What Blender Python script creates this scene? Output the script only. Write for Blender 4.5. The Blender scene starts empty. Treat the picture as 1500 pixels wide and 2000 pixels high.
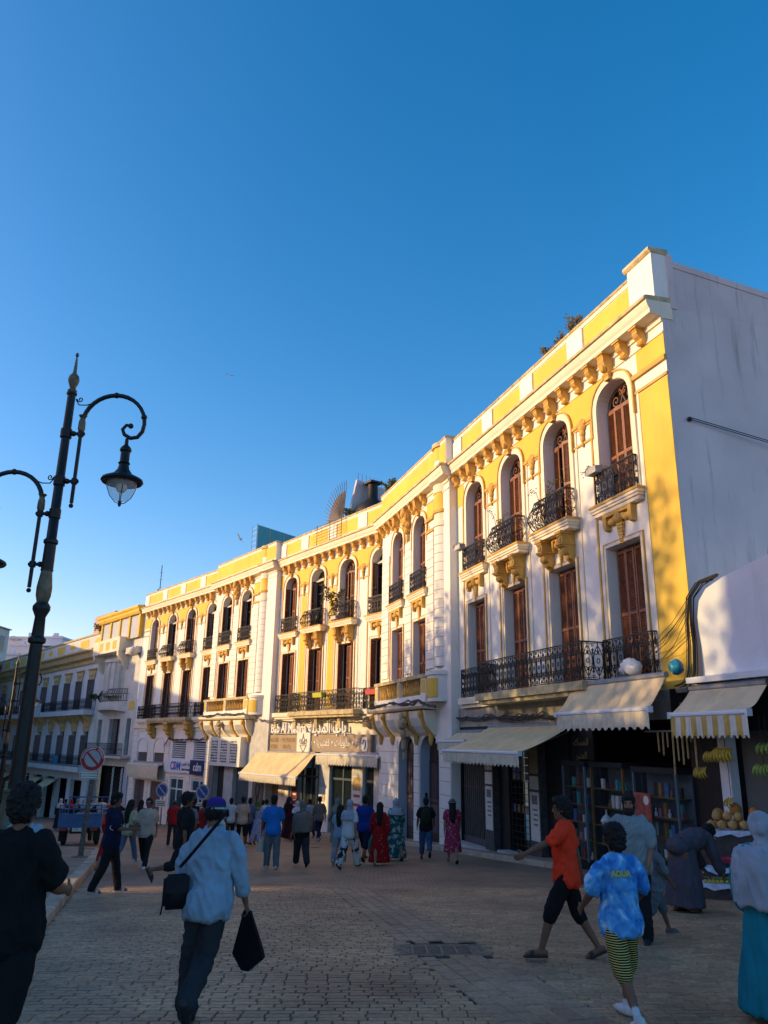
import bpy, bmesh, math, random
from mathutils import Vector, Matrix, noise

SC = bpy.context.scene
COL = SC.collection
rnd = random.Random(7)

# ------------------------------------------------------------ camera
CAMH = 1.6
F = 1520.0
PITCH = math.atan(453 / F)
ROLL = math.atan(80 / 5100)
_fw = Vector((0, math.cos(PITCH), math.sin(PITCH)))
_u0 = Vector((0, -math.sin(PITCH), math.cos(PITCH)))
_r0 = Vector((1, 0, 0))
_right = _r0 * math.cos(ROLL) + _u0 * math.sin(ROLL)
_up = _u0 * math.cos(ROLL) - _r0 * math.sin(ROLL)
cam = bpy.data.cameras.new('camera')
cam.sensor_fit = 'VERTICAL'; cam.sensor_height = 36; cam.lens = 36 * F / 2000
cam.clip_start = 0.05; cam.clip_end = 6000
camo = bpy.data.objects.new('camera', cam); COL.objects.link(camo)
camo.matrix_world = Matrix(((_right.x, _up.x, -_fw.x, 0), (_right.y, _up.y, -_fw.y, 0), (_right.z, _up.z, -_fw.z, CAMH), (0, 0, 0, 1)))
SC.camera = camo

# ------------------------------------------------------------ sky, sun, exposure
SUN_EL = math.radians(15.0)
SUN_AZ = math.radians(-90.5)          # clockwise from +Y: the low sun stands to the left
w = bpy.data.worlds.new('World'); SC.world = w; w.use_nodes = True
nt = w.node_tree; nt.nodes.clear()
sky = nt.nodes.new('ShaderNodeTexSky'); sky.sky_type = 'NISHITA'; sky.sun_disc = False
sky.sun_elevation = SUN_EL; sky.sun_rotation = SUN_AZ
sky.altitude = 0; sky.air_density = 1.0; sky.dust_density = 0.9; sky.ozone_density = 4.8
hsv = nt.nodes.new('ShaderNodeHueSaturation'); hsv.inputs['Saturation'].default_value = 1.232; hsv.inputs['Hue'].default_value = 0.503
bg = nt.nodes.new('ShaderNodeBackground'); bg.inputs['Strength'].default_value = 0.15
wo = nt.nodes.new('ShaderNodeOutputWorld')
wb = nt.nodes.new('ShaderNodeMix'); wb.data_type = 'RGBA'; wb.blend_type = 'MULTIPLY'; wb.inputs['Factor'].default_value = 1.0; wb.inputs['B'].default_value = (2.12, 1.20, 0.96, 1)   # white balance of the picture
nt.links.new(sky.outputs[0], hsv.inputs['Color']); nt.links.new(hsv.outputs[0], wb.inputs['A']); nt.links.new(wb.outputs['Result'], bg.inputs[0]); nt.links.new(bg.outputs[0], wo.inputs[0])
sun = bpy.data.lights.new('sun', 'SUN'); sun.energy = 2.42; sun.angle = math.radians(0.6); sun.color = (1.0, 0.71, 0.31)
suno = bpy.data.objects.new('sun', sun); COL.objects.link(suno)
_ts = Vector((math.sin(SUN_AZ) * math.cos(SUN_EL), math.cos(SUN_AZ) * math.cos(SUN_EL), math.sin(SUN_EL)))
suno.rotation_euler = (-_ts).to_track_quat('-Z', 'Y').to_euler(); suno.location = (-30, 10, 30)
SC.view_settings.view_transform = 'Standard'; SC.view_settings.look = 'None'
SC.view_settings.exposure = 0.92; SC.view_settings.gamma = 1.0; SC.view_settings.use_curve_mapping = False
SC.cycles.max_bounces = 6; SC.cycles.diffuse_bounces = 3; SC.cycles.glossy_bounces = 3; SC.cycles.transmission_bounces = 5
SC.cycles.transparent_max_bounces = 6; SC.cycles.caustics_reflective = False; SC.cycles.caustics_refractive = False
SC.cycles.use_denoising = True

# ------------------------------------------------------------ helpers
GN = (-0.0147407, 0.06521427)
def gz(x, y):
    if y > 130: y = 130 + (y - 130) * 0.0
    return -(GN[0] * x + GN[1] * y)

WM = {}
class MB:
    """collects geometry for one mesh"""
    def __init__(s): s.v = []; s.f = []; s.m = []; s.x = None; s.cur = 0
    def add(s, vs, fs):
        b = len(s.v)
        if s.x is not None: vs = [s.x @ Vector(p) for p in vs]
        s.v.extend([tuple(p) for p in vs])
        for f in fs: s.f.append([i + b for i in f]); s.m.append(s.cur)
        return s
    def box(s, x0, x1, y0, y1, z0, z1):
        if x0 > x1: x0, x1 = x1, x0
        if y0 > y1: y0, y1 = y1, y0
        if z0 > z1: z0, z1 = z1, z0
        return s.add([(x0,y0,z0),(x1,y0,z0),(x1,y1,z0),(x0,y1,z0),(x0,y0,z1),(x1,y0,z1),(x1,y1,z1),(x0,y1,z1)],
              [(0,3,2,1),(4,5,6,7),(0,1,5,4),(1,2,6,5),(2,3,7,6),(3,0,4,7)])
    def quad(s, a, b, c, d): return s.add([a,b,c,d], [(0,1,2,3)])
    def poly(s, pts): return s.add(pts, [tuple(range(len(pts)))])
    def extrude(s, prof, x0, x1, axis='x'):
        """closed profile [(p,q)] swept along axis; x: (y,z), y: (x,z), z: (x,y)"""
        n = len(prof)
        def P(t, p):
            if axis == 'x': return (t, p[0], p[1])
            if axis == 'y': return (p[0], t, p[1])
            return (p[0], p[1], t)
        vs = [P(x0, p) for p in prof] + [P(x1, p) for p in prof]
        fs = [(i, (i+1) % n, n + (i+1) % n, n + i) for i in range(n)]
        fs += [tuple(range(n-1, -1, -1)), tuple(range(n, 2*n))]
        return s.add(vs, fs)
    def tube(s, pts, r, n=6, closed=False, flat=None):
        pts = [Vector(p) for p in pts]; N = len(pts)
        if not isinstance(r, (list, tuple)): r = [r] * N
        vs = []; up = None
        for i, p in enumerate(pts):
            if closed: t = pts[(i+1) % N] - pts[i-1]
            else: t = pts[min(i+1, N-1)] - pts[max(i-1, 0)]
            if t.length < 1e-9: t = Vector((0, 0, 1))
            t.normalize()
            if up is None: up = Vector((0, 0, 1)) if abs(t.z) < 0.9 else Vector((1, 0, 0))
            a = up - t * up.dot(t)
            if a.length < 1e-6: a = t.orthogonal()
            a.normalize(); b = t.cross(a); up = a
            for k in range(n):
                q = 2 * math.pi * (k + .5) / n
                vs.append(p + a * (math.cos(q) * r[i]) + b * (math.sin(q) * r[i]))
        fs = []
        M = N if closed else N - 1
        for i in range(M):
            j = (i + 1) % N
            for k in range(n):
                l = (k + 1) % n
                fs.append((i*n+k, i*n+l, j*n+l, j*n+k))
        if not closed: fs += [tuple(range(n-1, -1, -1)), tuple((N-1)*n + k for k in range(n))]
        return s.add(vs, fs)
    def lathe(s, prof, n=12, c=(0, 0, 0), a0=0, a1=2*math.pi):
        full = abs(a1 - a0 - 2*math.pi) < 1e-6
        m = n if full else n + 1
        vs = []
        for r, z in prof:
            for k in range(m):
                q = a0 + (a1 - a0) * k / n
                vs.append((c[0] + r*math.cos(q), c[1] + r*math.sin(q), c[2] + z))
        fs = []
        for i in range(len(prof)-1):
            for k in range(n):
                l = (k+1) % m
                fs.append((i*m+k, i*m+l, (i+1)*m+l, (i+1)*m+k))
        if full:
            if prof[0][0] > 1e-4: fs.append(tuple(range(m-1, -1, -1)))
            if prof[-1][0] > 1e-4: fs.append(tuple((len(prof)-1)*m + k for k in range(m)))
        return s.add(vs, fs)
    def loft(s, secs, n=14):
        """closed loft of ellipses: (centre, u, v) with u, v half-axis vectors"""
        vs = []; S = len(secs)
        for c, u, v in secs:
            c = Vector(c); u = Vector(u); v = Vector(v)
            for k in range(n):
                q = 2*math.pi*k/n
                vs.append(c + u*math.cos(q) + v*math.sin(q))
        fs = []
        for i in range(S-1):
            for k in range(n):
                l = (k+1) % n
                fs.append((i*n+k, i*n+l, (i+1)*n+l, (i+1)*n+k))
        fs += [tuple(range(n-1, -1, -1)), tuple((S-1)*n+k for k in range(n))]
        return s.add(vs, fs)
    def ball(s, c, rx, ry=None, rz=None, n=12, m=8, rot=None):
        ry = rx if ry is None else ry; rz = rx if rz is None else rz
        c = Vector(c); vs = []
        for i in range(m+1):
            th = math.pi * i / m
            for k in range(n):
                q = 2*math.pi*k/n
                p = Vector((rx*math.sin(th)*math.cos(q), ry*math.sin(th)*math.sin(q), rz*math.cos(th)))
                if rot is not None: p = rot @ p
                vs.append(c + p)
        fs = []
        for i in range(m):
            for k in range(n):
                l = (k+1) % n
                if i == 0: fs.append((0*n+k, (i+1)*n+k, (i+1)*n+l))
                elif i == m-1: fs.append((i*n+k, (i+1)*n+k, i*n+l))
                else: fs.append((i*n+k, (i+1)*n+k, (i+1)*n+l, i*n+l))
        return s.add(vs, fs)
    def mesh(s, name, smooth=False, fix=True):
        me = bpy.data.meshes.new(name)
        me.from_pydata(s.v, [], s.f)
        if any(s.m): me.polygons.foreach_set('material_index', s.m)
        if fix:
            bm = bmesh.new(); bm.from_mesh(me)
            bmesh.ops.remove_doubles(bm, verts=bm.verts, dist=1e-5)
            bmesh.ops.recalc_face_normals(bm, faces=bm.faces)
            bm.to_mesh(me); bm.free()
        if smooth:
            me.shade_smooth()
            try: me.set_sharp_from_angle(angle=math.radians(40))
            except Exception: pass
        me.update()
        return me

def link(o, W, parent=None):
    COL.objects.link(o)
    W = Matrix(W)
    if parent is not None:
        o.parent = parent; o.matrix_parent_inverse = WM[parent].inverted()
    o.matrix_basis = W
    WM[o] = W
    return o
def mkobj(name, mesh, mats, W=None, parent=None):
    """mesh: MB or Mesh; mats: one material or a list"""
    if isinstance(mesh, MB): mesh = mesh.mesh(name)
    if W is None: W = WM[parent] if parent is not None else Matrix()
    o = bpy.data.objects.new(name, mesh)
    if mats is not None and not mesh.materials:
        for m in (mats if isinstance(mats, (list, tuple)) else [mats]): mesh.materials.append(m)
    return link(o, W, parent)
def tag(o, label, cat, group=None):
    o['label'] = label; o['category'] = cat
    if group: o['group'] = group
    return o
def thing(name, label, cat, W, group=None):
    o = bpy.data.objects.new(name, None); o.empty_display_size = 0.2
    link(o, W); return tag(o, label, cat, group)
def struct(o): o['kind'] = 'structure'; return o
def stuff(o): o['kind'] = 'stuff'; return o
def T(x, y, z): return Matrix.Translation((x, y, z))
def RZ(a): return Matrix.Rotation(a, 4, 'Z')
def copy_tree(root, W, label=None):
    W = Matrix(W); W0i = WM[root].inverted()
    def rec(o, par):
        c = o.copy(); COL.objects.link(c)
        Wn = W @ W0i @ WM[o]
        c.parent = par
        if par is not None: c.matrix_parent_inverse = WM[par].inverted()
        c.matrix_basis = Wn; WM[c] = Wn
        for ch in list(o.children): rec(ch, c)
        return c
    r = rec(root, None)
    if label: r['label'] = label
    return r

BAKE = []     # objects whose modifiers / text curves are turned into plain meshes at the end
def bake_all():
    dg = bpy.context.evaluated_depsgraph_get(); dg.update()
    out = []
    for o, post in BAKE:
        me = bpy.data.meshes.new_from_object(o.evaluated_get(dg), preserve_all_data_layers=False, depsgraph=dg)
        out.append((o, me, post))
    for o, me, post in out:
        if o.type == 'FONT':
            n = bpy.data.objects.new('lettering', me)
            par = o.parent; W = WM[o]; nm = o.name
            keys = {k: o[k] for k in o.keys() if k in ('label', 'category', 'group', 'kind')}
            bpy.data.objects.remove(o); n.name = nm
            link(n, W, par)
            for k, v in keys.items(): n[k] = v
        else:
            o.modifiers.clear(); o.data = me
            if post: post(me)

# ------------------------------------------------------------ materials
MATS = {}
def pmat(name, col, rough=0.75, var=0.12, vs=1.5, bump=0.15, bs=40.0, stain=0.0, metal=0.0, spec=0.4, stain_col=(0.12, 0.1, 0.08)):
    if name in MATS: return MATS[name]
    m = bpy.data.materials.new(name); m.use_nodes = True
    n = m.node_tree.nodes; l = m.node_tree.links
    b = n['Principled BSDF']
    b.inputs['Roughness'].default_value = rough; b.inputs['Metallic'].default_value = metal
    b.inputs['Specular IOR Level'].default_value = spec
    tc = n.new('ShaderNodeTexCoord')
    src = None
    if var > 0:
        nz = n.new('ShaderNodeTexNoise'); nz.inputs['Scale'].default_value = vs; nz.inputs['Detail'].default_value = 5
        l.new(tc.outputs['Object'], nz.inputs['Vector'])
        mx = n.new('ShaderNodeMix'); mx.data_type = 'RGBA'
        mx.inputs['A'].default_value = tuple(max(0, c * (1 - var)) for c in col) + (1,)
        mx.inputs['B'].default_value = tuple(min(1, c * (1 + var)) for c in col) + (1,)
        rp = n.new('ShaderNodeMapRange'); rp.inputs['From Min'].default_value = 0.3; rp.inputs['From Max'].default_value = 0.7
        l.new(nz.outputs['Fac'], rp.inputs['Value']); l.new(rp.outputs[0], mx.inputs['Factor'])
        src = mx.outputs['Result']
    if stain > 0:
        mp = n.new('ShaderNodeMapping'); mp.inputs['Scale'].default_value = (2.2, 2.2, 0.18)
        l.new(tc.outputs['Object'], mp.inputs['Vector'])
        n2 = n.new('ShaderNodeTexNoise'); n2.inputs['Scale'].default_value = 1.6; n2.inputs['Detail'].default_value = 8; n2.inputs['Roughness'].default_value = 0.65
        l.new(mp.outputs[0], n2.inputs['Vector'])
        r2 = n.new('ShaderNodeMapRange'); r2.inputs['From Min'].default_value = 0.56; r2.inputs['From Max'].default_value = 0.78; r2.inputs['To Max'].default_value = stain
        l.new(n2.outputs['Fac'], r2.inputs['Value'])
        m2 = n.new('ShaderNodeMix'); m2.data_type = 'RGBA'; m2.inputs['B'].default_value = stain_col + (1,)
        if src: l.new(src, m2.inputs['A'])
        else: m2.inputs['A'].default_value = tuple(col) + (1,)
        l.new(r2.outputs[0], m2.inputs['Factor']); src = m2.outputs['Result']
    if src: l.new(src, b.inputs['Base Color'])
    else: b.inputs['Base Color'].default_value = tuple(col) + (1,)
    if bump > 0:
        n3 = n.new('ShaderNodeTexNoise'); n3.inputs['Scale'].default_value = bs; n3.inputs['Detail'].default_value = 4
        l.new(tc.outputs['Object'], n3.inputs['Vector'])
        bp = n.new('ShaderNodeBump'); bp.inputs['Strength'].default_value = bump; bp.inputs['Distance'].default_value = 0.02
        l.new(n3.outputs['Fac'], bp.inputs['Height']); l.new(bp.outputs[0], b.inputs['Normal'])
    MATS[name] = m
    return m
def node_mat(name, rough=0.75):
    m = bpy.data.materials.new(name); m.use_nodes = True
    b = m.node_tree.nodes['Principled BSDF']; b.inputs['Roughness'].default_value = rough
    return m, m.node_tree.nodes, m.node_tree.links, b
def glass_mat(name, col=(0.02, 0.03, 0.035), alpha=0.35, rough=0.05):
    if name in MATS: return MATS[name]
    m, n, l, b = node_mat(name, rough)
    b.inputs['Base Color'].default_value = tuple(col) + (1,)
    b.inputs['Alpha'].default_value = alpha; b.inputs['Specular IOR Level'].default_value = 0.5
    MATS[name] = m; return m

M_white = pmat('white_plaster', (0.80, 0.765, 0.71), 0.8, 0.06, 0.7, 0.15, 22, stain=0.5, stain_col=(0.36, 0.34, 0.29))
M_cream = pmat('cream_trim', (0.80, 0.70, 0.54), 0.75, 0.07, 1.2, 0.12, 30, stain=0.35, stain_col=(0.35, 0.3, 0.22))
M_yellow = pmat('yellow_paint', (0.74, 0.475, 0.065), 0.75, 0.10, 0.9, 0.15, 22, stain=0.4, stain_col=(0.42, 0.33, 0.15))
M_ochre = pmat('ochre_ornament', (0.60, 0.35, 0.08), 0.75, 0.18, 3.0, 0.25, 30, stain=0.3, stain_col=(0.22, 0.14, 0.06))
M_cope = pmat('weathered_coping', (0.52, 0.42, 0.24), 0.85, 0.3, 4.0, 0.35, 30, stain=0.6)
M_gable = pmat('gable_plaster', (0.62, 0.535, 0.52), 0.85, 0.13, 0.6, 0.2, 8, stain=0.95, stain_col=(0.25, 0.23, 0.22))
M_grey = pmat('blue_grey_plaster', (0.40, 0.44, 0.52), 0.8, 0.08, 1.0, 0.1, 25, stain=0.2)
M_brown = pmat('brown_shutter_wood', (0.24, 0.092, 0.046), 0.55, 0.25, 6.0, 0.12, 60)
M_dkbrown = pmat('dark_brown_wood', (0.05, 0.028, 0.02), 0.6, 0.2, 5.0, 0.1, 50)
M_iron = pmat('black_wrought_iron', (0.018, 0.017, 0.017), 0.5, 0.3, 8.0, 0.1, 80, metal=0.3)
M_dark = pmat('dark_interior', (0.009, 0.008, 0.008), 0.9, 0.2, 1.0, 0.0)  # near-black colour stands in for the shade inside rooms and shops
M_black = pmat('black_paint', (0.012, 0.012, 0.013), 0.6, 0.1, 3, 0.05)
M_glass = glass_mat('dark_window_glass', (0.015, 0.02, 0.025), 1.0, 0.08)
M_cable = pmat('black_cable', (0.015, 0.014, 0.014), 0.6, 0.1, 5, 0.0)
M_metal = pmat('grey_metal', (0.32, 0.33, 0.35), 0.45, 0.15, 5, 0.05, metal=0.6)
M_alu = pmat('white_aluminium', (0.72, 0.74, 0.78), 0.4, 0.04, 5, 0.0)
M_canvas = pmat('beige_awning_canvas', (0.78, 0.57, 0.30), 0.85, 0.14, 2.0, 0.2, 90, stain=0.35, stain_col=(0.3, 0.26, 0.2))
M_canvasg = pmat('faded_awning_canvas', (0.72, 0.55, 0.33), 0.85, 0.15, 2.0, 0.25, 90, stain=0.55, stain_col=(0.22, 0.21, 0.18))
M_val = pmat('pale_valance_canvas', (0.66, 0.58, 0.44), 0.85, 0.12, 6.0, 0.3, 50, stain=0.3)
M_concrete = pmat('stained_concrete', (0.36, 0.33, 0.28), 0.9, 0.25, 2.5, 0.4, 25, stain=0.7)

# text ---------------------------------------------------------------
_AR = {'ا': (0xFE8D, 2), 'ب': (0xFE8F, 4), 'ة': (0xFE93, 2), 'ت': (0xFE95, 4), 'ح': (0xFEA1, 4), 'خ': (0xFEA5, 4), 'د': (0xFEA9, 2), 'ر': (0xFEAD, 2),
       'ز': (0xFEAF, 2), 'س': (0xFEB1, 4), 'ص': (0xFEB9, 4), 'ع': (0xFEC9, 4), 'غ': (0xFECD, 4), 'ف': (0xFED1, 4), 'ك': (0xFED9, 4), 'ل': (0xFEDD, 4),
       'م': (0xFEE1, 4), 'ن': (0xFEE5, 4), 'و': (0xFEED, 2), 'ي': (0xFEF1, 4)}
def arabic(s):
    out = ''
    for i, ch in enumerate(s):
        if ch not in _AR: out += ch; continue
        base, k = _AR[ch]
        pj = i > 0 and s[i-1] in _AR and _AR[s[i-1]][1] == 4
        nj = k == 4 and i + 1 < len(s) and s[i+1] in _AR
        if k == 2: out += chr(base + (1 if pj else 0))
        else: out += chr(base + (3 if (pj and nj) else 2 if nj else 1 if pj else 0))
    return out[::-1]
def text(name, body, size, mat, W, parent=None, extr=0.004, align='CENTER', bold=0.0):
    c = bpy.data.curves.new(name, 'FONT'); c.body = body; c.size = size; c.extrude = extr; c.align_x = align; c.align_y = 'CENTER'
    c.resolution_u = 3; c.offset = bold
    c.materials.append(mat)
    o = bpy.data.objects.new(name, c); link(o, W, parent); BAKE.append((o, None))
    return o
# ------------------------------------------------------------ facade frames: x along the wall (away), y out to the street, z up
def frame(px, py, az): return T(px, py, 0) @ RZ(math.radians(90 - az))
FR = frame(6.726, 16.856, -17.4)
FL = frame(0.264, 37.475, -34.8)
FK = frame(-11.378, 54.227, -37.5)
def TXF(a, o, z): return T(a, o, z) @ Matrix(((-1, 0, 0, 0), (0, 0, 1, 0), (0, 1, 0, 0), (0, 0, 0, 1)))
def gzf(Fm, a, o=0):
    p = Fm @ Vector((a, o, 0)); return gz(p.x, p.y)

# ------------------------------------------------------------ ground
_gn = Vector((GN[0], GN[1], 1)).normalized()
_gx = Vector((1, 0, -GN[0])).normalized(); _gy = _gn.cross(_gx)
GROT = Matrix((( _gx.x, _gy.x, _gn.x, 0), (_gx.y, _gy.y, _gn.y, 0), (_gx.z, _gy.z, _gn.z, 0), (0, 0, 0, 1)))
def on_ground(x, y, dz=0, rz=0): return T(x, y, gz(x, y) + dz) @ GROT @ RZ(rz)

def brick_field_mat():
    m, n, l, b = node_mat('brick_paving', 0.62)
    tc = n.new('ShaderNodeTexCoord')
    br = n.new('ShaderNodeTexBrick'); br.inputs['Scale'].default_value = 1.0
    br.inputs['Brick Width'].default_value = 0.20; br.inputs['Row Height'].default_value = 0.102; br.inputs['Mortar Size'].default_value = 0.006
    br.inputs['Color1'].default_value = (0.37, 0.222, 0.13, 1); br.inputs['Color2'].default_value = (0.25, 0.152, 0.09, 1); br.inputs['Mortar'].default_value = (0.045, 0.038, 0.034, 1)
    l.new(tc.outputs['Object'], br.inputs['Vector'])
    nz = n.new('ShaderNodeTexNoise'); nz.inputs['Scale'].default_value = 0.8; nz.inputs['Detail'].default_value = 6; l.new(tc.outputs['Object'], nz.inputs['Vector'])
    mr = n.new('ShaderNodeMapRange'); mr.inputs['From Min'].default_value = 0.3; mr.inputs['From Max'].default_value = 0.7; mr.inputs['To Min'].default_value = 0.72; mr.inputs['To Max'].default_value = 1.25
    l.new(nz.outputs['Fac'], mr.inputs['Value'])
    mx = n.new('ShaderNodeMix'); mx.data_type = 'RGBA'; mx.blend_type = 'MULTIPLY'; mx.inputs['Factor'].default_value = 1
    l.new(br.outputs['Color'], mx.inputs['A']); l.new(mr.outputs[0], mx.inputs['B']); l.new(mx.outputs['Result'], b.inputs['Base Color'])
    n2 = n.new('ShaderNodeTexNoise'); n2.inputs['Scale'].default_value = 14; n2.inputs['Detail'].default_value = 5; l.new(tc.outputs['Object'], n2.inputs['Vector'])
    ad = n.new('ShaderNodeMath'); ad.operation = 'MULTIPLY_ADD'; ad.inputs[1].default_value = -1.0
    l.new(br.outputs['Fac'], ad.inputs[0]); l.new(n2.outputs['Fac'], ad.inputs[2])
    bp = n.new('ShaderNodeBump'); bp.inputs['Strength'].default_value = 0.7; bp.inputs['Distance'].default_value = 0.02
    l.new(ad.outputs[0], bp.inputs['Height']); l.new(bp.outputs[0], b.inputs['Normal'])
    return m
def paver_mat(name, c1, c2, rough=0.55):
    m, n, l, b = node_mat(name, rough)
    oi = n.new('ShaderNodeObjectInfo'); ge = n.new('ShaderNodeNewGeometry')
    ad = n.new('ShaderNodeMath'); ad.operation = 'ADD'; l.new(oi.outputs['Random'], ad.inputs[0]); l.new(ge.outputs['Random Per Island'], ad.inputs[1])
    fr = n.new('ShaderNodeMath'); fr.operation = 'FRACT'; l.new(ad.outputs[0], fr.inputs[0])
    nz = n.new('ShaderNodeTexNoise'); nz.inputs['Scale'].default_value = 0.7; nz.inputs['Detail'].default_value = 6
    l.new(ge.outputs['Position'], nz.inputs['Vector'])
    n2 = n.new('ShaderNodeTexNoise'); n2.inputs['Scale'].default_value = 22; n2.inputs['Detail'].default_value = 6; l.new(ge.outputs['Position'], n2.inputs['Vector'])
    mx = n.new('ShaderNodeMix'); mx.data_type = 'RGBA'; mx.inputs['A'].default_value = c1 + (1,); mx.inputs['B'].default_value = c2 + (1,); l.new(fr.outputs[0], mx.inputs['Factor'])
    ml = n.new('ShaderNodeMath'); ml.operation = 'MULTIPLY'; l.new(nz.outputs['Fac'], ml.inputs[0]); l.new(n2.outputs['Fac'], ml.inputs[1])
    mr = n.new('ShaderNodeMapRange'); mr.inputs['From Min'].default_value = 0.12; mr.inputs['From Max'].default_value = 0.4; mr.inputs['To Min'].default_value = 0.48; mr.inputs['To Max'].default_value = 1.45
    l.new(ml.outputs[0], mr.inputs['Value'])
    m2 = n.new('ShaderNodeMix'); m2.data_type = 'RGBA'; m2.blend_type = 'MULTIPLY'; m2.inputs['Factor'].default_value = 1
    l.new(mx.outputs['Result'], m2.inputs['A']); l.new(mr.outputs[0], m2.inputs['B']); l.new(m2.outputs['Result'], b.inputs['Base Color'])
    rr = n.new('ShaderNodeMapRange'); rr.inputs['To Min'].default_value = rough - 0.12; rr.inputs['To Max'].default_value = rough + 0.15; l.new(n2.outputs['Fac'], rr.inputs['Value']); l.new(rr.outputs[0], b.inputs['Roughness'])
    bp = n.new('ShaderNodeBump'); bp.inputs['Strength'].default_value = 0.45; bp.inputs['Distance'].default_value = 0.012
    l.new(n2.outputs['Fac'], bp.inputs['Height']); l.new(bp.outputs[0], b.inputs['Normal'])
    return m
M_brickfield = brick_field_mat()
M_paver = paver_mat('paving_brick', (0.50, 0.275, 0.14), (0.34, 0.186, 0.098))
M_slab = paver_mat('drain_slab', (0.35, 0.215, 0.13), (0.25, 0.155, 0.094))
M_grout = pmat('dark_grout', (0.07, 0.055, 0.043), 0.9, 0.3, 6, 0.2, 60)
M_walk = pmat('sidewalk_concrete', (0.32, 0.225, 0.155), 0.85, 0.25, 1.2, 0.3, 25, stain=0.2)
M_kerb = pmat('pale_kerb_stone', (0.50, 0.38, 0.27), 0.8, 0.25, 3, 0.35, 30)

g = MB()
xs = [-400, -120, -60, -30, -12, 0, 12, 30, 60, 120, 400]; ys = [-80, -20, 0, 5, 10, 16.5, 24, 40, 70, 100, 130, 250, 900, 3000]
for j in range(len(ys)-1):
    for i in range(len(xs)-1):
        g.quad(*[(x, y, gz(x, y)) for x, y in ((xs[i], ys[j]), (xs[i+1], ys[j]), (xs[i+1], ys[j+1]), (xs[i], ys[j+1]))])
street = struct(mkobj('street', g.mesh('street'), M_brickfield, Matrix()))
# bed of dark grout under the near bricks
def kerb_x(y): return -4.7 - (y - 12.4) * 0.281
BY0, BY1 = 4.6, 16.4
g = MB(); 
for j in range(12):
    y0 = BY0 + (BY1-BY0)*j/12; y1 = BY0 + (BY1-BY0)*(j+1)/12
    g.quad((kerb_x(y0), y0, gz(kerb_x(y0), y0)+.004), (9, y0, gz(9, y0)+.004), (9, y1, gz(9, y1)+.004), (kerb_x(y1), y1, gz(kerb_x(y1), y1)+.004))
bed = mkobj('grout_bed', g, M_grout, Matrix(), street)
STRIP_A = math.radians(-11); STC = (0.86, 9.4)
def strip_d(x, y): return (x - STC[0]) * math.cos(STRIP_A) - (y - STC[1]) * math.sin(STRIP_A)
def paver_geo(mb, L, D, H=0.016, b=0.007):
    x, y = L/2, D/2
    vs = [(-x,-y,0),(x,-y,0),(x,y,0),(-x,y,0),(-x,-y,H-b),(x,-y,H-b),(x,y,H-b),(-x,y,H-b),(-x+b,-y+b,H),(x-b,-y+b,H),(x-b,y-b,H),(-x+b,y-b,H)]
    fs = [(0,1,5,4),(1,2,6,5),(2,3,7,6),(3,0,4,7),(4,5,9,8),(5,6,10,9),(6,7,11,10),(7,4,8,11),(8,9,10,11)]
    return mb.add(vs, fs)
PM = {}
near = []; rest = MB()
ROW = 0.102
GR = (0.72, 9.78)          # drain grate centre
y = BY0; row = 0
while y < BY1:
    x = -9.0 - (row % 2) * 0.10 - rnd.random() * 0.03
    while x < 9:
        Lb = rnd.choice((0.19, 0.20, 0.20, 0.20, 0.21))
        cx = x + Lb/2; x += Lb
        if cx < kerb_x(y) + 0.02 or cx > 0.62*y + 0.8 or cx < -0.60*y - 0.2: continue
        if abs(strip_d(cx, y)) < 0.37: continue
        if abs(cx-GR[0]) < 0.5 and abs(y-GR[1]) < 0.31: continue
        near.append((cx, y, Lb, 0))
    y += ROW; row += 1
# strip of longer slabs laid lengthwise
for k in range(5):
    yy = BY0 - rnd.random()*0.3
    while yy < BY1 + 3:
        D = rnd.choice((0.22, 0.26, 0.3, 0.34)); cy = yy + D/2; yy += D
        d = -0.34 + 0.17*k
        cx = STC[0] + (d + (cy-STC[1])*math.sin(STRIP_A)) / math.cos(STRIP_A)
        if abs(cx-GR[0]) < 0.55 and abs(cy-GR[1]) < 0.44: continue
        if cy > BY1: continue
        near.append((cx, cy, D, 1))
def paver_W(cx, cy, kind):
    r = (random.Random(int(cx*997+cy*131)))
    W = on_ground(cx, cy, (0.013 if kind else 0.004) + r.uniform(-0.002, 0.003), (-STRIP_A if kind else 0) + r.uniform(-.008, .008))
    return W @ Matrix.Rotation(r.uniform(-.008, .008), 4, 'X') @ Matrix.Rotation(r.uniform(-.007, .007), 4, 'Y')
def paver_mesh(Lb, kind):
    key = (Lb, kind)
    if key not in PM:
        mb = MB(); paver_geo(mb, (Lb - .009) if not kind else 0.162, (ROW - .009) if not kind else Lb - .01)
        me = mb.mesh('paving_brick', fix=False); me.materials.append(M_slab if kind else M_paver); PM[key] = me
    return PM[key]
near.sort(key=lambda t: t[1] + 0.15*abs(t[0]) + (3 if t[1] < 5.35 else 0))
vis = [t for t in near if t[1] > 5.35]; 
single = set(vis[:300])
for t in near:
    W = paver_W(t[0], t[1], t[3])
    if t in single:
        mkobj('paving_brick', paver_mesh(t[2], t[3]), None, W, street)
    else:
        rest.x = W; rest.cur = t[3]
        paver_geo(rest, (t[2]-.009) if not t[3] else 0.162, (ROW-.009) if not t[3] else t[2]-.01)
rest.x = None
ro = stuff(mkobj('paving_field', rest.mesh('paving_field', fix=False), [M_paver, M_slab], Matrix(), street))

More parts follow.
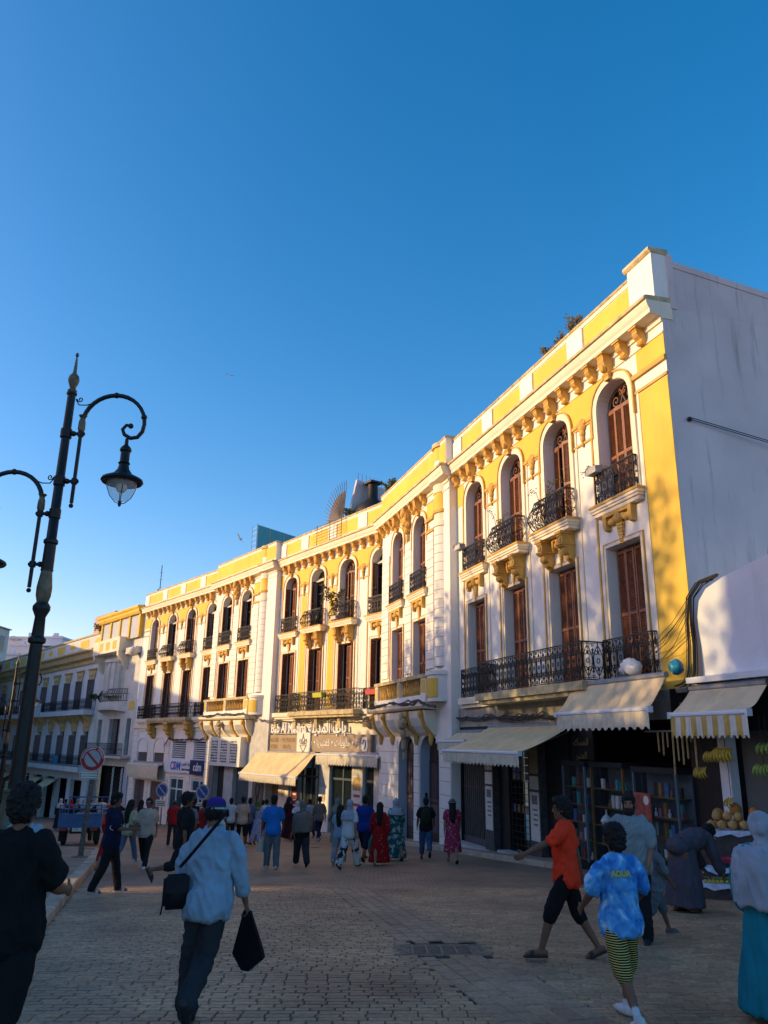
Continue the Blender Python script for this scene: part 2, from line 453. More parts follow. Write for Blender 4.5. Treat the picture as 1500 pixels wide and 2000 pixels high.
# drain grate
DG = thing('drain_grate', 'rusty iron drain grate set in rough cement in the brick street', 'drain grate', on_ground(GR[0], GR[1], 0.009) @ Matrix.Scale(.82, 4))
m_cem = pmat('rough_cement', (0.27, 0.175, 0.11), 0.9, 0.5, 14, 0.9, 40)
m_rust = pmat('worn_grate_iron', (0.17, 0.15, 0.13), 0.5, 0.3, 12, 0.2, 60, metal=0.5)
g = MB()
for (x0, x1, y0, y1) in ((-.66, -.42, -.42, .42), (.42, .66, -.42, .42), (-.42, .42, .33, .42), (-.42, .42, -.42, -.33)):
    g.box(x0, x1, y0, y1, 0, .016)
mkobj('cement_surround', g, m_cem, None, DG)
g = MB(); g.box(-.42, .42, -.33, .33, -.001, .002); mkobj('drain_pit', g, M_black, None, DG)  # thin black sheet stands in for the darkness below the bars
for i in range(5):
    g = MB(); xx = -.40 + i*.2; g.box(xx-.012, xx+.012, -.33, .33, .003, .022); mkobj('frame_bar', g, m_rust, None, DG)
for k in range(17):
    g = MB(); yy = -.31 + k*.0388; g.box(-.41, .41, yy-.007, yy+.007, .004, .017); mkobj('grate_bar', g, m_rust, None, DG)

for (mx_, my_, mr_, lab_) in ((-2.6, 30.5, .42, 'round iron manhole cover in the street before the bakery'), (-4.4, 24.6, .36, 'smaller round manhole cover left of the cloth bag')):
    MW = on_ground(mx_, my_, .004); MH = thing('manhole_cover', lab_, 'manhole cover', MW)
    g = MB(); g.lathe([(mr_*1.15, 0), (mr_*1.15, .012), (mr_, .012), (mr_, 0)], 24); mkobj('rim', g, m_rust, MW, MH)
    g = MB(); g.lathe([(.001, .0), (mr_*.97, .0), (mr_*.97, .010), (.001, .010)], 24); mkobj('lid', g, M_black if False else m_rust, MW, MH)
# left sidewalk with kerb stones (rounded corner at its far end)
kp = [(kerb_x(yv), yv) for yv in (2.0, 6, 9, 12.4, 16, 20, 24)]
ctr = (kerb_x(26.5) - 2.2, 26.3)
for i in range(9):
    q = math.radians(-5 + 115*i/8); kp.append((ctr[0] + 2.2*math.cos(q), ctr[1] + 2.0*math.sin(q)))
kp += [(-14, 29.3), (-24, 30.5), (-60, 33)]
swalk = MB(); H = .13
top = [(x, y, gz(x, y) + H) for x, y in kp]
c0 = (-30, 2.0, gz(-30, 2) + H); 
for i in range(len(top)-1):
    a, b = top[i], top[i+1]
    la = (-60, a[1] if a[1] < 26 else 26, 0); lb = (-60, b[1] if b[1] < 26 else 26, 0)
    if i >= 7: 
        swalk.poly([a, b, (-30, 25.9, gz(-30, 25.9)+H)])
    else:
        swalk.quad(a, b, (-30, b[1], gz(-30, b[1])+H), (-30, a[1], gz(-30, a[1])+H))
for i in range(len(top)-1):
    a, b = top[i], top[i+1]; swalk.quad(a, b, (b[0], b[1], b[2]-H-.05), (a[0], a[1], a[2]-H-.05))
sw = struct(mkobj('sidewalk', swalk.mesh('sidewalk'), M_walk, Matrix()))
# kerb stones
def along(path, step):
    out = []; acc = 0; 
    pts = [Vector((p[0], p[1])) for p in path]
    cur = pts[0]; i = 1; 
    seg = []; rem = step; out.append(cur.copy())
    while i < len(pts):
        d = (pts[i] - cur).length
        if d >= rem: cur = cur + (pts[i]-cur)*(rem/d); out.append(cur.copy()); rem = step
        else: rem -= d; cur = pts[i]; i += 1
    return out
kk = along(kp[:-1], 0.85)
for i in range(len(kk)-1):
    a, b = kk[i], kk[i+1]; d = (b-a); L_ = d.length - .012; d.normalize(); nrm = Vector((d.y, -d.x))
    mid = (a+b)/2; g = MB()
    g.x = T(mid.x, mid.y, gz(mid.x, mid.y)) @ GROT @ RZ(math.atan2(d.y, d.x))
    h = rnd.uniform(-.006, .006)
    g.extrude([(.20, -.06), (.20, .146+h), (-.015, .146+h), (-.04, .12+h), (-.045, -.06)], -L_/2, L_/2, 'x')
    mkobj('kerb_stone', g, M_kerb, Matrix(), sw)

# narrow pavement along the shops
def shop_walk(name, Fm, a0, a1, o0, o1):
    s = MB(); N = 14
    for i in range(N):
        pa, pb = a0 + (a1-a0)*i/N, a0 + (a1-a0)*(i+1)/N
        P = [Fm @ Vector((a, o, 0)) for a, o in ((pa, o0), (pb, o0), (pb, o1), (pa, o1))]
        t = [(p.x, p.y, gz(p.x, p.y) + .12) for p in P]; s.quad(*t)
        s.quad(t[2], t[3], (t[3][0], t[3][1], t[3][2]-.2), (t[2][0], t[2][1], t[2][2]-.2))
    P = [Fm @ Vector((a0, o, 0)) for o in (o0, o1)]
    t = [(p.x, p.y, gz(p.x, p.y)+.12) for p in P]; s.quad(t[0], t[1], (t[1][0], t[1][1], t[1][2]-.2), (t[0][0], t[0][1], t[0][2]-.2))
    so = struct(mkobj(name, s, M_walk, Matrix()))
    n = int((a1-a0)/0.9)
    for i in range(n):
        pa, pb = a0 + (a1-a0)*i/n, a0 + (a1-a0)*(i+1)/n
        A = Fm @ Vector((pa, o1, 0)); B = Fm @ Vector((pb, o1, 0)); d = (B-A); d.normalize(); mid = (A+B)/2
        g = MB(); g.x = T(mid.x, mid.y, gz(mid.x, mid.y)) @ GROT @ RZ(math.atan2(d.y, d.x))
        LL = (pb-pa)/2 - .006
        g.extrude([(-.18, -.05), (-.18, .128), (.0, .128), (.012, .115), (.012, -.05)], -LL, LL, 'x')
        mkobj('kerb_stone', g, M_kerb, Matrix(), so)
shop_walk('shop_pavement', FR, 4.6, 21.2, -0.4, 1.0)
shop_walk('bakery_pavement', FL, 0.9, 20.0, -0.3, 1.0)
# ------------------------------------------------------------ the long yellow building
def arch_pts(ac, w, zt, ah, n=14, p=2.3, grow=0.0):
    hw = w/2 + grow; out = []
    for i in range(n+1):
        u = -math.cos(math.pi*i/n)
        out.append((ac + hw*u, zt - ah + (ah+grow)*(max(0, 1-abs(u)**p))**(1/p)))
    return out
def wall(mb, a0, a1, z0, z1, ops, o=0.0, depth=0.45, rev=None):
    """front sheet with openings (ac, w, zb, zt, arch height) and their reveals"""
    cols = {}
    for op in ops: cols.setdefault((round(op[0]-op[1]/2, 3), round(op[0]+op[1]/2, 3)), []).append(op)
    x = a0
    for (l, r), lst in sorted(cols.items()):
        mb.cur = 0
        if l > x: mb.quad((x,o,z0),(l,o,z0),(l,o,z1),(x,o,z1))
        zc = z0
        for ac, w_, zb, zt, ah in sorted(lst, key=lambda t: t[2]):
            mb.cur = 0
            if zb > zc: mb.quad((l,o,zc),(r,o,zc),(r,o,zb),(l,o,zb))
            nxt = [q[2] for q in lst if q[2] > zb]; zn = min(nxt) if nxt else z1
            if ah > 0:
                pts = arch_pts(ac, w_, zt, ah)
                for i in range(len(pts)-1):
                    (xa, za), (xb, zb2) = pts[i], pts[i+1]
                    mb.quad((xa,o,za),(xb,o,zb2),(xb,o,zt),(xa,o,zt))
                out = [(l, zb)] + pts + [(r, zb)]
            else: out = [(l, zb), (l, zt), (r, zt), (r, zb)]
            mb.cur = 1 if rev else 0
            for i in range(len(out)):
                (xa, za), (xb, zb2) = out[i], out[(i+1) % len(out)]
                mb.quad((xa,o,za),(xb,o,zb2),(xb,o-depth,zb2),(xa,o-depth,za))
            zc = zt
        mb.cur = 0
        if zc < z1: mb.quad((l,o,zc),(r,o,zc),(r,o,z1),(l,o,z1))
        x = r
    if x < a1: mb.quad((x,o,z0),(a1,o,z0),(a1,o,z1),(x,o,z1))
    return mb

YB = thing('yellow_building', 'long yellow and white apartment building with wrought iron balconies and arched windows', 'building', FR @ T(0, 0, -1.1))
ZF1, ZF2 = 3.2, 7.72
UPW, UPT, UPH = 1.46, 11.0, 0.62
LOT = 6.55
R_W = [(2.25, 'flat'), (5.23, 'bow'), (8.22, 'bow'), (11.22, 'flat')]
L_W = [(0.66, 'flat'), (3.70, 'bow'), (6.79, 'bow'), (9.88, 'flat')]
K_W = [(1.10, 'flat'), (4.55, 'bow'), (8.02, 'bow'), (11.5, 'flat')]
PAV_O = 0.33
def ops_for(cs): 
    o = []
    for c in cs: o += [(c, UPW, ZF2, UPT, UPH), (c, UPW, ZF1, LOT, 0)]
    return o
def upper_wall(Fm, a0, a1, cs, o, sides=False):
    mb = MB(); wall(mb, a0, a1, 2.85, 12.0, ops_for(cs), o, 0.45)
    if sides:
        for a in (a0, a1): mb.quad((a,-.4,2.85),(a,o,2.85),(a,o,12.0),(a,-.4,12.0))
    return mkobj('wall', mb, M_white, Fm, YB)
upper_wall(FR, 0, 12.9, [c for c, _ in R_W], 0)
upper_wall(FR, 12.9, 21.55, [16.2, 19.08], PAV_O, True)
upper_wall(FL, -0.25, 11.3, [c for c, _ in L_W], 0)
upper_wall(FL, 11.3, 20.2, [15.25, 18.25], PAV_O, True)
upper_wall(FK, -0.1, 13.95, [c for c, _ in K_W], 0, True)

# ---- shutters and windows (shared meshes, origin at bottom centre of the opening, y outwards)
def leaf_mesh(w_, h, arch=None):
    mb = MB(); t = .045; s = .055
    mb.box(0, s, -t, 0, 0, h); mb.box(w_-s, w_, -t, 0, 0, h)
    for z0, z1 in ((0, .12), (h*.48, h*.48+.09), (h-.10, h)): mb.box(s, w_-s, -t, 0, z0, z1)
    z = .13
    while z < h-.12:
        if not (h*.48-.02 < z < h*.48+.09):
            mb.add([(s, -.006, z), (w_-s, -.006, z), (w_-s, -.038, z+.036), (s, -.038, z+.036)], [(0,1,2,3)])
        z += .040
    me = mb.mesh('shutter', fix=False); me.materials.append(M_brown); return me
def spiral(cx, cz, r0, r1, turns, a0, n=12, sgn=1):
    return [(cx + (r0+(r1-r0)*i/n)*math.cos(a0+sgn*turns*2*math.pi*i/n), cz + (r0+(r1-r0)*i/n)*math.sin(a0+sgn*turns*2*math.pi*i/n)) for i in range(n+1)]
HU = UPT - UPH - ZF2 + .02; HL = LOT - ZF1
LEAF_U = leaf_mesh(.345, HU); LEAF_L = leaf_mesh(.345, HL-.06)
def pane_mesh(h, arch):
    mb = MB(); hw = UPW/2 + .02
    if arch:
        pts = arch_pts(0, UPW, UPT-ZF2, UPH, grow=.02)
        mb.poly([(-hw, -.40, 0)] + [(x, -.40, z) for x, z in pts] + [(hw, -.40, 0)])
    else: mb.quad((-hw,-.40,0),(hw,-.40,0),(hw,-.40,h),(-hw,-.40,h))
    me = mb.mesh('window'); me.materials.append(M_glass); return me
PANE_U, PANE_L = pane_mesh(0, True), pane_mesh(HL, False)
def transom_mesh():
    mb = MB(); pts = arch_pts(0, UPW-.02, UPT-ZF2, UPH)
    lo = [(x, -.31, max(z-.09, HU-.02)) for x, z in pts]; hi = [(x, -.31, z) for x, z in pts]
    for i in range(len(pts)-1):
        mb.quad(lo[i], lo[i+1], hi[i+1], hi[i])
    mb.box(-UPW/2, UPW/2, -.36, -.30, HU-.04, HU+.05)
    for sx in (-1, 1):
        mb.tube([(sx*x, -.32, z) for x, z in spiral(.30, HU+.22, .17, .03, 1.3, -2.0)], .02, 4)
        mb.tube([(sx*x, -.32, z) for x, z in spiral(.09, HU+.38, .10, .02, 1.1, .6)], .016, 4)
    mb.tube([(-.12, -.32, HU+.05), (.1, -.32, HU+.5)], .018, 4); mb.tube([(.12, -.32, HU+.05), (-.1, -.32, HU+.5)], .018, 4)
    me = mb.mesh('transom', fix=False); me.materials.append(M_brown); return me
TRANSOM = transom_mesh()
def casing_mesh(h):
    mb = MB(); hw = UPW/2
    for x0, x1 in ((-hw, -hw+.07), (hw-.07, hw), (-.03, .03)): mb.box(x0, x1, -.40, -.34, 0, h)
    mb.box(-hw, hw, -.40, -.345, h*.72, h*.72+.06)
    me = mb.mesh('casing'); me.materials.append(M_dkbrown); return me
CASE_U, CASE_L = casing_mesh(HU), casing_mesh(HL)
def tuft_mesh():
    mb = MB()
    mb.extrude([(-.42, .0), (-.2, .0), (-.2, .05), (-.42, .25)], -UPW/2+.06, UPW/2-.06, 'x')
    me = mb.mesh('rolled_blind'); me.materials.append(M_val); return me
BLIND = tuft_mesh()
def window(Fm, ac, o, up, mode, seed=0):
    r = random.Random(seed); zb = ZF2 if up else ZF1
    W = Fm @ T(ac, o, zb)
    wn = mkobj('window', PANE_U if up else PANE_L, None, W, YB)
    mkobj('casing', CASE_U if up else CASE_L, None, W, wn)
    leaf = LEAF_U if up else LEAF_L
    if up and mode != 'open': mkobj('transom', TRANSOM, None, W, wn)
    if mode == 'closed':
        xs_ = [-.71, -.355, 0, .355]
        for i, x in enumerate(xs_):
            ang = r.choice((0, 0, .05, -.04, .09)); 
            mkobj('shutter', leaf, None, W @ T(x, -.27, .01) @ RZ(ang), wn)
    elif mode == 'half':
        for x, ang in ((-.71, 1.25), (-.40, 0.1), (0.02, -.06), (.71, 1.75)):
            mkobj('shutter', leaf, None, W @ T(x, -.27, .01) @ RZ(ang if x < .5 else ang), wn)
    elif mode == 'part':
        for x, ang in ((-.70, .05), (-.36, .35), (.36, -.08)):
            mkobj('shutter', leaf, None, W @ T(x, -.27, .01) @ RZ(ang), wn)
    else:
        for x, ang in ((-.72, 1.4), (.72, 1.72)):
            mkobj('shutter', leaf, None, W @ T(x, -.30, .01) @ RZ(ang), wn)
        if up: mkobj('rolled_blind', BLIND, None, W @ T(0, 0, HU-.05), wn)
    return wn

# ---- trims around openings
def sweep_band(mb, pts, g0, g1, o0, o1, ac=0, zc=None):
    pass
def band_mesh(name, outer_in, outer_out, o0, o1, zbot, mat, arch=True, w_=UPW, zt=0, ah=UPH):
    mb = MB()
    if arch:
        a = arch_pts(0, w_, zt, ah, grow=outer_in); b = arch_pts(0, w_, zt, ah, grow=outer_out)
        a = [(-w_/2-outer_in, zbot)] + a + [(w_/2+outer_in, zbot)]; b = [(-w_/2-outer_out, zbot)] + b + [(w_/2+outer_out, zbot)]
    else:
        a = [(-w_/2-outer_in, zbot), (-w_/2-outer_in, zt+outer_in), (w_/2+outer_in, zt+outer_in), (w_/2+outer_in, zbot)]
        b = [(-w_/2-outer_out, zbot), (-w_/2-outer_out, zt+outer_out), (w_/2+outer_out, zt+outer_out), (w_/2+outer_out, zbot)]
    n = len(a)
    for i in range(n-1):
        A0, A1, B0, B1 = a[i], a[i+1], b[i], b[i+1]
        mb.quad((A0[0],o1,A0[1]),(A1[0],o1,A1[1]),(B1[0],o1,B1[1]),(B0[0],o1,B0[1]))
        mb.quad((A0[0],o0,A0[1]),(A1[0],o0,A1[1]),(A1[0],o1,A1[1]),(A0[0],o1,A0[1]))
        mb.quad((B0[0],o0,B0[1]),(B1[0],o0,B1[1]),(B1[0],o1,B1[1]),(B0[0],o1,B0[1]))
    for P, Q in ((a[0], b[0]), (a[-1], b[-1])):
        mb.quad((P[0],o0,P[1]),(Q[0],o0,Q[1]),(Q[0],o1,Q[1]),(P[0],o1,P[1]))
    me = mb.mesh(name); me.materials.append(mat); return me
TU = UPT - ZF2; TL = LOT - ZF1
ARCHIV = band_mesh('archivolt', .015, .20, -.02, .05, .05, M_cream, True, UPW, TU)
ARCHLINE = band_mesh('archivolt_line', .20, .245, -.02, .085, 2.0, M_ochre, True, UPW, TU)
LOWTRIM = band_mesh('window_surround', .01, .10, -.02, .04, 0, M_cream, False, UPW, TL)
LOWLINE = band_mesh('window_surround_line', .10, .125, -.02, .05, 0, M_ochre, False, UPW, TL)
def spandrel_mesh(half):
    mb = MB(); zt = 11.30 - ZF2; zb = 10.46 - ZF2; hw = UPW/2 + .26; 
    L, Rr = [], []
    N = 10
    for i in range(N+1):
        z = zb + (zt-zb)*i/N
        v = (z - (TU-UPH)) / (UPH+.26); v = min(max(v, 0), .999)
        ex = hw*(1 - v**2.3)**(1/2.3)
        ex = max(ex, .3)
        L.append((-half + ex, z)); Rr.append((half - ex, z))
    for i in range(N):
        mb.quad((L[i][0], .014, L[i][1]), (Rr[i][0], .014, Rr[i][1]), (Rr[i+1][0], .014, Rr[i+1][1]), (L[i+1][0], .014, L[i+1][1]))
    me = mb.mesh('spandrel_panel'); me.materials.append(M_yellow); return me
SPANDREL = spandrel_mesh(1.5)
def capital_mesh(hw):
    mb = MB()
    mb.box(-hw, hw, -.01, .07, -.10, .0); mb.box(-hw+.02, hw-.02, -.01, .04, -.16, -.10); mb.box(-hw, hw, -.01, .04, -.66, -.60)
    mb.ball((0, .05, -.10), .16, .09, .20, 10, 8); mb.ball((-.15, .05, -.05), .09, .07, .07, 8, 6); mb.ball((.15, .05, -.05), .09, .07, .07, 8, 6)
    mb.ball((0, .06, -.33), .09, .07, .12, 8, 6); mb.ball((0, .05, -.50), .065, .06, .11, 8, 6); mb.ball((0, .04, -.66), .035, .04, .10, 8, 6)
    me = mb.mesh('capital', True); me.materials.append(M_ochre); return me
CAPITAL = capital_mesh(.47)
def corbel_mesh(w_, d, h, drop):
    prof = [(-.02, 0), (d, 0), (d, -.07*h), (d-.03, -.16*h), (d-.02, -.34*h), (d-.06, -.52*h), (d-.14, -.66*h), (d-.17, -.8*h), (d-.12, -.9*h), (d-.16, -h), (-.02, -h)]
    mb = MB(); mb.extrude(prof, -w_/2, w_/2, 'x'); mb.box(-w_/2-.05, w_/2+.05, -.02, d+.04, 0, .05)
    if drop:
        mb.ball((0, d-.10, -.62*h), w_*.42, .10, .13, 8, 6); mb.box(-w_*.38, w_*.38, -.02, d-.17, -h-.10, -h)
    me = mb.mesh('corbel'); me.materials.append(M_ochre); return me
CORB_S, CORB_B = corbel_mesh(.20, .30, .40, False), corbel_mesh(.27, .33, .58, True)

def entablature(Fm, a0, a1, o, ends=(0, 0)):
    c = MB(); e0, e1 = ends
    c.extrude([(o-.3, 11.68), (o+.05, 11.68), (o+.07, 11.74), (o+.36, 11.78), (o+.36, 11.88), (o+.40, 11.95), (o+.44, 12.06), (o+.44, 12.12), (o-.3, 12.14)], a0-e0, a1+e1, 'x')
    co = mkobj('cornice', c, M_cream, Fm, YB)
    c = MB(); c.extrude([(o-.3, 12.143), (o+.44, 12.123), (o+.50, 12.13), (o+.50, 12.21), (o+.42, 12.25), (o-.3, 12.29)], a0-e0-.0, a1+e1, 'x')
    mkobj('cornice_cap', c, M_cope, Fm, co)
    c = MB(); c.box(a0, a1, o-.01, o+.035, 11.30, 11.345); c.box(a0, a1, o-.01, o+.05, 11.60, 11.68)
    mkobj('frieze_moulding', c, M_cream, Fm, co)
def corbels(Fm, a0, a1, o, centres, step=0.745):
    done = []
    for c in centres:
        done.append(c); mkobj('corbel', CORB_B, None, Fm @ T(c, o, 11.72), YB)
    cs = sorted(centres); pts = []
    for i, c in enumerate(cs):
        nx = cs[i+1] if i+1 < len(cs) else None
        if nx:
            n = max(1, round((nx-c)/step))
            pts += [c + (nx-c)*k/n for k in range(1, n)]
    k = 1
    while cs[0] - k*step > a0 + .12: pts.append(cs[0]-k*step); k += 1
    k = 1
    while cs[-1] + k*step < a1 - .12: pts.append(cs[-1]+k*step); k += 1
    for p in pts: mkobj('corbel', CORB_S, None, Fm @ T(p, o, 11.72), YB)
def parapet(Fm, a0, a1, o, piers, ztop=13.30, pw=.42, close=False):
    m = MB(); m.box(a0, a1, o-.28, o+.10, 12.24, ztop)
    po = mkobj('parapet', m, M_white, Fm, YB)
    m = MB(); m.extrude([(o-.34, ztop), (o+.15, ztop), (o+.17, ztop+.05), (o+.12, ztop+.11), (o-.34, ztop+.12)], a0-.02, a1+.02, 'x'); mkobj('coping', m, M_cope, Fm, po)
    m = MB(); m.box(a0, a1, o+.09, o+.125, ztop-.13, ztop); m.box(a0, a1, o+.09, o+.125, 12.28, 12.42); mkobj('parapet_moulding', m, M_cream, Fm, po)
    ps = sorted(piers)
    for p in ps:
        m = MB(); m.box(p-pw, p+pw, o+.09, o+.16, 12.42, ztop-.13); mkobj('parapet_pier', m, M_white, Fm, po)
    edges = [a0] + [q for p in ps for q in (p-pw, p+pw)] + [a1]
    for i in range(0, len(edges)-1, 2):
        l, r_ = edges[i]+.04, edges[i+1]-.04
        if r_-l > .3:
            m = MB(); m.box(l, r_, o+.09, o+.118, 12.46, ztop-.17); mkobj('parapet_panel', m, M_yellow, Fm, po)

# ---- wrought iron railings
def rail_lines(L_, H, cell=.27):
    n = max(1, round(L_/cell)); c = L_/n; out = []
    for i in range(n):
        cx = -L_/2 + c*(i+.5)
        for s in (-1, 1):
            out.append([(cx + s*c*.44*math.sin(math.pi*t/9)**.8, H*(.10+.80*t/9)) for t in range(10)])
            out.append([(cx + s*x, z) for x, z in spiral(c*.22, H*.27, c*.30, c*.05, 1.3, -.9, 9)])
            out.append([(cx + s*x, z) for x, z in spiral(c*.22, H*.73, c*.30, c*.05, 1.3, .9, 9, -1)])
        out.append([(cx + c*.14*math.cos(q*math.pi/4), H*.5 + c*.2*math.sin(q*math.pi/4)) for q in range(9)])
        out.append([(cx, H*.02), (cx, H*.34)]); out.append([(cx, H*.66), (cx, H*.98)])
        out.append([(cx - c*.5 + c*.10*math.cos(q*math.pi/3), H*.92 + c*.14*math.sin(q*math.pi/3)) for q in range(7)])
        out.append([(cx - c*.5 + c*.10*math.cos(q*math.pi/3), H*.08 + c*.14*math.sin(q*math.pi/3)) for q in range(7)])
        out.append([(cx - c*.5, H*.16), (cx-c*.5, H*.84)])
    return out
def rail_panel(mb, L_, H, fn, r=.011, cell=.27):
    for ln in rail_lines(L_, H, cell): mb.tube([fn(x, z) for x, z in ln], r, 4)
    n = max(2, int(L_/.3))
    for z, rr in ((.0, .016), (H, .024), (H*.955, .010), (H*.045, .010)):
        mb.tube([fn(-L_/2 + L_*i/n, z) for i in range(n+1)], rr, 4)
    for x in (-L_/2, L_/2): mb.tube([fn(x, H*i/6) for i in range(7)], .017, 4)
def rail_flat(L_, D, H, y0=0.0, cell=.27):
    mb = MB()
    rail_panel(mb, L_, H, lambda x, z: (x, D, z), cell=cell)
    if D - y0 > .12:
        for s in (-1, 1): rail_panel(mb, D-y0-.03, H, lambda x, z, s=s: (s*L_/2, y0 + (D-y0)/2 + x, z), cell=cell)
    me = mb.mesh('railing', fix=False); me.materials.append(M_iron); return me
def rail_bow(L_, D, H):
    mb = MB()
    bul = lambda z: .22*math.sin(math.pi*min(1, (1-z/H))**1.3*0.95)**1.2 if z < H else 0.0
    rail_panel(mb, L_, H, lambda x, z: (x*(1+.35*bul(z)/1.2), D + bul(z), z))
    for s in (-1, 1): rail_panel(mb, D, H, lambda x, z, s=s: (s*(L_/2 + .22*bul(z)), (D/2+x)*(1+bul(z)/D), z))
    me = mb.mesh('railing', fix=False); me.materials.append(M_iron); return me
RAIL_FLAT = rail_flat(1.72, .16, .86); RAIL_BOW = rail_bow(1.74, .36, .90)
def slab_mesh(hw, d, name='balcony'):
    mb = MB()
    mb.box(-hw, hw, -.02, d, -.13, 0.0); mb.box(-hw+.03, hw-.03, -.02, d-.03, -.20, -.13); mb.box(-hw+.07, hw-.07, -.02, d-.07, -.30, -.20)
    me = mb.mesh(name); me.materials.append(M_cream); return me
def slabcap_mesh(hw, d):
    mb = MB(); mb.box(-hw-.02, hw+.02, -.02, d+.025, -.05, .012); me = mb.mesh('slab_edge'); me.materials.append(M_ochre); return me
SLAB_F, SLAB_B = slab_mesh(1.06, .24), slab_mesh(1.10, .44)
CAP_F, CAP_B = slabcap_mesh(1.06, .24), slabcap_mesh(1.10, .44)
def tee_mesh():
    mb = MB()
    mb.box(-.62, .62, -.02, .16, -.10, 0); 
    for s in (-1, 1):
        mb.extrude([(-.02, -.10), (.16, -.10), (.16, -.30), (.12, -.42), (-.02, -.46)], s*.62-.07*s-.07, s*.62-.07*s+.07, 'x')
        mb.ball((s*.32, .06, -.24), .17, .10, .10, 10, 8); mb.ball((s*.18, .06, -.20), .1, .1, .1, 8, 6)
    mb.ball((0, .09, -.2), .14, .12, .16, 10, 8)
    for i in range(6): mb.box(-.12+.012*i, .12-.012*i, -.02, .10-.008*i, -.34-.085*(i+1)+.012, -.34-.085*i)
    mb.box(-.09, .09, -.02, .05, -.88, -.84)
    me = mb.mesh('bracket_ornament'); me.materials.append(M_ochre); return me
TEE = tee_mesh()
def console_mesh(w_=.27):
    prof = [(-.02, 0), (.44, 0), (.44, -.12), (.40, -.17), (.40, -.33), (.44, -.38), (.40, -.44), (.29, -.48), (.27, -.58), (.20, -.66), (.14, -.78), (.04, -.86), (-.02, -.88)]
    mb = MB(); mb.extrude(prof, -w_/2, w_/2, 'x'); mb.box(-w_/2-.04, w_/2+.04, -.02, .47, -.08, 0); mb.box(-w_/2-.03, w_/2+.03, -.02, .45, -.40, -.35)
    mb.ball((0, .27, -.56), w_*.56, .12, .12, 10, 8); mb.ball((0, .17, -.72), w_*.42, .09, .10, 8, 6)
    mb.box(-w_*.25, w_*.25, .40, .425, -.31, -.19)
    me = mb.mesh('console'); me.materials.append(M_ochre); return me
CONSOLE = console_mesh()
def balcony(Fm, ac, o, kind):
    W = Fm @ T(ac, o, ZF2)
    if kind == 'flat':
        b = mkobj('balcony', SLAB_F, None, W, YB); mkobj('slab_edge', CAP_F, None, W, b); mkobj('railing', RAIL_FLAT, None, W @ T(0, 0, .03), b); mkobj('bracket_ornament', TEE, None, W @ T(0, 0, -.30), b)
    else:
        b = mkobj('balcony', SLAB_B, None, W, YB); mkobj('slab_edge', CAP_B, None, W, b); mkobj('railing', RAIL_BOW, None, W @ T(0, 0, .03), b)
        for s in (-.58, .58): mkobj('console', CONSOLE, None, W @ T(s, 0, -.30), b)
        mkobj('bracket_ornament', TEE, None, W @ T(0, 0, -.28) @ Matrix.Diagonal((.5, 1, 1, 1)), b)
    return b
def long_balcony(Fm, a0, a1, D, label=None):
    W = Fm @ T((a0+a1)/2, 0, ZF1); L_ = a1 - a0
    m = MB(); m.box(-L_/2-.1, L_/2+.1, -.1, D+.10, -.22, .0); m.box(-L_/2, L_/2, -.1, D+.0, -.34, -.22)
    b = mkobj('balcony', m, M_cope if D > .3 else M_cream, W, YB)
    me = rail_flat(L_, D, .95, 0, .27); mkobj('railing', me, None, W @ T(0, 0, .04), b)
    return b

def dress(Fm, ac, o, kind, upmode, lomode, seed):
    window(Fm, ac, o, True, upmode, seed); window(Fm, ac, o, False, lomode, seed+1)
    W = Fm @ T(ac, o, ZF2); WL_ = Fm @ T(ac, o, ZF1)
    mkobj('archivolt', ARCHIV, None, W, YB); mkobj('archivolt_line', ARCHLINE, None, W, YB)
    mkobj('window_surround', LOWTRIM, None, WL_, YB); mkobj('window_surround_line', LOWLINE, None, WL_, YB)
    if kind: balcony(Fm, ac, o, kind)
    for s in (-1, 1):
        m = MB(); x = ac + s*(UPW/2 + .36); m.box(x-.035, x+.035, o-.01, o+.03, 3.3, 10.3); mkobj('pilaster_strip', m, M_ochre if s > 0 else M_cream, Fm, YB)
modes = {'R': ['closed', 'part', 'closed', 'closed'], 'L': ['open', 'part', 'open', 'half'], 'K': ['open', 'half', 'open', 'part']}
for key, Fm, ws in (('R', FR, R_W), ('L', FL, L_W), ('K', FK, K_W)):
    for i, (c, k) in enumerate(ws):
        dress(Fm, c, 0, k, modes[key][i], 'closed' if key == 'R' else 'half', hash(key) % 7 * 0 + ord(key)*10 + i)
    for i in range(len(ws)-1):
        mid = (ws[i][0] + ws[i+1][0])/2; sp = ws[i+1][0]-ws[i][0]
        mkobj('spandrel_panel', SPANDREL, None, Fm @ T(mid, 0, ZF2) @ Matrix.Diagonal((sp/3.0, 1, 1, 1)), YB)
        mkobj('capital', CAPITAL, None, Fm @ T(mid, 0, 10.42) @ Matrix.Diagonal((1.08 if sp < 3.2 else 1.5, 1, 1, 1)), YB)
        if key == 'L' and i in (1, 2):
            m = MB(); m.box(mid-.30, mid+.30, -.01, .016, 3.3, 9.7); mkobj('pier_panel', m, M_yellow, Fm, YB)
for Fm, cs in ((FR, (16.2, 19.08)), (FL, (15.25, 18.25))):
    for i, c in enumerate(cs):
        dress(Fm, c, PAV_O, 'flat', 'closed' if Fm is FR else 'open', 'closed' if Fm is FR else 'half', int(c*10))
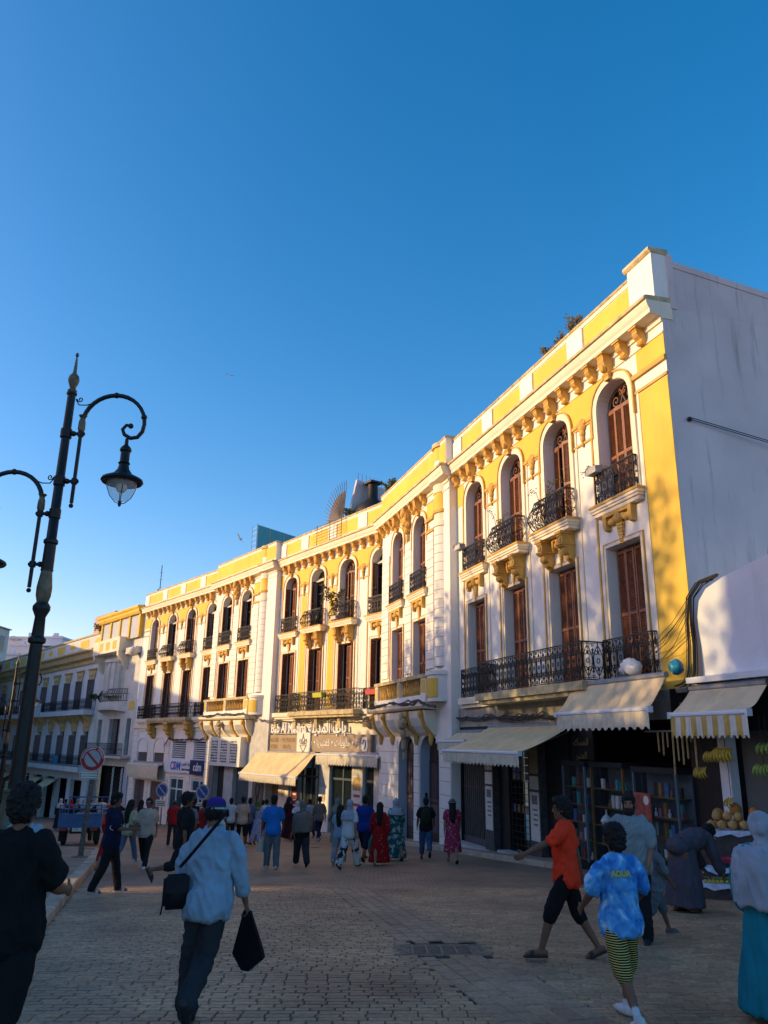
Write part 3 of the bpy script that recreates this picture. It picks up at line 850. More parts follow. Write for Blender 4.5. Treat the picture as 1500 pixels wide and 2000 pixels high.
# ornate shield between the two pavilion windows
def shield_mesh():
    mb = MB()
    mb.extrude([(-.02, .0), (.34, .0), (.36, -.25), (.24, -.5), (.28, -.75), (.12, -1.0), (-.02, -1.1)], -.17, .17, 'x')
    mb.ball((0, .30, -.18), .22, .12, .2, 10, 8); mb.ball((0, .24, -.62), .25, .13, .18, 10, 8)
    for s in (-1, 1): mb.ball((s*.2, .16, -.72), .12, .1, .14, 8, 6); mb.ball((s*.2, .2, -.3), .09, .1, .2, 8, 6)
    mb.ball((0, .14, -.98), .16, .1, .16, 8, 6); mb.ball((0, .08, -1.3), .09, .07, .22, 8, 6)
    me = mb.mesh('shield_ornament', True); me.materials.append(M_ochre); return me
SHIELD = shield_mesh()
for Fm, c in ((FR, 17.64), (FL, 16.75)): mkobj('shield_ornament', SHIELD, None, Fm @ T(c, PAV_O, 11.7), YB)
# right end strip and other yellow fields
def field(Fm, a0, a1, o, z0, z1, mat=M_yellow, name='wall_panel', t=.014):
    m = MB(); m.box(a0, a1, o-.005, o+t, z0, z1); return mkobj(name, m, mat, Fm, YB)
field(FR, .0, 1.12, 0, 2.6, 10.15); field(FR, .0, 1.12, 0, 10.72, 11.29)
b_ = MB(); b_.box(-.02, 1.35, -.01, .07, 10.58, 10.70); b_.box(-.02, 1.35, -.01, .04, 10.18, 10.25); mkobj('string_course', b_, M_ochre, FR, YB)
field(FR, 12.25, 12.85, 0, 10.45, 11.29); field(FL, 10.95, 11.28, 0, 10.45, 11.29); field(FK, 12.45, 13.9, 0, 10.45, 11.29)
b_ = MB(); b_.box(12.35, 13.9, -.01, .05, 10.2, 10.3); b_.box(12.35, 13.9, -.01, .04, 9.8, 9.86); mkobj('string_course', b_, M_ochre, FK, YB)
# entablature, corbels, parapets
entablature(FR, .0, 12.9, 0, (.02, 0)); entablature(FR, 12.95, 21.5, PAV_O, (.25, .25))
entablature(FL, -.2, 11.3, 0); entablature(FL, 11.35, 20.15, PAV_O, (.25, .25)); entablature(FK, .3, 13.95, 0, (0, .1))
corbels(FR, 0, 12.9, 0, [c for c, _ in R_W]); corbels(FR, 15.3, 21.5, PAV_O, [16.2, 19.08], .72)
corbels(FL, -.3, 11.3, 0, [c for c, _ in L_W]); corbels(FL, 14.2, 20.1, PAV_O, [15.25, 18.25], .72); corbels(FK, .2, 13.9, 0, [c for c, _ in K_W], .8)
parapet(FR, 1.0, 12.9, 0, [3.7, 6.7, 9.7, 12.5]); parapet(FR, 12.95, 21.5, PAV_O, [], 13.42)
parapet(FL, -.2, 11.3, 0, [2.2, 5.2, 8.3, 11.0]); parapet(FL, 11.35, 20.15, PAV_O, [], 13.42); parapet(FK, .2, 13.9, 0, [2.8, 6.3, 9.8, 13.5])
m = MB(); m.box(.0, 1.0, -.28, .16, 12.25, 13.52); eb = mkobj('parapet_end_block', m, M_white, FR, YB)
m = MB(); m.extrude([(-.34, 13.52), (.18, 13.52), (.24, 13.58), (.24, 13.66), (-.34, 13.68)], -.02, 1.08, 'x'); mkobj('coping', m, M_cope, FR, eb)

# ---- rusticated pilasters and the round pier of each pavilion
def rust_blocks(Fm, a, hw, o, z0, z1, h=.345, t=.055, mat=M_white):
    n = int((z1-z0)/h); h = (z1-z0)/n
    core = MB(); core.box(a-hw+.012, a+hw-.012, o-.02, o+t-.022, z0, z1)
    p = mkobj('pilaster', core, M_ochre, Fm, YB)
    mb = MB(); mb.box(-hw, hw, -.02, t, .012, h-.012); me = mb.mesh('stone_block'); me.materials.append(mat)
    for i in range(n): mkobj('stone_block', me, None, Fm @ T(a, o, z0+i*h), p)
def round_pier(Fm, a, o, r, z0, z1, h=.345):
    n = int((z1-z0)/h); h = (z1-z0)/n
    core = MB(); core.lathe([(r-.025, z0), (r-.025, z1)], 14, (a, o, 0), -.15, math.pi+.15)
    p = mkobj('round_pier', core.mesh('round_pier', True), M_ochre, Fm, YB)
    mb = MB(); mb.lathe([(r-.03, .012), (r, .012), (r, h-.012), (r-.03, h-.012)], 14, (0, 0, 0), -.15, math.pi+.15); me = mb.mesh('stone_block', True); me.materials.append(M_white)
    for i in range(n): mkobj('stone_block', me, None, Fm @ T(a, o, z0+i*h), p)
    for (za, zb, rr, mat, nm) in ((z1, z1+.18, r+.05, M_cream, 'pier_ring'), (z1+.18, z1+.34, r-.01, M_cream, 'pier_neck'), (z1+.34, 10.5, r-.005, M_cream, 'pier_neck'), (10.5, 10.62, r+.06, M_ochre, 'pier_ring'), (10.62, 11.35, r-.005, M_yellow, 'pier_drum'), (11.35, 11.70, r+.03, M_cream, 'pier_neck'), (11.70, 12.12, r+.24, M_cream, 'pier_cornice'), (12.12, 12.26, r+.30, M_cope, 'pier_band'), (12.26, 12.75, r-.02, M_white, 'pier_drum'), (12.75, 13.3, r, M_yellow, 'pier_drum'), (13.3, 13.48, r+.08, M_cope, 'pier_cap')):
        m = MB(); prof = [(0.01, za), (rr, za), (rr, zb), (0.01, zb)] if nm != 'pier_cornice' else [(0.01, za), (r+.04, za), (r+.22, za+.08), (rr-.03, zb-.12), (rr, zb), (0.01, zb)]
        m.lathe(prof, 16, (a, o, 0), -.35, math.pi+.35); mkobj(nm, m.mesh(nm, True), mat, Fm, p)
    return p
for Fm, d in ((FR, 0.0), (FL, -1.05)):
    round_pier(Fm, 13.95+d, -.03, .56, 4.45, 9.95)
    rust_blocks(Fm, 14.98+d, .42, PAV_O, 4.45, 9.95)
    rust_blocks(Fm, 17.64+d+(.16 if d else 0), .42, PAV_O, 4.45, 10.2)
    rust_blocks(Fm, 20.85+d*.85, .50 if not d else .42, PAV_O, 4.45, 10.2)
    rust_blocks(Fm, 13.12+d, .20, .06, 4.45, 10.0)
    field(Fm, 14.56+d, 15.38+d, PAV_O, 10.62, 11.28)
    m = MB(); m.box(14.5+d, 15.42+d, PAV_O-.01, PAV_O+.10, 10.48, 10.60); m.box(14.5+d, 15.42+d, PAV_O-.01, PAV_O+.07, 9.98, 10.1); mkobj('string_course', m, M_ochre, Fm, YB)

# ---- first floor balconies
long_balcony(FR, 3.45, 9.80, .65); long_balcony(FR, 9.95, 12.35, .16); long_balcony(FR, 1.2, 3.2, .16)
long_balcony(FL, 1.9, 8.35, .60); long_balcony(FL, 8.5, 11.0, .16); long_balcony(FL, -.2, 1.75, .16)
long_balcony(FK, 2.8, 9.9, .60); long_balcony(FK, .15, 2.6, .16); long_balcony(FK, 10.1, 13.2, .16)
# ---- stone balustrades over the pavilions
def baluster_mesh():
    mb = MB(); mb.lathe([(.055, 0), (.055, .05), (.035, .08), (.07, .20), (.062, .30), (.03, .46), (.028, .55), (.05, .58), (.05, .64)], 8); me = mb.mesh('baluster', True); me.materials.append(M_ochre); return me
BALUS = baluster_mesh()
def balustrade(Fm, a0, a1, colA, colR):
    o0, o1 = PAV_O + .10, PAV_O + .36
    m = MB(); m.box(a0, a1, PAV_O-.02, o1+.04, 3.2, 3.45)
    b = mkobj('balustrade', m, M_white, Fm, YB)
    m = MB(); m.box(a0-.03, a1+.03, o0, o1+.06, 4.10, 4.24); mkobj('handrail', m, M_cope, Fm, b)
    mid = (a0+a1)/2
    for a, hw in ((a0+.28, .28), (mid, .16), (a1-.2, .2)):
        m = MB(); m.box(a-hw, a+hw, o0+.01, o1+.01, 3.45, 4.10); p = mkobj('pedestal', m, M_white, Fm, b)
        m = MB(); m.box(a-hw*.75, a+hw*.75, o1, o1+.022, 3.52, 4.03); mkobj('pedestal_panel', m, M_yellow, Fm, b)
    for l, r_ in ((a0+.56, mid-.16), (mid+.16, a1-.4)):
        n = int((r_-l)/.235)
        for i in range(n): mkobj('baluster', BALUS, None, Fm @ T(l + (r_-l)*(i+.5)/n, (o0+o1)/2, 3.45), b)
    # rounded pedestal below the pier
    m = MB(); m.lathe([(.01, 3.15), (colR+.14, 3.15), (colR+.14, 4.12), (colR+.2, 4.12), (colR+.2, 4.26), (.01, 4.26)], 14, (colA, .1, 0), -.2, math.pi+.2); mkobj('pier_pedestal', m.mesh('pier_pedestal', True), M_white, Fm, b)
    m = MB(); m.lathe([(colR+.13, 3.3), (colR+.16, 3.3), (colR+.16, 4.0), (colR+.13, 4.0)], 14, (colA, .1, 0), .65, 2.3); mkobj('pedestal_panel', m.mesh('pedestal_panel', True), M_yellow, Fm, b)
    # cornice and fluted cove underneath
    m = MB(); m.extrude([(0, 2.86), (o1+.22, 2.92), (o1+.30, 3.0), (o1+.30, 3.12), (o1+.1, 3.2), (0, 3.2)], a0-.35, a1+.35, 'x'); c = mkobj('balcony_cornice', m, M_cream, Fm, b)
    prof = [(o1+.12, 2.86), (o1+.10, 2.6), (o1+.0, 2.3), (PAV_O+.16, 2.05), (PAV_O+.02, 1.92), (0, 1.92), (0, 2.86)]
    m = MB(); m.extrude(prof, a0-.15, a1+.15, 'x'); cv = mkobj('cove', m, M_cream, Fm, b)
    m = MB(); n = int((a1-a0)/.13)
    for i in range(n):
        x = a0 + (i+.5)*(a1-a0)/n
        if min(abs(x-(a0+(a1-a0)*f)) for f in (.02, .27, .5, .73, .98)) < .3: continue
        m.tube([(x, p[0]+.012, p[1]) for p in prof[1:4]], .022, 4)
    mkobj('cove_fluting', m, M_white, Fm, b)
    for f in (.02, .27, .73, .98):
        m = MB(); x = a0 + (a1-a0)*f
        pr = [(p[0]+.10, p[1]) for p in prof[:5]] + [(0, 1.75), (0, 2.86)]
        m.extrude(pr, x-.10, x+.10, 'x'); m.ball((x, prof[1][0]+.10, 2.72), .16, .1, .14, 8, 6); m.ball((x, PAV_O+.1, 1.85), .10, .1, .3, 8, 6)
        mkobj('cove_console', m, M_ochre, Fm, b)
    return b
balustrade(FR, 14.55, 21.2, 13.95, .58); balustrade(FL, 13.55, 20.2, 12.9, .58)
m = MB()
for (x, y, z, a, b2, c2) in ((0, .2, 0, .3, .16, .22), (-.22, .2, .1, .14, .12, .14), (.22, .2, .1, .14, .12, .14), (0, .22, .28, .16, .12, .2), (0, .16, -.35, .17, .12, .25), (.02, .12, -.75, .13, .1, .3), (.05, .08, -1.15, .08, .07, .3)): m.ball((x, y, z), a, b2, c2, 9, 7)
cart = m.mesh('cartouche', True); cart.materials.append(pmat('weathered_cartouche', (.42, .33, .2), .85, .3, 5, .4, 30, stain=.4))
mkobj('cartouche', cart, None, FR @ T(16.5, PAV_O+.45, 2.35), YB)
mkobj('cartouche', cart, None, FL @ T(16.9, PAV_O+.45, 2.6) @ Matrix.Diagonal((1, 1, .55, 1)), YB)

# ---- gable, roof and back
m = MB()
m.poly([(0.002, -.0, -3.5), (0.002, -16, -3.5), (0.002, -16, 11.75), (0.002, -.47, 13.36), (0.002, -.45, 13.5), (0.002, -.28, 13.5), (0.002, -.28, 12.25), (0.002, 0, 12.25)])
mkobj('gable_wall', m, M_gable, FR, YB)
m = MB(); m.box(-.03, .32, -.45, -.281, 12.0, 13.55); m.extrude([(-.45, 13.38), (-.45, 13.2), (-16, 11.6), (-16, 11.78)], -.02, .3, 'x'); mkobj('gable_coping', m, M_gable, FR, YB)
m = MB(); m.quad((0,-.3,12.1),(21.6,-.3,12.1),(21.6,-16,12.0),(0,-16,12.0)); mkobj('roof', m, M_concrete, FR, YB)
m = MB(); m.quad((-6,-.3,12.1),(20.3,-.3,12.1),(20.3,-16,12.0),(-6,-16,12.0)); mkobj('roof', m, M_concrete, FL, YB)
m = MB(); m.quad((0,-.3,12.1),(14,-.3,12.1),(14,-16,12.0),(0,-16,12.0)); m.quad((13.95,0,-6),(13.95,-16,-6),(13.95,-16,12.1),(13.95,0,12.1)); mkobj('roof', m, M_concrete, FK, YB)
# ------------------------------------------------------------ ground floors of the yellow building
M_shop = pmat('dark_shopfront', (0.013, 0.012, 0.013), 0.6, 0.2, 3, 0.1)
M_steel = pmat('blue_grey_steel', (0.09, 0.12, 0.14), 0.35, 0.15, 4, 0.05, metal=0.3)
M_marble = pmat('pale_marble', (0.55, 0.53, 0.50), 0.35, 0.18, 2.5, 0.0, stain=0.45, stain_col=(0.3, 0.28, 0.27))
M_tan = pmat('tan_sign_board', (0.34, 0.25, 0.17), 0.6, 0.08, 2, 0.05)
M_wood = pmat('honey_wood', (0.30, 0.18, 0.07), 0.5, 0.25, 5, 0.1)
M_paper = pmat('printed_paper', (0.62, 0.60, 0.55), 0.7, 0.10, 8, 0.0)
M_gold = pmat('gold_letters', (0.40, 0.28, 0.12), 0.4, 0.05, 5, 0.0, metal=0.5)
M_wlet = pmat('white_letters', (0.80, 0.79, 0.76), 0.5, 0.03, 5, 0.0)
M_shut = pmat('plum_brown_paint', (0.10, 0.075, 0.08), 0.55, 0.15, 4, 0.1)
M_ivory = pmat('ivory_panel', (0.78, 0.74, 0.66), 0.5, 0.04, 3, 0.0)
def bx(name, Fm, a0, a1, o0, o1, z0, z1, mat, par=None):
    m = MB(); m.box(a0, a1, o0, o1, z0, z1); return mkobj(name, m, mat, Fm, par if par is not None else YB)
# R wing
m = MB(); wall(m, 0, 12.9, -3.4, 2.86, [(2.95, 5.0, -2.6, 2.25, 0), (8.35, 1.5, -2.6, 1.9, 0), (11.45, 2.75, -2.6, 1.9, 0)], 0, .5)
mkobj('shop_wall', m, M_shop, FR, YB)
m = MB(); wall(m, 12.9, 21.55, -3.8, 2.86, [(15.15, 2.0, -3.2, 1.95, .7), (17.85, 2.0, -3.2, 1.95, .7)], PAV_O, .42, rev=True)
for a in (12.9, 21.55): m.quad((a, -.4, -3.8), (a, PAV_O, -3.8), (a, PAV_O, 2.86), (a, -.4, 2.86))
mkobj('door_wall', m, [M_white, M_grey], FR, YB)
bx('lintel_band', FR, .0, 12.9, .002, .03, 2.22, 2.86, M_concrete)
for c in (15.15, 17.85):
    d = bx('door', FR, c-1.02, c+1.02, PAV_O-.46, PAV_O-.40, -3.2, 1.95, M_dkbrown)
    for x in (-.5, .5):
        for z0, z1 in ((-1.6, -.6), (-.5, .9)): bx('door_panel', FR, c+x-.36, c+x+.36, PAV_O-.405, PAV_O-.38, z0, z1, M_shut, d)
    m = MB()
    for i in range(9): m.tube([(c-.9+.225*i, PAV_O-.36, -.4), (c-.9+.225*i, PAV_O-.36, 1.0)], .012, 4)
    for i in range(6): m.tube([(c, PAV_O-.36, 1.0), (c + .9*math.cos(math.pi*i/5), PAV_O-.36, 1.05+.6*math.sin(math.pi*i/5))], .012, 4)
    mkobj('door_grille', m, M_iron, FR, d)
for a, hw in ((13.48, .55), (16.5, .30), (20.2, 1.25)):
    rust_blocks(FR, a, hw, PAV_O, gzf(FR, a)-.1, 1.75, .44, .04)
bx('intercom', FR, 16.13, 16.18, PAV_O-.3, PAV_O-.2, -.6, -.2, M_black)
# barred gate, boarded pier, tile grating shop
m = MB()
for i in range(16): m.box(10.15+.165*i, 10.21+.165*i, -.12, -.05, -1.35, 1.9)
for z in (-1.4, .2, 1.8): m.box(10.1, 12.8, -.10, -.07, z, z+.06)
gt = mkobj('barred_gate', m, pmat('brown_gate_bars', (.10, .085, .075), .6, .2, 5, .1), FR, YB)
bx('kick_panel', FR, 10.1, 12.8, -.14, -.06, -2.4, -1.35, M_shut, gt)
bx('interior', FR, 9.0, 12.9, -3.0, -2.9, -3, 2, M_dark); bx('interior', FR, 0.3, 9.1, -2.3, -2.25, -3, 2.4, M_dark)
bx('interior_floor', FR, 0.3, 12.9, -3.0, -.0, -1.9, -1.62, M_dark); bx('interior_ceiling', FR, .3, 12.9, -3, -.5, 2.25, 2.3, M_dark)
bx('shop_step', FR, 9.9, 12.9, 0, .35, -1.95, -1.55, M_marble); bx('shop_step', FR, 7.6, 9.2, 0, .4, -1.8, -1.42, M_marble)
for a, z0, z1, nm in ((10.1, -.1, 1.2, 'x'), (7.05, -.2, 1.5, 'y')):
    p = bx('shop_pillar', FR, a-.32, a+.32, .0, .22, -2.4, 1.7, pmat('dark_stone_cladding', (.06, .06, .065), .7, .35, 10, .4, 18))
    for k, (zz0, zz1, mt) in enumerate(((-.95, .35, M_paper), (.42, .78, M_paper), (.85, 1.6, pmat('tan_paper', (.34, .28, .18), .7, .15, 6, 0)))):
        bx('poster', FR, a-.26, a+.26, .22, .226, zz0, zz1, mt, p)
        if k == 0:
            bx('poster_print', FR, a-.18, a+.16, .2265, .229, .02, .26, pmat('grey_ink', (.16, .16, .18), .7, .3, 12, 0), p)
            for q in range(4): bx('poster_print', FR, a-.16, a+.12-.05*(q % 2), .2265, .229, -.15-.13*q, -.10-.13*q, MATS['grey_ink'], p)
m = MB()
for i in range(5): m.box(7.8+.27*i, 7.83+.27*i, -.02, .01, -1.4, .6)
for i in range(12): m.box(7.8, 8.91, -.018, .008, -1.4+.18*i, -1.385+.18*i)
tr = mkobj('tile_rack', m, M_iron, FR, YB)
rr = random.Random(3)
tcols = [pmat('tile_%s' % n, c, .4, .35, 14, 0) for n, c in (('ochre', (.2, .13, .06)), ('blue', (.06, .1, .2)), ('green', (.06, .12, .08)), ('grey', (.2, .2, .2)))]
for i in range(4):
    for j in range(4): bx('ceramic_tile', FR, 7.84+.27*i, 8.05+.27*i, -.03, -.021, .62+.22*j, .82+.22*j, rr.choice(tcols), tr)
for i in range(4): bx('ceramic_tile', FR, 7.84+.27*i, 8.05+.27*i, -.03, -.021, -.3, -.08, rr.choice(tcols), tr)
# L wing: bakery and its neighbours
gL = lambda a: gzf(FL, a)
m = MB(); wall(m, -.25, 11.3, -4.6, 2.86, [(3.30, 4.7, -4.2, 1.2, 0), (7.35, 3.1, -4.2, 1.2, 0), (10.75, 1.0, -4.2, 1.2, 0)], 0, .4)
mkobj('bakery_wall', m, M_marble, FL, YB)
m = MB(); wall(m, 11.3, 20.2, -5.2, 2.86, [(14.6, 2.3, -4.6, .25, 0), (17.8, 1.5, -4.6, .25, 0)], PAV_O, .6)
for a in (11.3, 20.2): m.quad((a, -.4, -5.2), (a, PAV_O, -5.2), (a, PAV_O, 2.86), (a, -.4, 2.86))
mkobj('shop_wall', m, M_marble, FL, YB)
bx('lintel_band', FL, -.2, 11.3, .003, .05, 2.0, 2.86, M_cream)
m = MB()
for k in range(5): m.box(1.2+2.3*k, 1.5+2.3*k, .05, .35, 2.35, 2.86)
mkobj('slab_bracket', m, M_cope, FL, YB)
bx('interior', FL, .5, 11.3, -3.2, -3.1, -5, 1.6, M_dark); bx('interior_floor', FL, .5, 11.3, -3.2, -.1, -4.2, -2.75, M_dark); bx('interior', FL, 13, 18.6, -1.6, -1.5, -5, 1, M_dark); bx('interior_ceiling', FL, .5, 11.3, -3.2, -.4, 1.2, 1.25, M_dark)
def glass_bay(a0, a1, z1, n, mat=M_steel, o=-.1):
    fr = MB(); w_ = (a1-a0)/n
    for i in range(n+1): fr.box(a0+w_*i-.05, a0+w_*i+.05, o-.06, o+.03, -4.4, z1)
    fr.box(a0, a1, o-.06, o+.03, z1-.1, z1); fr.box(a0, a1, o-.05, o+.02, -.15, -.05)
    f = mkobj('shop_glazing', fr, mat, FL, YB)
    for i in range(n): bx('pane', FL, a0+w_*i+.05, a0+w_*(i+1)-.05, o-.03, o-.02, -4.4, z1-.1, glass_mat('shop_glass', (.02, .03, .033), .45, .06), f)
glass_bay(.95, 1.75, 1.2, 1); glass_bay(2.7, 4.75, 1.2, 2); glass_bay(5.8, 8.9, 1.2, 3)
bx('wood_panel', FL, 10.25, 11.25, -.15, -.08, -4.2, 1.2, M_wood)
bx('wood_panel', FL, 7.3, 8.2, -.6, -.5, -4.2, .3, M_wood)
def poster_pier(a0, a1, kind):
    p = bx('poster_pier', FL, a0, a1, -.2, .10, -4.4, 1.2, M_marble)
    if kind == 'food':
        bx('poster', FL, a0+.1, a1-.1, .10, .106, -2.6, .1, M_paper, p)
        for z0, z1, c in ((-.55, .05, (.38, .24, .08)), (-2.5, -2.0, (.35, .2, .1))): bx('poster_print', FL, a0+.14, a1-.14, .1065, .109, z0, z1, pmat('food_print%d' % int(z0*10), c, .6, .6, 12, 0), p)
        for q in range(3): bx('poster_print', FL, a0+.2, a1-.2, .1065, .109, -.85-.4*q, -.72-.4*q, pmat('red_ink', (.35, .05, .05), .6, .1, 5, 0), p)
    else:
        bx('poster', FL, a0+.06, a1-.06, .10, .106, -2.9, -.55, M_ivory, p)
        m = MB(); c = (a0+a1)/2
        m.tube([(c+.16*math.cos(q*math.pi/6), .112, -1.05+.16*math.sin(q*math.pi/6)) for q in range(13)], .018, 4); m.tube([(c+.07*math.cos(q*math.pi/4), .112, -1.05+.07*math.sin(q*math.pi/4)) for q in range(9)], .014, 4)
        mkobj('poster_print', m, pmat('orange_ink', (.45, .14, .04), .6, .1, 5, 0), FL, p)
poster_pier(1.75, 2.70, 'food'); poster_pier(4.78, 5.78, 'logo'); poster_pier(9.0, 10.2, 'logo')
rp = bx('red_poster', FL, 8.3, 8.85, -.06, -.05, -2.3, -.3, pmat('red_poster_print', (.22, .02, .025), .5, .1, 4, 0))
for q in range(3): bx('poster_print', FL, 8.42, 8.74, -.0495, -.047, -1.1-.28*q, -1.02-.28*q, M_wlet, rp)
m = MB(); m.box(11.5, 12.9, PAV_O, PAV_O+.03, -4.4, .25)
mo = mkobj('mosaic_panel', m, pmat('grey_pebble_mosaic', (.13, .12, .11), .6, .7, 16, .3, 40), FL, YB)
m = MB()
for dx in (-.22, .22): m.tube([(12.2+dx*math.cos(t*.9), PAV_O+.035, -3.4+.35*t) for t in range(10)], .035, 4)
mkobj('mosaic_motif', m, M_black, FL, mo)
bx('brown_pier', FL, 18.6, 19.6, PAV_O, PAV_O+.06, -5, .3, pmat('taupe_panel', (.20, .17, .155), .6, .1, 2, .05))
bx('glass_door', FL, 13.5, 15.7, PAV_O-.3, PAV_O-.25, -4.6, .25, M_steel); bx('dark_door', FL, 17.1, 18.5, PAV_O-.3, PAV_O-.25, -4.6, .25, M_shop)
rust_blocks(FL, 19.9, .28, PAV_O, -4.4, 1.7, .44, .04)
# perforated white panel above the side shop
PP = thing('perforated_panel', 'white box panel with oval perforations under the lit stone balcony', 'panel', FL @ T(16.2, PAV_O, .15))
WP = FL @ T(13.95, PAV_O, .15)
bx('panel_core', WP, .05, 4.45, .02, .40, .03, 1.70, M_shop, PP)
m = MB(); pr = random.Random(11)
def perf_cells(mb, a0, a1, z0, z1, nx, nz, y, fn=None):
    for i in range(nx):
        for j in range(nz):
            x0, x1 = a0+(a1-a0)*i/nx, a0+(a1-a0)*(i+1)/nx; q0, q1 = z0+(z1-z0)*j/nz, z0+(z1-z0)*(j+1)/nz
            cx, cz = (x0+x1)/2, (q0+q1)/2; hx, hz = (x1-x0)/2, (q1-q0)/2; ang = pr.uniform(-.8, .8); s = pr.uniform(.62, .9)
            rim = [(x1, cz), (x1, q1), (cx, q1), (x0, q1), (x0, cz), (x0, q0), (cx, q0), (x1, q0)]
            ov = []
            for k in range(8):
                t = k*math.pi/4; ex, ez = hx*s*math.cos(t), hz*s*math.sin(t)*.98
                ov.append((cx + ex + .12*hx*math.sin(ang)*math.sin(t), cz + ez))
            for k in range(8):
                l = (k+1) % 8; mb.quad(*[(p[0], y, p[1]) for p in (rim[k], rim[l], ov[l], ov[k])])
for k in range(3):
    a0 = .45 + 1.42*k; perf_cells(m, a0, a0+1.0, .18, 1.52, 5, 8, .46)
for (x0, x1, z0, z1) in ((0, .45, 0, 1.72), (1.45, 1.87, 0, 1.72), (2.87, 3.29, 0, 1.72), (4.29, 4.5, 0, 1.72)): m.quad((x0, .46, z0), (x1, .46, z0), (x1, .46, z1), (x0, .46, z1))
for a0 in (.45, 1.87, 3.29):
    for z0, z1 in ((0, .18), (1.52, 1.72)): m.quad((a0, .46, z0), (a0+1.0, .46, z0), (a0+1.0, .46, z1), (a0, .46, z1))
for z in (0, 1.72): m.quad((0, .46, z), (4.5, .46, z), (4.5, .0, z), (0, .0, z))
m.quad((4.5, .46, 0), (4.5, 0, 0), (4.5, 0, 1.72), (4.5, .46, 1.72)); m.quad((0, .46, 0), (0, 0, 0), (0, 0, 1.72), (0, .46, 1.72))
mkobj('panel_face', m.mesh('panel_face', fix=False), M_ivory, WP, PP)
# bakery signs
BS = thing('bakery_sign', 'long tan bakery fascia sign with white centre emblem and French and Arabic wording', 'shop sign', FL @ T(6.5, .1, 1.6))
bx('sign_board', FL, 7.9, 13.3, .05, .22, 1.12, 2.0, M_tan, BS); bx('sign_board', FL, .95, 6.55, .05, .22, 1.15, 2.02, M_tan, BS)
bx('emblem_panel', FL, 6.52, 7.93, .05, .30, 1.02, 2.12, M_ivory, BS)
m = MB()
cx, cz = 7.22, 1.62
m.tube([(cx-.36, .31, cz-.12), (cx, .31, cz-.52), (cx+.36, .31, cz-.12)], .022, 4); m.tube([(cx-.24, .31, cz-.17), (cx+.24, .31, cz-.17)], .02, 4)
for s in (-1, 1):
    m.tube([(cx+s*x, .31, z) for x, z in ((.20, cz-.1), (.38, cz+.02), (.36, cz+.16), (.24, cz+.14), (.22, cz+.04))], .022, 4)
    m.tube([(cx+s*.15, .31, cz-.1), (cx+s*.13, .31, cz+.1), (cx, .31, cz+.36)], .022, 4)
m.ball((cx, .31, cz+.4), .05, .02, .05); m.box(cx-.1, cx+.1, .30, .315, cz-.12, cz+.06)
mkobj('emblem', m, pmat('emblem_grey', (.22, .21, .2), .5, .05, 5, 0), FL, BS)
text('wording', 'BOULANGERIE • PATISSERIE', .34, M_gold, FL @ TXF(10.3, .225, 1.72), BS, .012)
text('wording', 'CAFETERIA', .34, M_gold, FL @ TXF(11.1, .225, 1.36), BS, .012); text('wording', 'PIZZA', .34, M_gold, FL @ TXF(9.2, .225, 1.36), BS, .012)
text('wording', arabic('مخبزة • حلويات • كفتيريا • بيتزا'), .50, M_wlet, FL @ TXF(4.15, .225, 1.62), BS, .012)
for a in (12.75, 1.45):
    m = MB(); m.extrude([(a-.2, 1.25), (a+.2, 1.25), (a+.25, 1.4), (a+.25, 1.75), (a+.2, 1.9), (a-.2, 1.9), (a-.25, 1.75), (a-.25, 1.4)], .22, .24, 'y'); e = mkobj('side_emblem', m, M_ivory, FL, BS)
    m = MB(); m.tube([(a+.12*math.cos(t), .245, 1.58+.2*math.sin(t*1.0)) for t in [k*.7 for k in range(8)]], .03, 4); mkobj('emblem', m, M_steel, FL, BS)
BL = thing('bakery_lettering', 'raised white letters naming the bakery above the tan sign', 'shop sign', FL @ T(6.9, .2, 2.05))
bx('letter_rail', FL, 2.7, 11.1, .16, .2, 2.05, 2.10, M_metal, BL)
text('raised_letters', 'Bab Al Madina', .70, M_wlet, FL @ TXF(9.05, .24, 2.34), BL, .05, bold=.012)
text('raised_letters', arabic('باب المدينة'), .82, M_wlet, FL @ TXF(4.9, .24, 2.36), BL, .05, bold=.012)
# K wing: shutters, bank
m = MB(); wall(m, -.1, 13.95, -6.2, 2.86, [(4.9, 2.3, -6, -.85, 0), (1.25, 2.3, -6, -.85, 0), (11.75, 2.0, -6, -1.3, 0), (8.5, 2.0, -6, -1.3, 0), (4.9, 2.3, .35, 1.55, 0), (1.25, 2.3, .35, 1.55, 0), (11.75, 2.0, 0, .72, 0), (8.5, 2.0, 0, .72, 0)], 0, .25)
mkobj('bank_wall', m, M_white, FK, YB)
for c in (11.75, 8.5):
    for s in (-1, 1):
        d = bx('shop_shutter', FK, c+s*.53-.5, c+s*.53+.5, -.15, -.08, -6, -1.3, M_shut)
        for q in range(3): bx('shutter_plank', FK, c+s*.53-.46+.31*q, c+s*.53-.18+.31*q, -.08, -.06, -5.8, -1.4, M_shut, d)
for c in (11.75, 8.5): bx('mezzanine_shutter', FK, c-.95, c+.95, -.15, -.1, 0, .72, M_shut)
for c in (11.75, 8.5):
    me = band_mesh('blind_arch', .0, .1, -.01, .06, .75, M_white, True, 1.9, 1.75, .7); mkobj('blind_arch', me, None, FK @ T(c, 0, 0), YB)
for c in (4.9, 1.25):
    f = bx('vent_recess', FK, c-1.15, c+1.15, -.24, -.22, .35, 1.55, M_black)
    for i in range(8):
        m = MB(); m.extrude([(-.16, .40+.145*i), (-.02, .36+.145*i), (-.02, .40+.145*i), (-.16, .44+.145*i)], c-1.15, c+1.15, 'x'); mkobj('vent_slat', m, M_alu, FK, f)
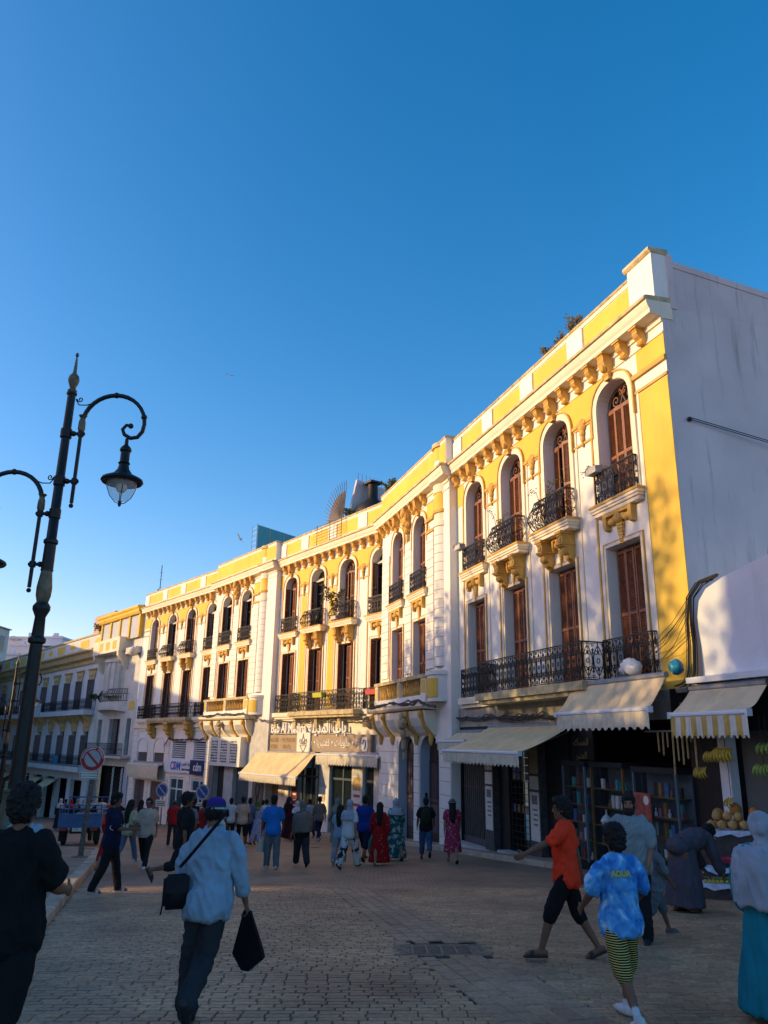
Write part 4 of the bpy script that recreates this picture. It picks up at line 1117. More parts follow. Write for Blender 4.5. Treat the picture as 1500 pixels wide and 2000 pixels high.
for c, n in ((4.9, 2), (1.25, 2)):
    fr = MB()
    for i in range(n+1): fr.box(c-1.12+2.24*i/n-.06, c-1.12+2.24*i/n+.06, -.14, -.05, -6, -.85)
    for z in (-1.0, -1.7, -3.6): fr.box(c-1.15, c+1.15, -.135, -.055, z, z+.1)
    f = mkobj('bank_door', fr, M_alu, FK, YB)
    for i in range(n): bx('pane', FK, c-1.06+1.12*i, c-.06+1.12*i, -.11, -.10, -6, -.95, glass_mat('bank_glass', (.03, .07, .09), .8, .05), f)
for a in (6.7, 3.0, -.05): rust_blocks(FK, a if a > 0 else .0, .30 if a > 0 else .1, 0, -4.9, -.7, .44, .04)
rust_blocks(FK, 13.4, .5, 0, -5.2, 2.4, .44, .04); rust_blocks(FK, 10.25, .25, 0, -5.0, .7, .44, .04); rust_blocks(FK, 6.9, .3, 0, -.3, 1.7, .44, .04)
m = MB(); m.box(-.1, 13.95, -.01, .14, 2.5, 2.72); m.box(-.1, 13.95, -.01, .08, 2.3, 2.38); mkobj('string_course', m, M_cream, FK, YB)
for a in (2.9, 6.4, 9.7): mkobj('cove_console', CONSOLE, None, FK @ T(a, 0, 2.85) @ Matrix.Diagonal((2.2, 1.3, 1.3, 1)), YB)
BK = thing('bank_sign', 'white bank fascia sign with blue initials beside the brown shutters', 'shop sign', FK @ T(4.7, .05, -.1))
M_cdm = pmat('bank_blue', (.02, .14, .55), .4, .04, 5, 0); M_navy = pmat('bank_navy', (.008, .022, .12), .4, .04, 5, 0)
bx('sign_board', FK, 2.35, 7.0, .02, .14, -.55, .28, M_alu, BK)
text('initials', 'CDM', .78, M_cdm, FK @ TXF(4.95, .145, -.13), BK, .01, bold=.02)
bx('red_mark', FK, 4.95, 5.05, .145, .16, -.25, .0, pmat('red_mark', (.5, .02, .04), .5, 0, 1, 0), BK)
text('wording', arabic('مصرف المغرب'), .30, M_black, FK @ TXF(3.1, .145, .05), BK, .008)
text('wording', 'CREDIT DU MAROC', .17, M_black, FK @ TXF(3.1, .145, -.32), BK, .008, bold=.004)
B2 = thing('bank_logo_box', 'navy blue box sign with white initials above the bank door', 'shop sign', FK @ T(1.1, .05, -.1))
bx('sign_board', FK, -.05, 2.3, .02, .26, -.58, .35, M_navy, B2); text('initials', 'cdm', .75, M_wlet, FK @ TXF(1.1, .265, -.10), B2, .01, bold=.015)
# ------------------------------------------------------------ awnings
def scallop(mb, a0, a1, o, zt, h, n, amp=.05, stripes=False):
    N = n*6
    for i in range(N):
        x0, x1 = a0+(a1-a0)*i/N, a0+(a1-a0)*(i+1)/N
        zz = lambda t: zt - h + amp*abs(math.sin(math.pi*t/6))*1.0 - amp*.5
        oo = lambda t: o + .018*math.sin(t*2.1) + .012*math.sin(t*.9)
        mb.cur = (i//6) % 2 if stripes else 0
        zm = zt - h*.5
        mb.quad((x0, o, zt), (x1, o, zt), (x1, (oo(i+1)+o)/2, zm), (x0, (oo(i)+o)/2, zm))
        mb.quad((x0, (oo(i)+o)/2, zm), (x1, (oo(i+1)+o)/2, zm), (x1, oo(i+1), zz(i+1)), (x0, oo(i), zz(i)))
def awning(Fm, name, label, a0, a1, o0, z0, o1, z1, vh, canvas, val, n=14, amp=.06, stripes=False, seams=5, sag=.06, zfr=0.0, ofr=0.0, fl=(0, 0)):
    W = Fm @ T((a0+a1)/2, o0, z0)
    A = thing(name, label, 'awning', W, 'shop awnings')
    NX, NY = 36, 12; vs = []; fs = []
    for j in range(NY+1):
        t = j/NY
        for i in range(NX+1):
            u = i/NX; a = a0+(a1-a0)*u; 
            vs.append((a, o0+(o1+ofr*(u-.5)-o0)*t, z0+(z1+zfr*(u-.5)-z0)*t - sag*math.sin(math.pi*t)*(0.75+.25*math.cos(2*math.pi*u*seams)) + .03*noise.noise(Vector((a*1.7, t*2.2, a0)))*math.sin(math.pi*t)))
    for j in range(NY):
        for i in range(NX): fs.append((j*(NX+1)+i, j*(NX+1)+i+1, (j+1)*(NX+1)+i+1, (j+1)*(NX+1)+i))
    m = MB(); m.add(vs, fs); me = m.mesh('canopy', fix=False); me.shade_smooth()
    mkobj('canopy', me, canvas, Fm, A)
    m = MB(); m.tube([(a0-.03, o1-ofr/2, z1-.03-zfr/2), (a1+.03, o1+ofr/2, z1-.03+zfr/2)], .05, 8); m.box(a0-.05, a0+.02, o1-.06, o1+.06, z1-.1, z1+.03); m.box(a1-.02, a1+.05, o1-.06, o1+.06, z1-.1, z1+.03); mkobj('front_bar', m, M_alu, Fm, A)
    m = MB(); scallop(m, a0, a1, o1+.02, z1-.06, vh, n, amp, stripes); mkobj('valance', m.mesh('valance', fix=False), val, Fm, A)
    m = MB(); m.tube([(a0, o0, z0), (a1, o0, z0)], .07, 8); mkobj('roller', m, M_metal, Fm, A)
    for a in (a0+.25, a1-.25):
        m = MB(); mid = (a+(.5 if a < (a0+a1)/2 else -.5), (o0+o1)/2, (z0+z1)/2-.22); m.tube([(a, o0, z0-.2), mid], .025, 6); m.tube([mid, (a, o1, z1-.05)], .02, 6); mkobj('arm', m, M_metal, Fm, A)
    return A
M_strw = pmat('white_stripe_canvas', (.66, .64, .58), .85, .12, 5, .2, 60, stain=.3); M_stry = pmat('yellow_stripe_canvas', (.55, .38, .10), .85, .15, 5, .2, 60, stain=.3)
awning(FR, 'shop_awning', 'wide beige awning sloping over the barred gate and tile racks', 4.97, 10.19, .1, 2.19, 1.72, 1.45, .30, M_canvas, M_val, 22)
awning(FR, 'shop_awning', 'stained beige awning high above the perfume shop windows', .3, 4.1, .55, 3.12, 1.05, 2.42, .36, M_canvasg, M_val, 14, .07)
awning(FR, 'shop_awning', 'faded awning with yellow and white striped valance over the fruit shop', -2.3, -.15, .32, 2.80, .86, 2.28, .40, M_canvasg, [M_strw, M_stry], 14, .06, True)
awning(FR, 'shop_awning', 'small grey awning tucked in behind the wide beige one', 10.4, 12.8, .1, 2.05, .9, 1.75, .25, M_canvasg, M_val, 8, .03)
awning(FL, 'shop_awning', 'sunlit golden awning reaching out from the bakery', 5.95, 12.6, .25, 1.1, 1.35, -.08, .36, M_canvas, M_val, 26, .05, sag=.04)
awning(FL, 'shop_awning', 'rolled-in bakery awning with ruffled valance below the Arabic sign', -.2, 5.3, .25, 1.15, .60, 1.08, .45, M_canvasg, M_val, 22, .06)
awning(FK, 'shop_awning', 'pleated cream awning over the plum brown shop shutters', 7.05, 13.2, .05, .0, .55, -.12, .95, M_canvasg, M_val, 30, .03)
# ------------------------------------------------------------ neighbours
# low white shop on the right
M_wshop = pmat('white_limewash', (.66, .68, .72), .85, .07, 1.2, .35, 9, stain=.3, stain_col=(.35, .35, .38))
WS = thing('white_shop', 'low white limewashed shop with a dark open front beside the yellow building', 'building', FR @ T(-3, .1, -1.1))
m = MB(); O = .14
top = [(-.30, 3.05), (-.36, 4.3), (-.45, 4.62), (-.7, 4.84), (-1.2, 4.98), (-2.4, 5.18), (-4, 5.3), (-9, 5.3)]
for i in range(len(top)-1):
    (x0, z0), (x1, z1) = top[i], top[i+1]
    if i == 0: continue
    m.quad((x0, O, 3.0), (x1, O, 3.0), (x1, O, z1), (x0, O, z0)); m.quad((x0, O, z0), (x1, O, z1), (x1, -7, z1), (x0, -7, z0))
m.quad((top[1][0], O, 3.0), (top[1][0], O, 4.3), (top[1][0], -7, 4.3), (top[1][0], -7, 3.0))
mkobj('wall', m.mesh('wall', True), M_wshop, FR, WS)
bx('ledge', FR, -9, -.15, -.2, .42, 2.90, 3.02, M_wshop, WS)
bx('fascia', FR, -9, .2, -.2, .05, 1.95, 2.88, M_shop, WS)
bx('pillar', FR, -.98, -.70, .05, .25, -.55, 1.95, M_wshop, WS); bx('pillar_base', FR, -1.1, -.6, -.1, .22, -1.4, -.55, M_shop, WS)
bx('partition', FR, -.62, .3, -.4, .02, -1.4, 1.95, M_shop, WS)
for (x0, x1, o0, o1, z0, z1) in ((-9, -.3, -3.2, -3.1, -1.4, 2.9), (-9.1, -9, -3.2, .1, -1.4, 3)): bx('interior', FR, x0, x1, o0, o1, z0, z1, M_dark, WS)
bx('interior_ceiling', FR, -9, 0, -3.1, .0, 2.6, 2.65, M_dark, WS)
m = MB(); m.lathe([(.01, 0), (.22, .02), (.30, .2), (.26, .42), (.14, .52), (.01, .55)], 12); tag(mkobj('clay_jar', m.mesh('clay_jar', True), pmat('terracotta', (.16, .05, .04), .7, .2, 4, .1), FR @ T(-2.25, -.5, 5.12)), 'round terracotta jar standing on the low white roof', 'jar')
# perfume shop cabinets
M_case = pmat('cabinet_black', (.016, .017, .02), .35, .1, 3, 0); M_brass = pmat('brass_trim', (.30, .19, .07), .35, .15, 5, 0, metal=.6); M_caseb = pmat('cabinet_blue_grey', (.10, .14, .18), .45, .1, 3, 0)
M_cg = glass_mat('cabinet_glass', (.05, .07, .08), .10, .03)
def cabinet(label, a0, a1, o0, o1, z0, z1, nsh, frame):
    K = thing('display_cabinet', label, 'display cabinet', FR @ T((a0+a1)/2, (o0+o1)/2, z0), 'perfume shop display cabinets')
    bx('back', FR, a0, a1, o0, o0+.04, z0, z1, M_caseb, K); bx('plinth', FR, a0, a1, o0, o1, z0, z0+.35, M_case, K); bx('top', FR, a0-.02, a1+.02, o0, o1+.02, z1-.12, z1, M_case, K)
    for a in (a0, a1-.05): bx('post', FR, a, a+.05, o1-.05, o1, z0+.35, z1-.12, frame, K); bx('side', FR, a+.01, a+.02, o0, o1-.05, z0+.35, z1-.12, M_cg, K)
    shs = []
    for i in range(nsh):
        z = z0 + .38 + (z1-z0-.6)*i/nsh; bx('shelf', FR, a0+.03, a1-.03, o0+.04, o1-.04, z, z+.025, M_brass, K); shs.append(z+.026)
    bx('pane', FR, a0+.05, a1-.05, o1-.02, o1-.012, z0+.36, z1-.13, M_cg, K)
    return shs
goods = [pmat('goods_%s' % n, c, .4, .1, 6, 0) for n, c in (('white', (.75, .75, .72)), ('teal', (.05, .38, .40)), ('black', (.02, .02, .025)), ('amber', (.3, .15, .04)), ('pink', (.45, .2, .25)), ('blue', (.05, .14, .35)), ('silver', (.6, .62, .65)), ('red', (.3, .04, .04)))]
gm = []
for w_, d_, h_ in ((.07, .05, .16), (.10, .06, .22), (.06, .06, .10), (.12, .05, .28)):
    for mt in goods:
        mb = MB()
        if w_ < .065: mb.lathe([(.03, 0), (.035, .02), (.035, .08), (.012, .10), (.012, .13), (.018, .13), (.018, .16), (.005, .165)], 8)
        else: mb.box(-w_/2, w_/2, -d_/2, d_/2, 0, h_)
        me = mb.mesh('perfume_box'); me.materials.append(mt); gm.append((w_, h_, me, mt.name[6:]))
gr = random.Random(5)
SHN = ['bottom', 'second', 'middle', 'fourth', 'top']
def stock(shs, a0, a1, o, pitch, cab):
    for k, z in enumerate(shs):
        a = a0 + .1
        while a < a1 - .1:
            w_, h_, me, cn = gr.choice(gm)
            if gr.random() < .8:
                bt = w_ < .065
                tag(mkobj('perfume_bottle' if bt else 'perfume_box', me, None, FR @ T(a, o + gr.uniform(-.05, .05), z) @ RZ(gr.uniform(-.3, .3))), '%s perfume %s on the %s shelf of the %s' % (cn, 'bottle' if bt else ('box, tall' if h_ > .25 else 'box, wide' if h_ > .2 else 'box, small'), SHN[k], cab), 'perfume', 'perfumes in the display cabinets')
            a += w_ + gr.uniform(.02, pitch)
s1 = cabinet('tall glass perfume cabinet with teal bottles next to the dark doorway', 4.05, 5.15, -.05, .40, -1.45, 1.25, 5, M_caseb); stock(s1, 4.05, 5.15, .2, .10, 'cabinet by the doorway')
s2 = cabinet('brass framed glass perfume cabinet in the middle of the shopfront', 2.55, 3.95, -.25, .30, -1.45, 1.25, 5, M_brass); stock(s2, 2.6, 3.9, .1, .16, 'brass framed cabinet')
s3 = cabinet('glass perfume cabinet with a red poster beside the white pillar', .45, 2.0, .0, .42, -1.45, 1.20, 5, M_caseb); stock(s3, .45, 2.0, .22, .10, 'cabinet with the poster')
po = bx('poster', FR, 1.35, 1.95, .43, .436, -.25, .65, pmat('red_brown_poster', (.30, .07, .05), .5, .5, 7, 0)); po.parent = None; po.matrix_parent_inverse = Matrix(); po.matrix_basis = WM[po]
tag(po, 'red brown poster with a white disc on the cabinet glass', 'poster')
m = MB(); m.extrude([(1.52+.10*math.cos(q*math.pi/6), .5+.10*math.sin(q*math.pi/6)) for q in range(12)], .4365, .439, 'y'); mkobj('poster_print', m, M_paper, FR, po)
m = MB(); m.lathe([(.01, 0), (.12, .02), (.15, .10), (.10, .19), (.03, .24), (.025, .34), (.04, .36)], 12); tag(mkobj('porcelain_vase', m.mesh('porcelain_vase', True), pmat('porcelain', (.7, .72, .74), .2, .03, 3, 0), FR @ T(3.55, .15, s2[2])), 'round white porcelain vase in the brass framed cabinet', 'vase')
SG = thing('perfume_shop_sign', 'dim gold Arabic lettering on the black perfume shop fascia', 'shop sign', FR @ T(4.4, -.2, 1.4))
text('lettering', arabic('المسك'), .26, M_gold, FR @ TXF(4.75, .02, 1.72), SG, .01); text('lettering', arabic('العنبر'), .26, M_gold, FR @ TXF(4.75, .02, 1.38), SG, .01)
bx('sign_backing', FR, 4.2, 5.3, -.06, .0, 1.27, 2.2, M_case, SG)
LT = thing('shop_letter_sign', 'dark fascia corner with one pale raised letter above the cane sticks', 'shop sign', FR @ T(.2, .2, 2.2))
bx('sign_backing', FR, -.3, .7, .06, .2, 1.95, 2.85, M_case, LT); text('lettering', '\uFEEB\u0640', .5, M_metal, FR @ TXF(.25, .205, 2.45), LT, .01)
m = MB(); m.box(-.16, .16, 0, .10, 0, .09); tag(mkobj('flood_light', m, M_metal, FR @ T(.05, .3, 2.78) @ Matrix.Rotation(-.5, 4, 'X')), 'small grey flood light under the tangle of cables', 'lamp')
# cane sticks
mst = pmat('pale_cane_wood', (.42, .30, .14), .6, .2, 10, 0)
SR = tag(mkobj('stick_rail', MB().box(-.42, 1.15, .56, .60, 1.93, 1.97), M_metal, FR), 'thin metal rail the wooden sticks hang from', 'rail')
for i, (a, L_) in enumerate(((.72, .38), (.55, .45), (.40, .28), (.22, .82), (.08, .55), (-.08, .62), (-.22, .50), (-.34, .18), (-.46, .75))):
    m = MB(); m.tube([(0, 0, 0), (0, 0, -L_), (0, 0, -L_-.03)], [.022, .020, .008], 7); tag(mkobj('wooden_stick', m.mesh('wooden_stick', True), mst, FR @ T(a, .58, 1.93) @ Matrix.Rotation(gr.uniform(-.03, .03), 4, 'Y')), 'pale wooden stick hanging from the rail beside the striped awning', 'stick', 'wooden sticks hanging in a row')
# fruit stall -------------------------------------------------------
STW = on_ground(7.22, 15.23, 0, math.radians(-31.5)) @ Matrix.Scale(.75, 4)
H1, H2, H3 = .34, .62, 1.42
ST = thing('fruit_stall', 'stepped wooden fruit stall draped with white paper in front of the dark shop', 'market stall', STW)
M_crate = pmat('dark_crate_wood', (.06, .05, .045), .8, .3, 6, .2)
for k, (y0, y1, h) in enumerate(((-1.9, -1.25, H1), (-1.25, -.55, H2), (-.55, .6, H3))):
    m = MB(); m.box(-1.5, 1.7, y0, y1, .0, h); mkobj('stall_step', m, M_crate, STW, ST)
    m = MB(); N = 20
    for i in range(N):
        x0, x1 = -1.5+3.2*i/N, -1.5+3.2*(i+1)/N; w0 = .02*math.sin(i*2.1); w1 = .02*math.sin((i+1)*2.1)
        m.quad((x0, y0-.03+w0, h+.01), (x1, y0-.03+w1, h+.01), (x1, y0-.05-w1, h-.10+2*w1), (x0, y0-.05-w0, h-.10+2*w0)); m.quad((x0, y0-.03+w0, h+.01), (x1, y0-.03+w1, h+.01), (x1, y1, h+.03), (x0, y1, h+.03))
    mkobj('paper_liner', m.mesh('paper_liner', fix=False), pmat('blue_white_paper', (.50, .56, .68), .7, .2, 6, .2), STW, ST)
M_mel = pmat('cantaloupe_skin', (.52, .29, .10), .7, .2, 9, .5, 40); M_pum = pmat('orange_melon_skin', (.48, .20, .03), .5, .15, 4, .1); M_wm = pmat('watermelon_flesh', (.52, .035, .07), .4, .15, 10, .1); M_rind = pmat('watermelon_rind', (.05, .13, .04), .4, .2, 4, 0); M_gr = pmat('green_grapes', (.20, .24, .05), .3, .3, 5, 0); M_dg = pmat('dark_grapes', (.03, .05, .025), .3, .3, 5, 0); M_lem = pmat('lemon_yellow', (.50, .40, .04), .4, .15, 6, .1)
def melon(r, sx, mat, nm):
    m = MB(); m.ball((0, 0, r), r, r, r*sx, 14, 10); m.tube([(0, 0, r+r*sx-.01), (.01, 0, r+r*sx+.03)], .008, 5); me = m.mesh(nm, True); me.materials.append(mat); return me
CANT = melon(.115, .95, M_mel, 'cantaloupe'); PUMP = melon(.15, 1.2, M_pum, 'orange_melon')
for x, y, z in [(x, y, z + H3 - .78) for x, y, z in ((-1.32, -.42, .8), (-1.07, -.44, .8), (-.82, -.42, .8), (-.56, -.40, .8), (-1.2, -.22, .82), (-.95, -.2, .82), (-1.18, -.33, 1.0), (-.93, -.33, 1.0), (-.3, -.42, .8), (-.05, -.4, .8), (-.68, -.3, .99))]:
    tag(mkobj('cantaloupe', CANT, None, STW @ T(x, y, z) @ RZ(gr.random()*6)), ('round tan cantaloupe in the bottom row at the stall\'s top step' if z < H3 + .1 else 'round tan cantaloupe stacked on top of the other cantaloupes'), 'melon', 'cantaloupes on the stall')
for x, y, z in ((-1.2, .15, H3+.22), (-.8, .3, H3+.35), (-.35, .2, H3+.25), (.1, .25, H3+.2), (-.75, .15, H3+.02)):
    tag(mkobj('orange_melon', PUMP, None, STW @ T(x, y, z) @ Matrix.Rotation(.5, 4, 'X')), 'oval orange melon on the top step of the stall', 'melon', 'orange melons on the stall')
def wedge():
    m = MB(); n = 10; R_ = .20
    pts = [(R_*math.cos(math.pi*i/n), -R_*math.sin(math.pi*i/n)) for i in range(n+1)]
    m.cur = 0; m.extrude([(x*.93, z*.93) for x, z in pts], -.06, .06, 'y'); m.cur = 1
    for i in range(n):
        (x0, z0), (x1, z1) = pts[i], pts[i+1]
        m.quad((x0, -.061, z0), (x1, -.061, z1), (x1, .061, z1), (x0, .061, z0)); m.quad((x0, -.061, z0), (x1, -.061, z1), (x1*.93, -.061, z1*.93), (x0*.93, -.061, z0*.93)); m.quad((x0, .061, z0), (x1, .061, z1), (x1*.93, .061, z1*.93), (x0*.93, .061, z0*.93))
    me = m.mesh('watermelon_slice', fix=False); me.materials.append(M_wm); me.materials.append(M_rind); return me
WED = wedge()
for x, y, a in ((-1.25, -.78, .2), (-.92, -.75, -.25), (-.55, -.8, .4), (-.2, -.75, 0), (.2, -.8, .3)):
    tag(mkobj('watermelon_slice', WED, None, STW @ T(x, y, H2+.20) @ RZ(a) @ Matrix.Rotation(.5, 4, 'X')), 'red watermelon wedge lying at the back of the front step', 'watermelon', 'watermelon wedges on the stall')
m = MB()
for k in range(220): m.ball((gr.gauss(-1.0, .16), gr.gauss(-1.55, .10), H1+.03+gr.random()*.09), .017, n=6, m=4)
tag(stuff(mkobj('grape_heap', m.mesh('grape_heap', True), M_gr, STW)), 'heap of green grapes on paper at the front of the stall', 'grapes')
m = MB()
for k in range(160): m.ball((gr.gauss(-.9, .2), gr.gauss(-1.05, .07), H2+.03+gr.random()*.08), .018, n=6, m=4)
tag(stuff(mkobj('grape_heap', m.mesh('grape_heap', True), M_dg, STW)), 'heap of dark grapes behind the green ones', 'grapes')
LEM = MB(); LEM.ball((0, 0, .04), .05, .038, .038, 10, 8); LEM = LEM.mesh('lemon', True); LEM.materials.append(M_lem)
for k in range(7): tag(mkobj('lemon', LEM, None, STW @ T(-1.35+.09*k+gr.uniform(-.02, .02), -1.84+gr.uniform(-.03, .03), H1+.01) @ RZ(gr.random()*3)), 'yellow lemon on the edge of the stall front', 'lemon', 'lemons on the stall')
SCL = thing('weighing_scale', 'blue weighing scale on a dark stand beside the stall', 'scale', FR @ T(-.45, .55, -.15))
bx('scale_body', FR, -.85, -.05, .35, .75, -.13, -.03, pmat('scale_blue', (.02, .20, .50), .4, .1, 3, 0), SCL); bx('scale_pan', FR, -.80, -.1, .38, .72, -.03, -.01, M_metal, SCL); bx('scale_stand', FR, -.75, -.15, .4, .7, -1.3, -.13, M_crate, SCL)
M_ban = pmat('banana_yellow', (.45, .31, .03), .5, .2, 10, .05); M_bang = pmat('banana_green', (.20, .27, .04), .5, .2, 10, .05); M_twine = pmat('twine', (.05, .04, .03), .8, .1, 3, 0)
def bananas(label, a, o, z, n, fan, mat, ztop=2.2, sc=1.0):
    Bn = thing('banana_bunch', label, 'bananas', FR @ T(a, o, z), 'banana bunches hanging from the shop ceiling')
    m = MB(); m.tube([(a, o, z+.02), (a, o, ztop)], .006, 4); mkobj('twine', m, M_twine, FR, Bn)
    for k in range(n):
        t = (k-(n-1)/2)/max(1, n-1); tier = k % 2
        pts = []
        for j in range(7):
            s_ = j/6; pts.append((a + t*fan*.12*sc*(1+.5*s_), o + (.02+.11*math.sin(s_*2.6))*sc*(1 if tier else .7), z - .20*sc*s_ - tier*.025 + .03*abs(t)))
        m = MB(); m.tube(pts, [.008*sc, .018*sc, .022*sc, .023*sc, .022*sc, .016*sc, .006*sc], 6); mkobj('banana', m.mesh('banana', True), mat, FR, Bn)
bananas('small yellow banana bunch hung beside the wooden sticks', -.45, .45, 1.25, 9, 2.0, M_ban)
bananas('narrow banana bunch at the top of the white pillar', -.85, .55, 1.55, 7, 1.6, M_ban, sc=.9)
bananas('largest yellow banana bunch hanging right of the white pillar', -1.2, .50, 1.62, 13, 2.6, M_ban, sc=1.25)
bananas('thin low bunch of bananas halfway down the dark shop', -1.05, .35, .72, 6, 1.4, M_ban, 1.5, .8)
bananas('green and yellow banana bunch at the far side of the fruit shop', -2.2, .55, 1.35, 9, 2.2, M_bang)
bananas('upper green banana bunch above the green and yellow one', -2.28, .50, 1.72, 7, 2.2, M_bang)

# ------------------------------------------------------------ grey stone house with bowed balconies, next along the street
M_stone = pmat('pale_stone', (.60, .57, .52), .85, .12, 1.5, .25, 20, stain=.5)
GH = thing('bow_fronted_house', 'narrow pale house with bowed iron balcony and a curtained glass loggia', 'building', FK @ T(19, 0, -5.2))
gh = lambda nm, a0, a1, o0, o1, z0, z1, mt: bx(nm, FK, a0, a1, o0, o1, z0, z1, mt, GH)
m = MB(); wall(m, 14.0, 24.0, 0, 12.3, [(15.4, 1.0, .4, 3.3, 0), (18.7, 2.6, .4, 3.3, 0), (22.4, 1.0, .4, 3.3, 0)], 0, .4); wall(m, 14.0, 24.0, -6.5, 0, [(19, 7.5, -6.2, -.5, 0)], 0, .4); mkobj('wall', m, M_stone, FK, GH)
gh('interior', 14.1, 23.9, -1.2, -1.1, -6.5, 3.4, M_dark)
for a in (15.4, 18.0, 19.4, 22.4): gh('shutter_door', a-.5, a+.5, -.36, -.30, .4, 3.3, pmat('grey_brown_shutter', (.12, .11, .105), .6, .2, 5, .1))
# glazed loggia
gh('loggia_back', 14.1, 24.0, -.02, .05, 9.9, 12.1, M_cream)
for i in range(5):
    a = 14.3 + 2.35*i; gh('loggia_post', a-.14, a+.14, .05, .4, 9.9, 11.9, M_yellow)
for i in range(4):
    a = 14.3 + 2.35*i; m = MB(); n = 16
    for k in range(n): m.quad(*[(a+.25+1.9*q/n, .25+.05*(q % 2), z) for q, z in ((k, 9.9), (k+1, 9.9), (k+1, 11.8), (k, 11.8))])
    mkobj('curtain', m.mesh('curtain', fix=False), pmat('white_curtain', (.66, .66, .66), .9, .05, 3, 0), FK, GH)
m = MB(); m.extrude([(-.3, 11.85), (.5, 11.85), (.62, 12.05), (.62, 12.2), (.75, 12.35), (.75, 12.5), (-.3, 12.6)], 14.05, 24.2, 'x'); mkobj('cornice', m, M_yellow, FK, GH)
# yellow balcony box with curved brackets
gh('balcony_box', 16.8, 23.6, .0, 1.0, 8.9, 10.1, M_cream)
for a in (18, 19.7, 21.4): 
    for q in (-.25, .25): gh('balcony_panel', a+q-.18, a+q+.18, 1.0, 1.02, 9.15, 9.85, M_yellow)
for a in (17.1, 23.2):
    m = MB(); m.extrude([(0, 8.9), (1.0, 8.9), (.95, 8.5), (.6, 8.2), (.3, 7.6), (0, 7.3)], a-.2, a+.2, 'x'); mkobj('bracket', m, M_cream, FK, GH)
gh('side_cornice', 14.2, 16.6, 0, .5, 8.6, 9.1, M_stone); m = MB(); m.ball((14.6, .5, 8.7), .5, .45, .4); mkobj('urn', m.mesh('urn', True), M_stone, FK, GH)
# fluted bow
m = MB(); m.lathe([(2.6, 5.2), (2.6, 8.0), (2.75, 8.05), (2.75, 8.3), (0.01, 8.3)], 20, (19.4, -1.7, 0), .55, math.pi-.55); mkobj('bow_window', m.mesh('bow_window', True), M_stone, FK, GH)
for k in range(9):
    q = .62 + (math.pi-1.24)*k/8; x, y = 19.4+2.62*math.cos(q), -1.7+2.62*math.sin(q)
    m = MB(); m.tube([(x, y, 5.2), (x, y, 8.0)], .10 if k % 2 == 0 else .05, 6); mkobj('bow_column', m, M_stone, FK, GH)
    if k in (2, 4, 6):
        m = MB(); m.x = T(19.4+2.63*math.cos(q+.12), -1.7+2.63*math.sin(q+.12), 0) @ RZ(q+.12-math.pi/2); m.box(-.22, .22, -.02, .02, 5.3, 7.7); mkobj('pane', m, pmat('pale_shutter', (.48, .47, .44), .6, .1, 3, 0), FK, GH)
m = MB()
def bowp(t, r): return (19.3 + (r+1.6)*math.cos(t), -1.0+(r)*math.sin(t)*1.0)
for k in range(30):
    q = math.pi*(.06+.88*k/29); pts = []
    for j in range(6):
        s = j/5; r_ = 1.85 + .28*math.sin(math.pi*(1-s)**1.2*.9); x, y = bowp(q, r_); pts.append((x, y, 4.75+1.0*s))
    m.tube(pts, .022, 4)
for z, r_ in ((5.75, 1.85), (4.75, 1.95), (5.35, 2.05)): m.tube([(bowp(math.pi*(.06+.88*k/20), r_)[0], bowp(math.pi*(.06+.88*k/20), r_)[1], z) for k in range(21)], .03, 4)
mkobj('railing', m, M_iron, FK, GH)
m = MB(); pts = [bowp(math.pi*(.04+.92*k/16), 2.0) for k in range(17)]
for k in range(16):
    (x0, y0), (x1, y1) = pts[k], pts[k+1]; zb0 = 3.55 + .5*math.sin(math.pi*k/16)**.6; zb1 = 3.55+.5*math.sin(math.pi*(k+1)/16)**.6
    m.quad((x0, y0, zb0), (x1, y1, zb1), (x1, y1, 4.7), (x0, y0, 4.7)); m.quad((x0, y0, 4.7), (x1, y1, 4.7), (x1, -.1, 4.7), (x0, -.1, 4.7)); m.quad((x0, y0, zb0), (x1, y1, zb1), (x1, -.1, zb1), (x0, -.1, zb0))
mkobj('balcony_hood', m, M_stone, FK, GH)
gh('yellow_plaque', 14.6, 15.6, .0, .03, 4.0, 4.7, M_yellow)
m = MB(); m.x = T(19, 0, .35)
for k in range(36): m.tube([(-4.6+9.2*k/35, .7, 0), (-4.6+9.2*k/35, .7, .95)], .022, 4)
for z in (0, .5, .95): m.tube([(-4.6, .7, z), (4.6, .7, z)], .03, 4)
mkobj('railing', m, M_iron, FK, GH); gh('balcony', 14.3, 23.7, 0, .75, .15, .33, M_stone)
for a in (15.6, 17.6, 21.3):
    m = MB(); m.box(a-.13, a+.13, .02, .10, -5.5, -.6); st_ = mkobj('zigzag_strip', m, M_white, FK, GH)
    m = MB()
    for k in range(16): m.quad((a-.13, .104, -5.4+.3*k), (a+.02, .104, -5.3+.3*k), (a+.02, .104, -5.18+.3*k), (a-.13, .104, -5.28+.3*k)); m.quad((a+.13, .104, -5.25+.3*k), (a-.02, .104, -5.15+.3*k), (a-.02, .104, -5.03+.3*k), (a+.13, .104, -5.13+.3*k))
    mkobj('zigzag_mark', m.mesh('zigzag_mark', fix=False), M_black, FK, st_)
gh('blue_grey_pier', 14.2, 15.1, .0, .08, -6, -.6, M_grey); gh('blue_grey_pier', 22.9, 23.9, 0, .08, -6, -.6, M_grey)
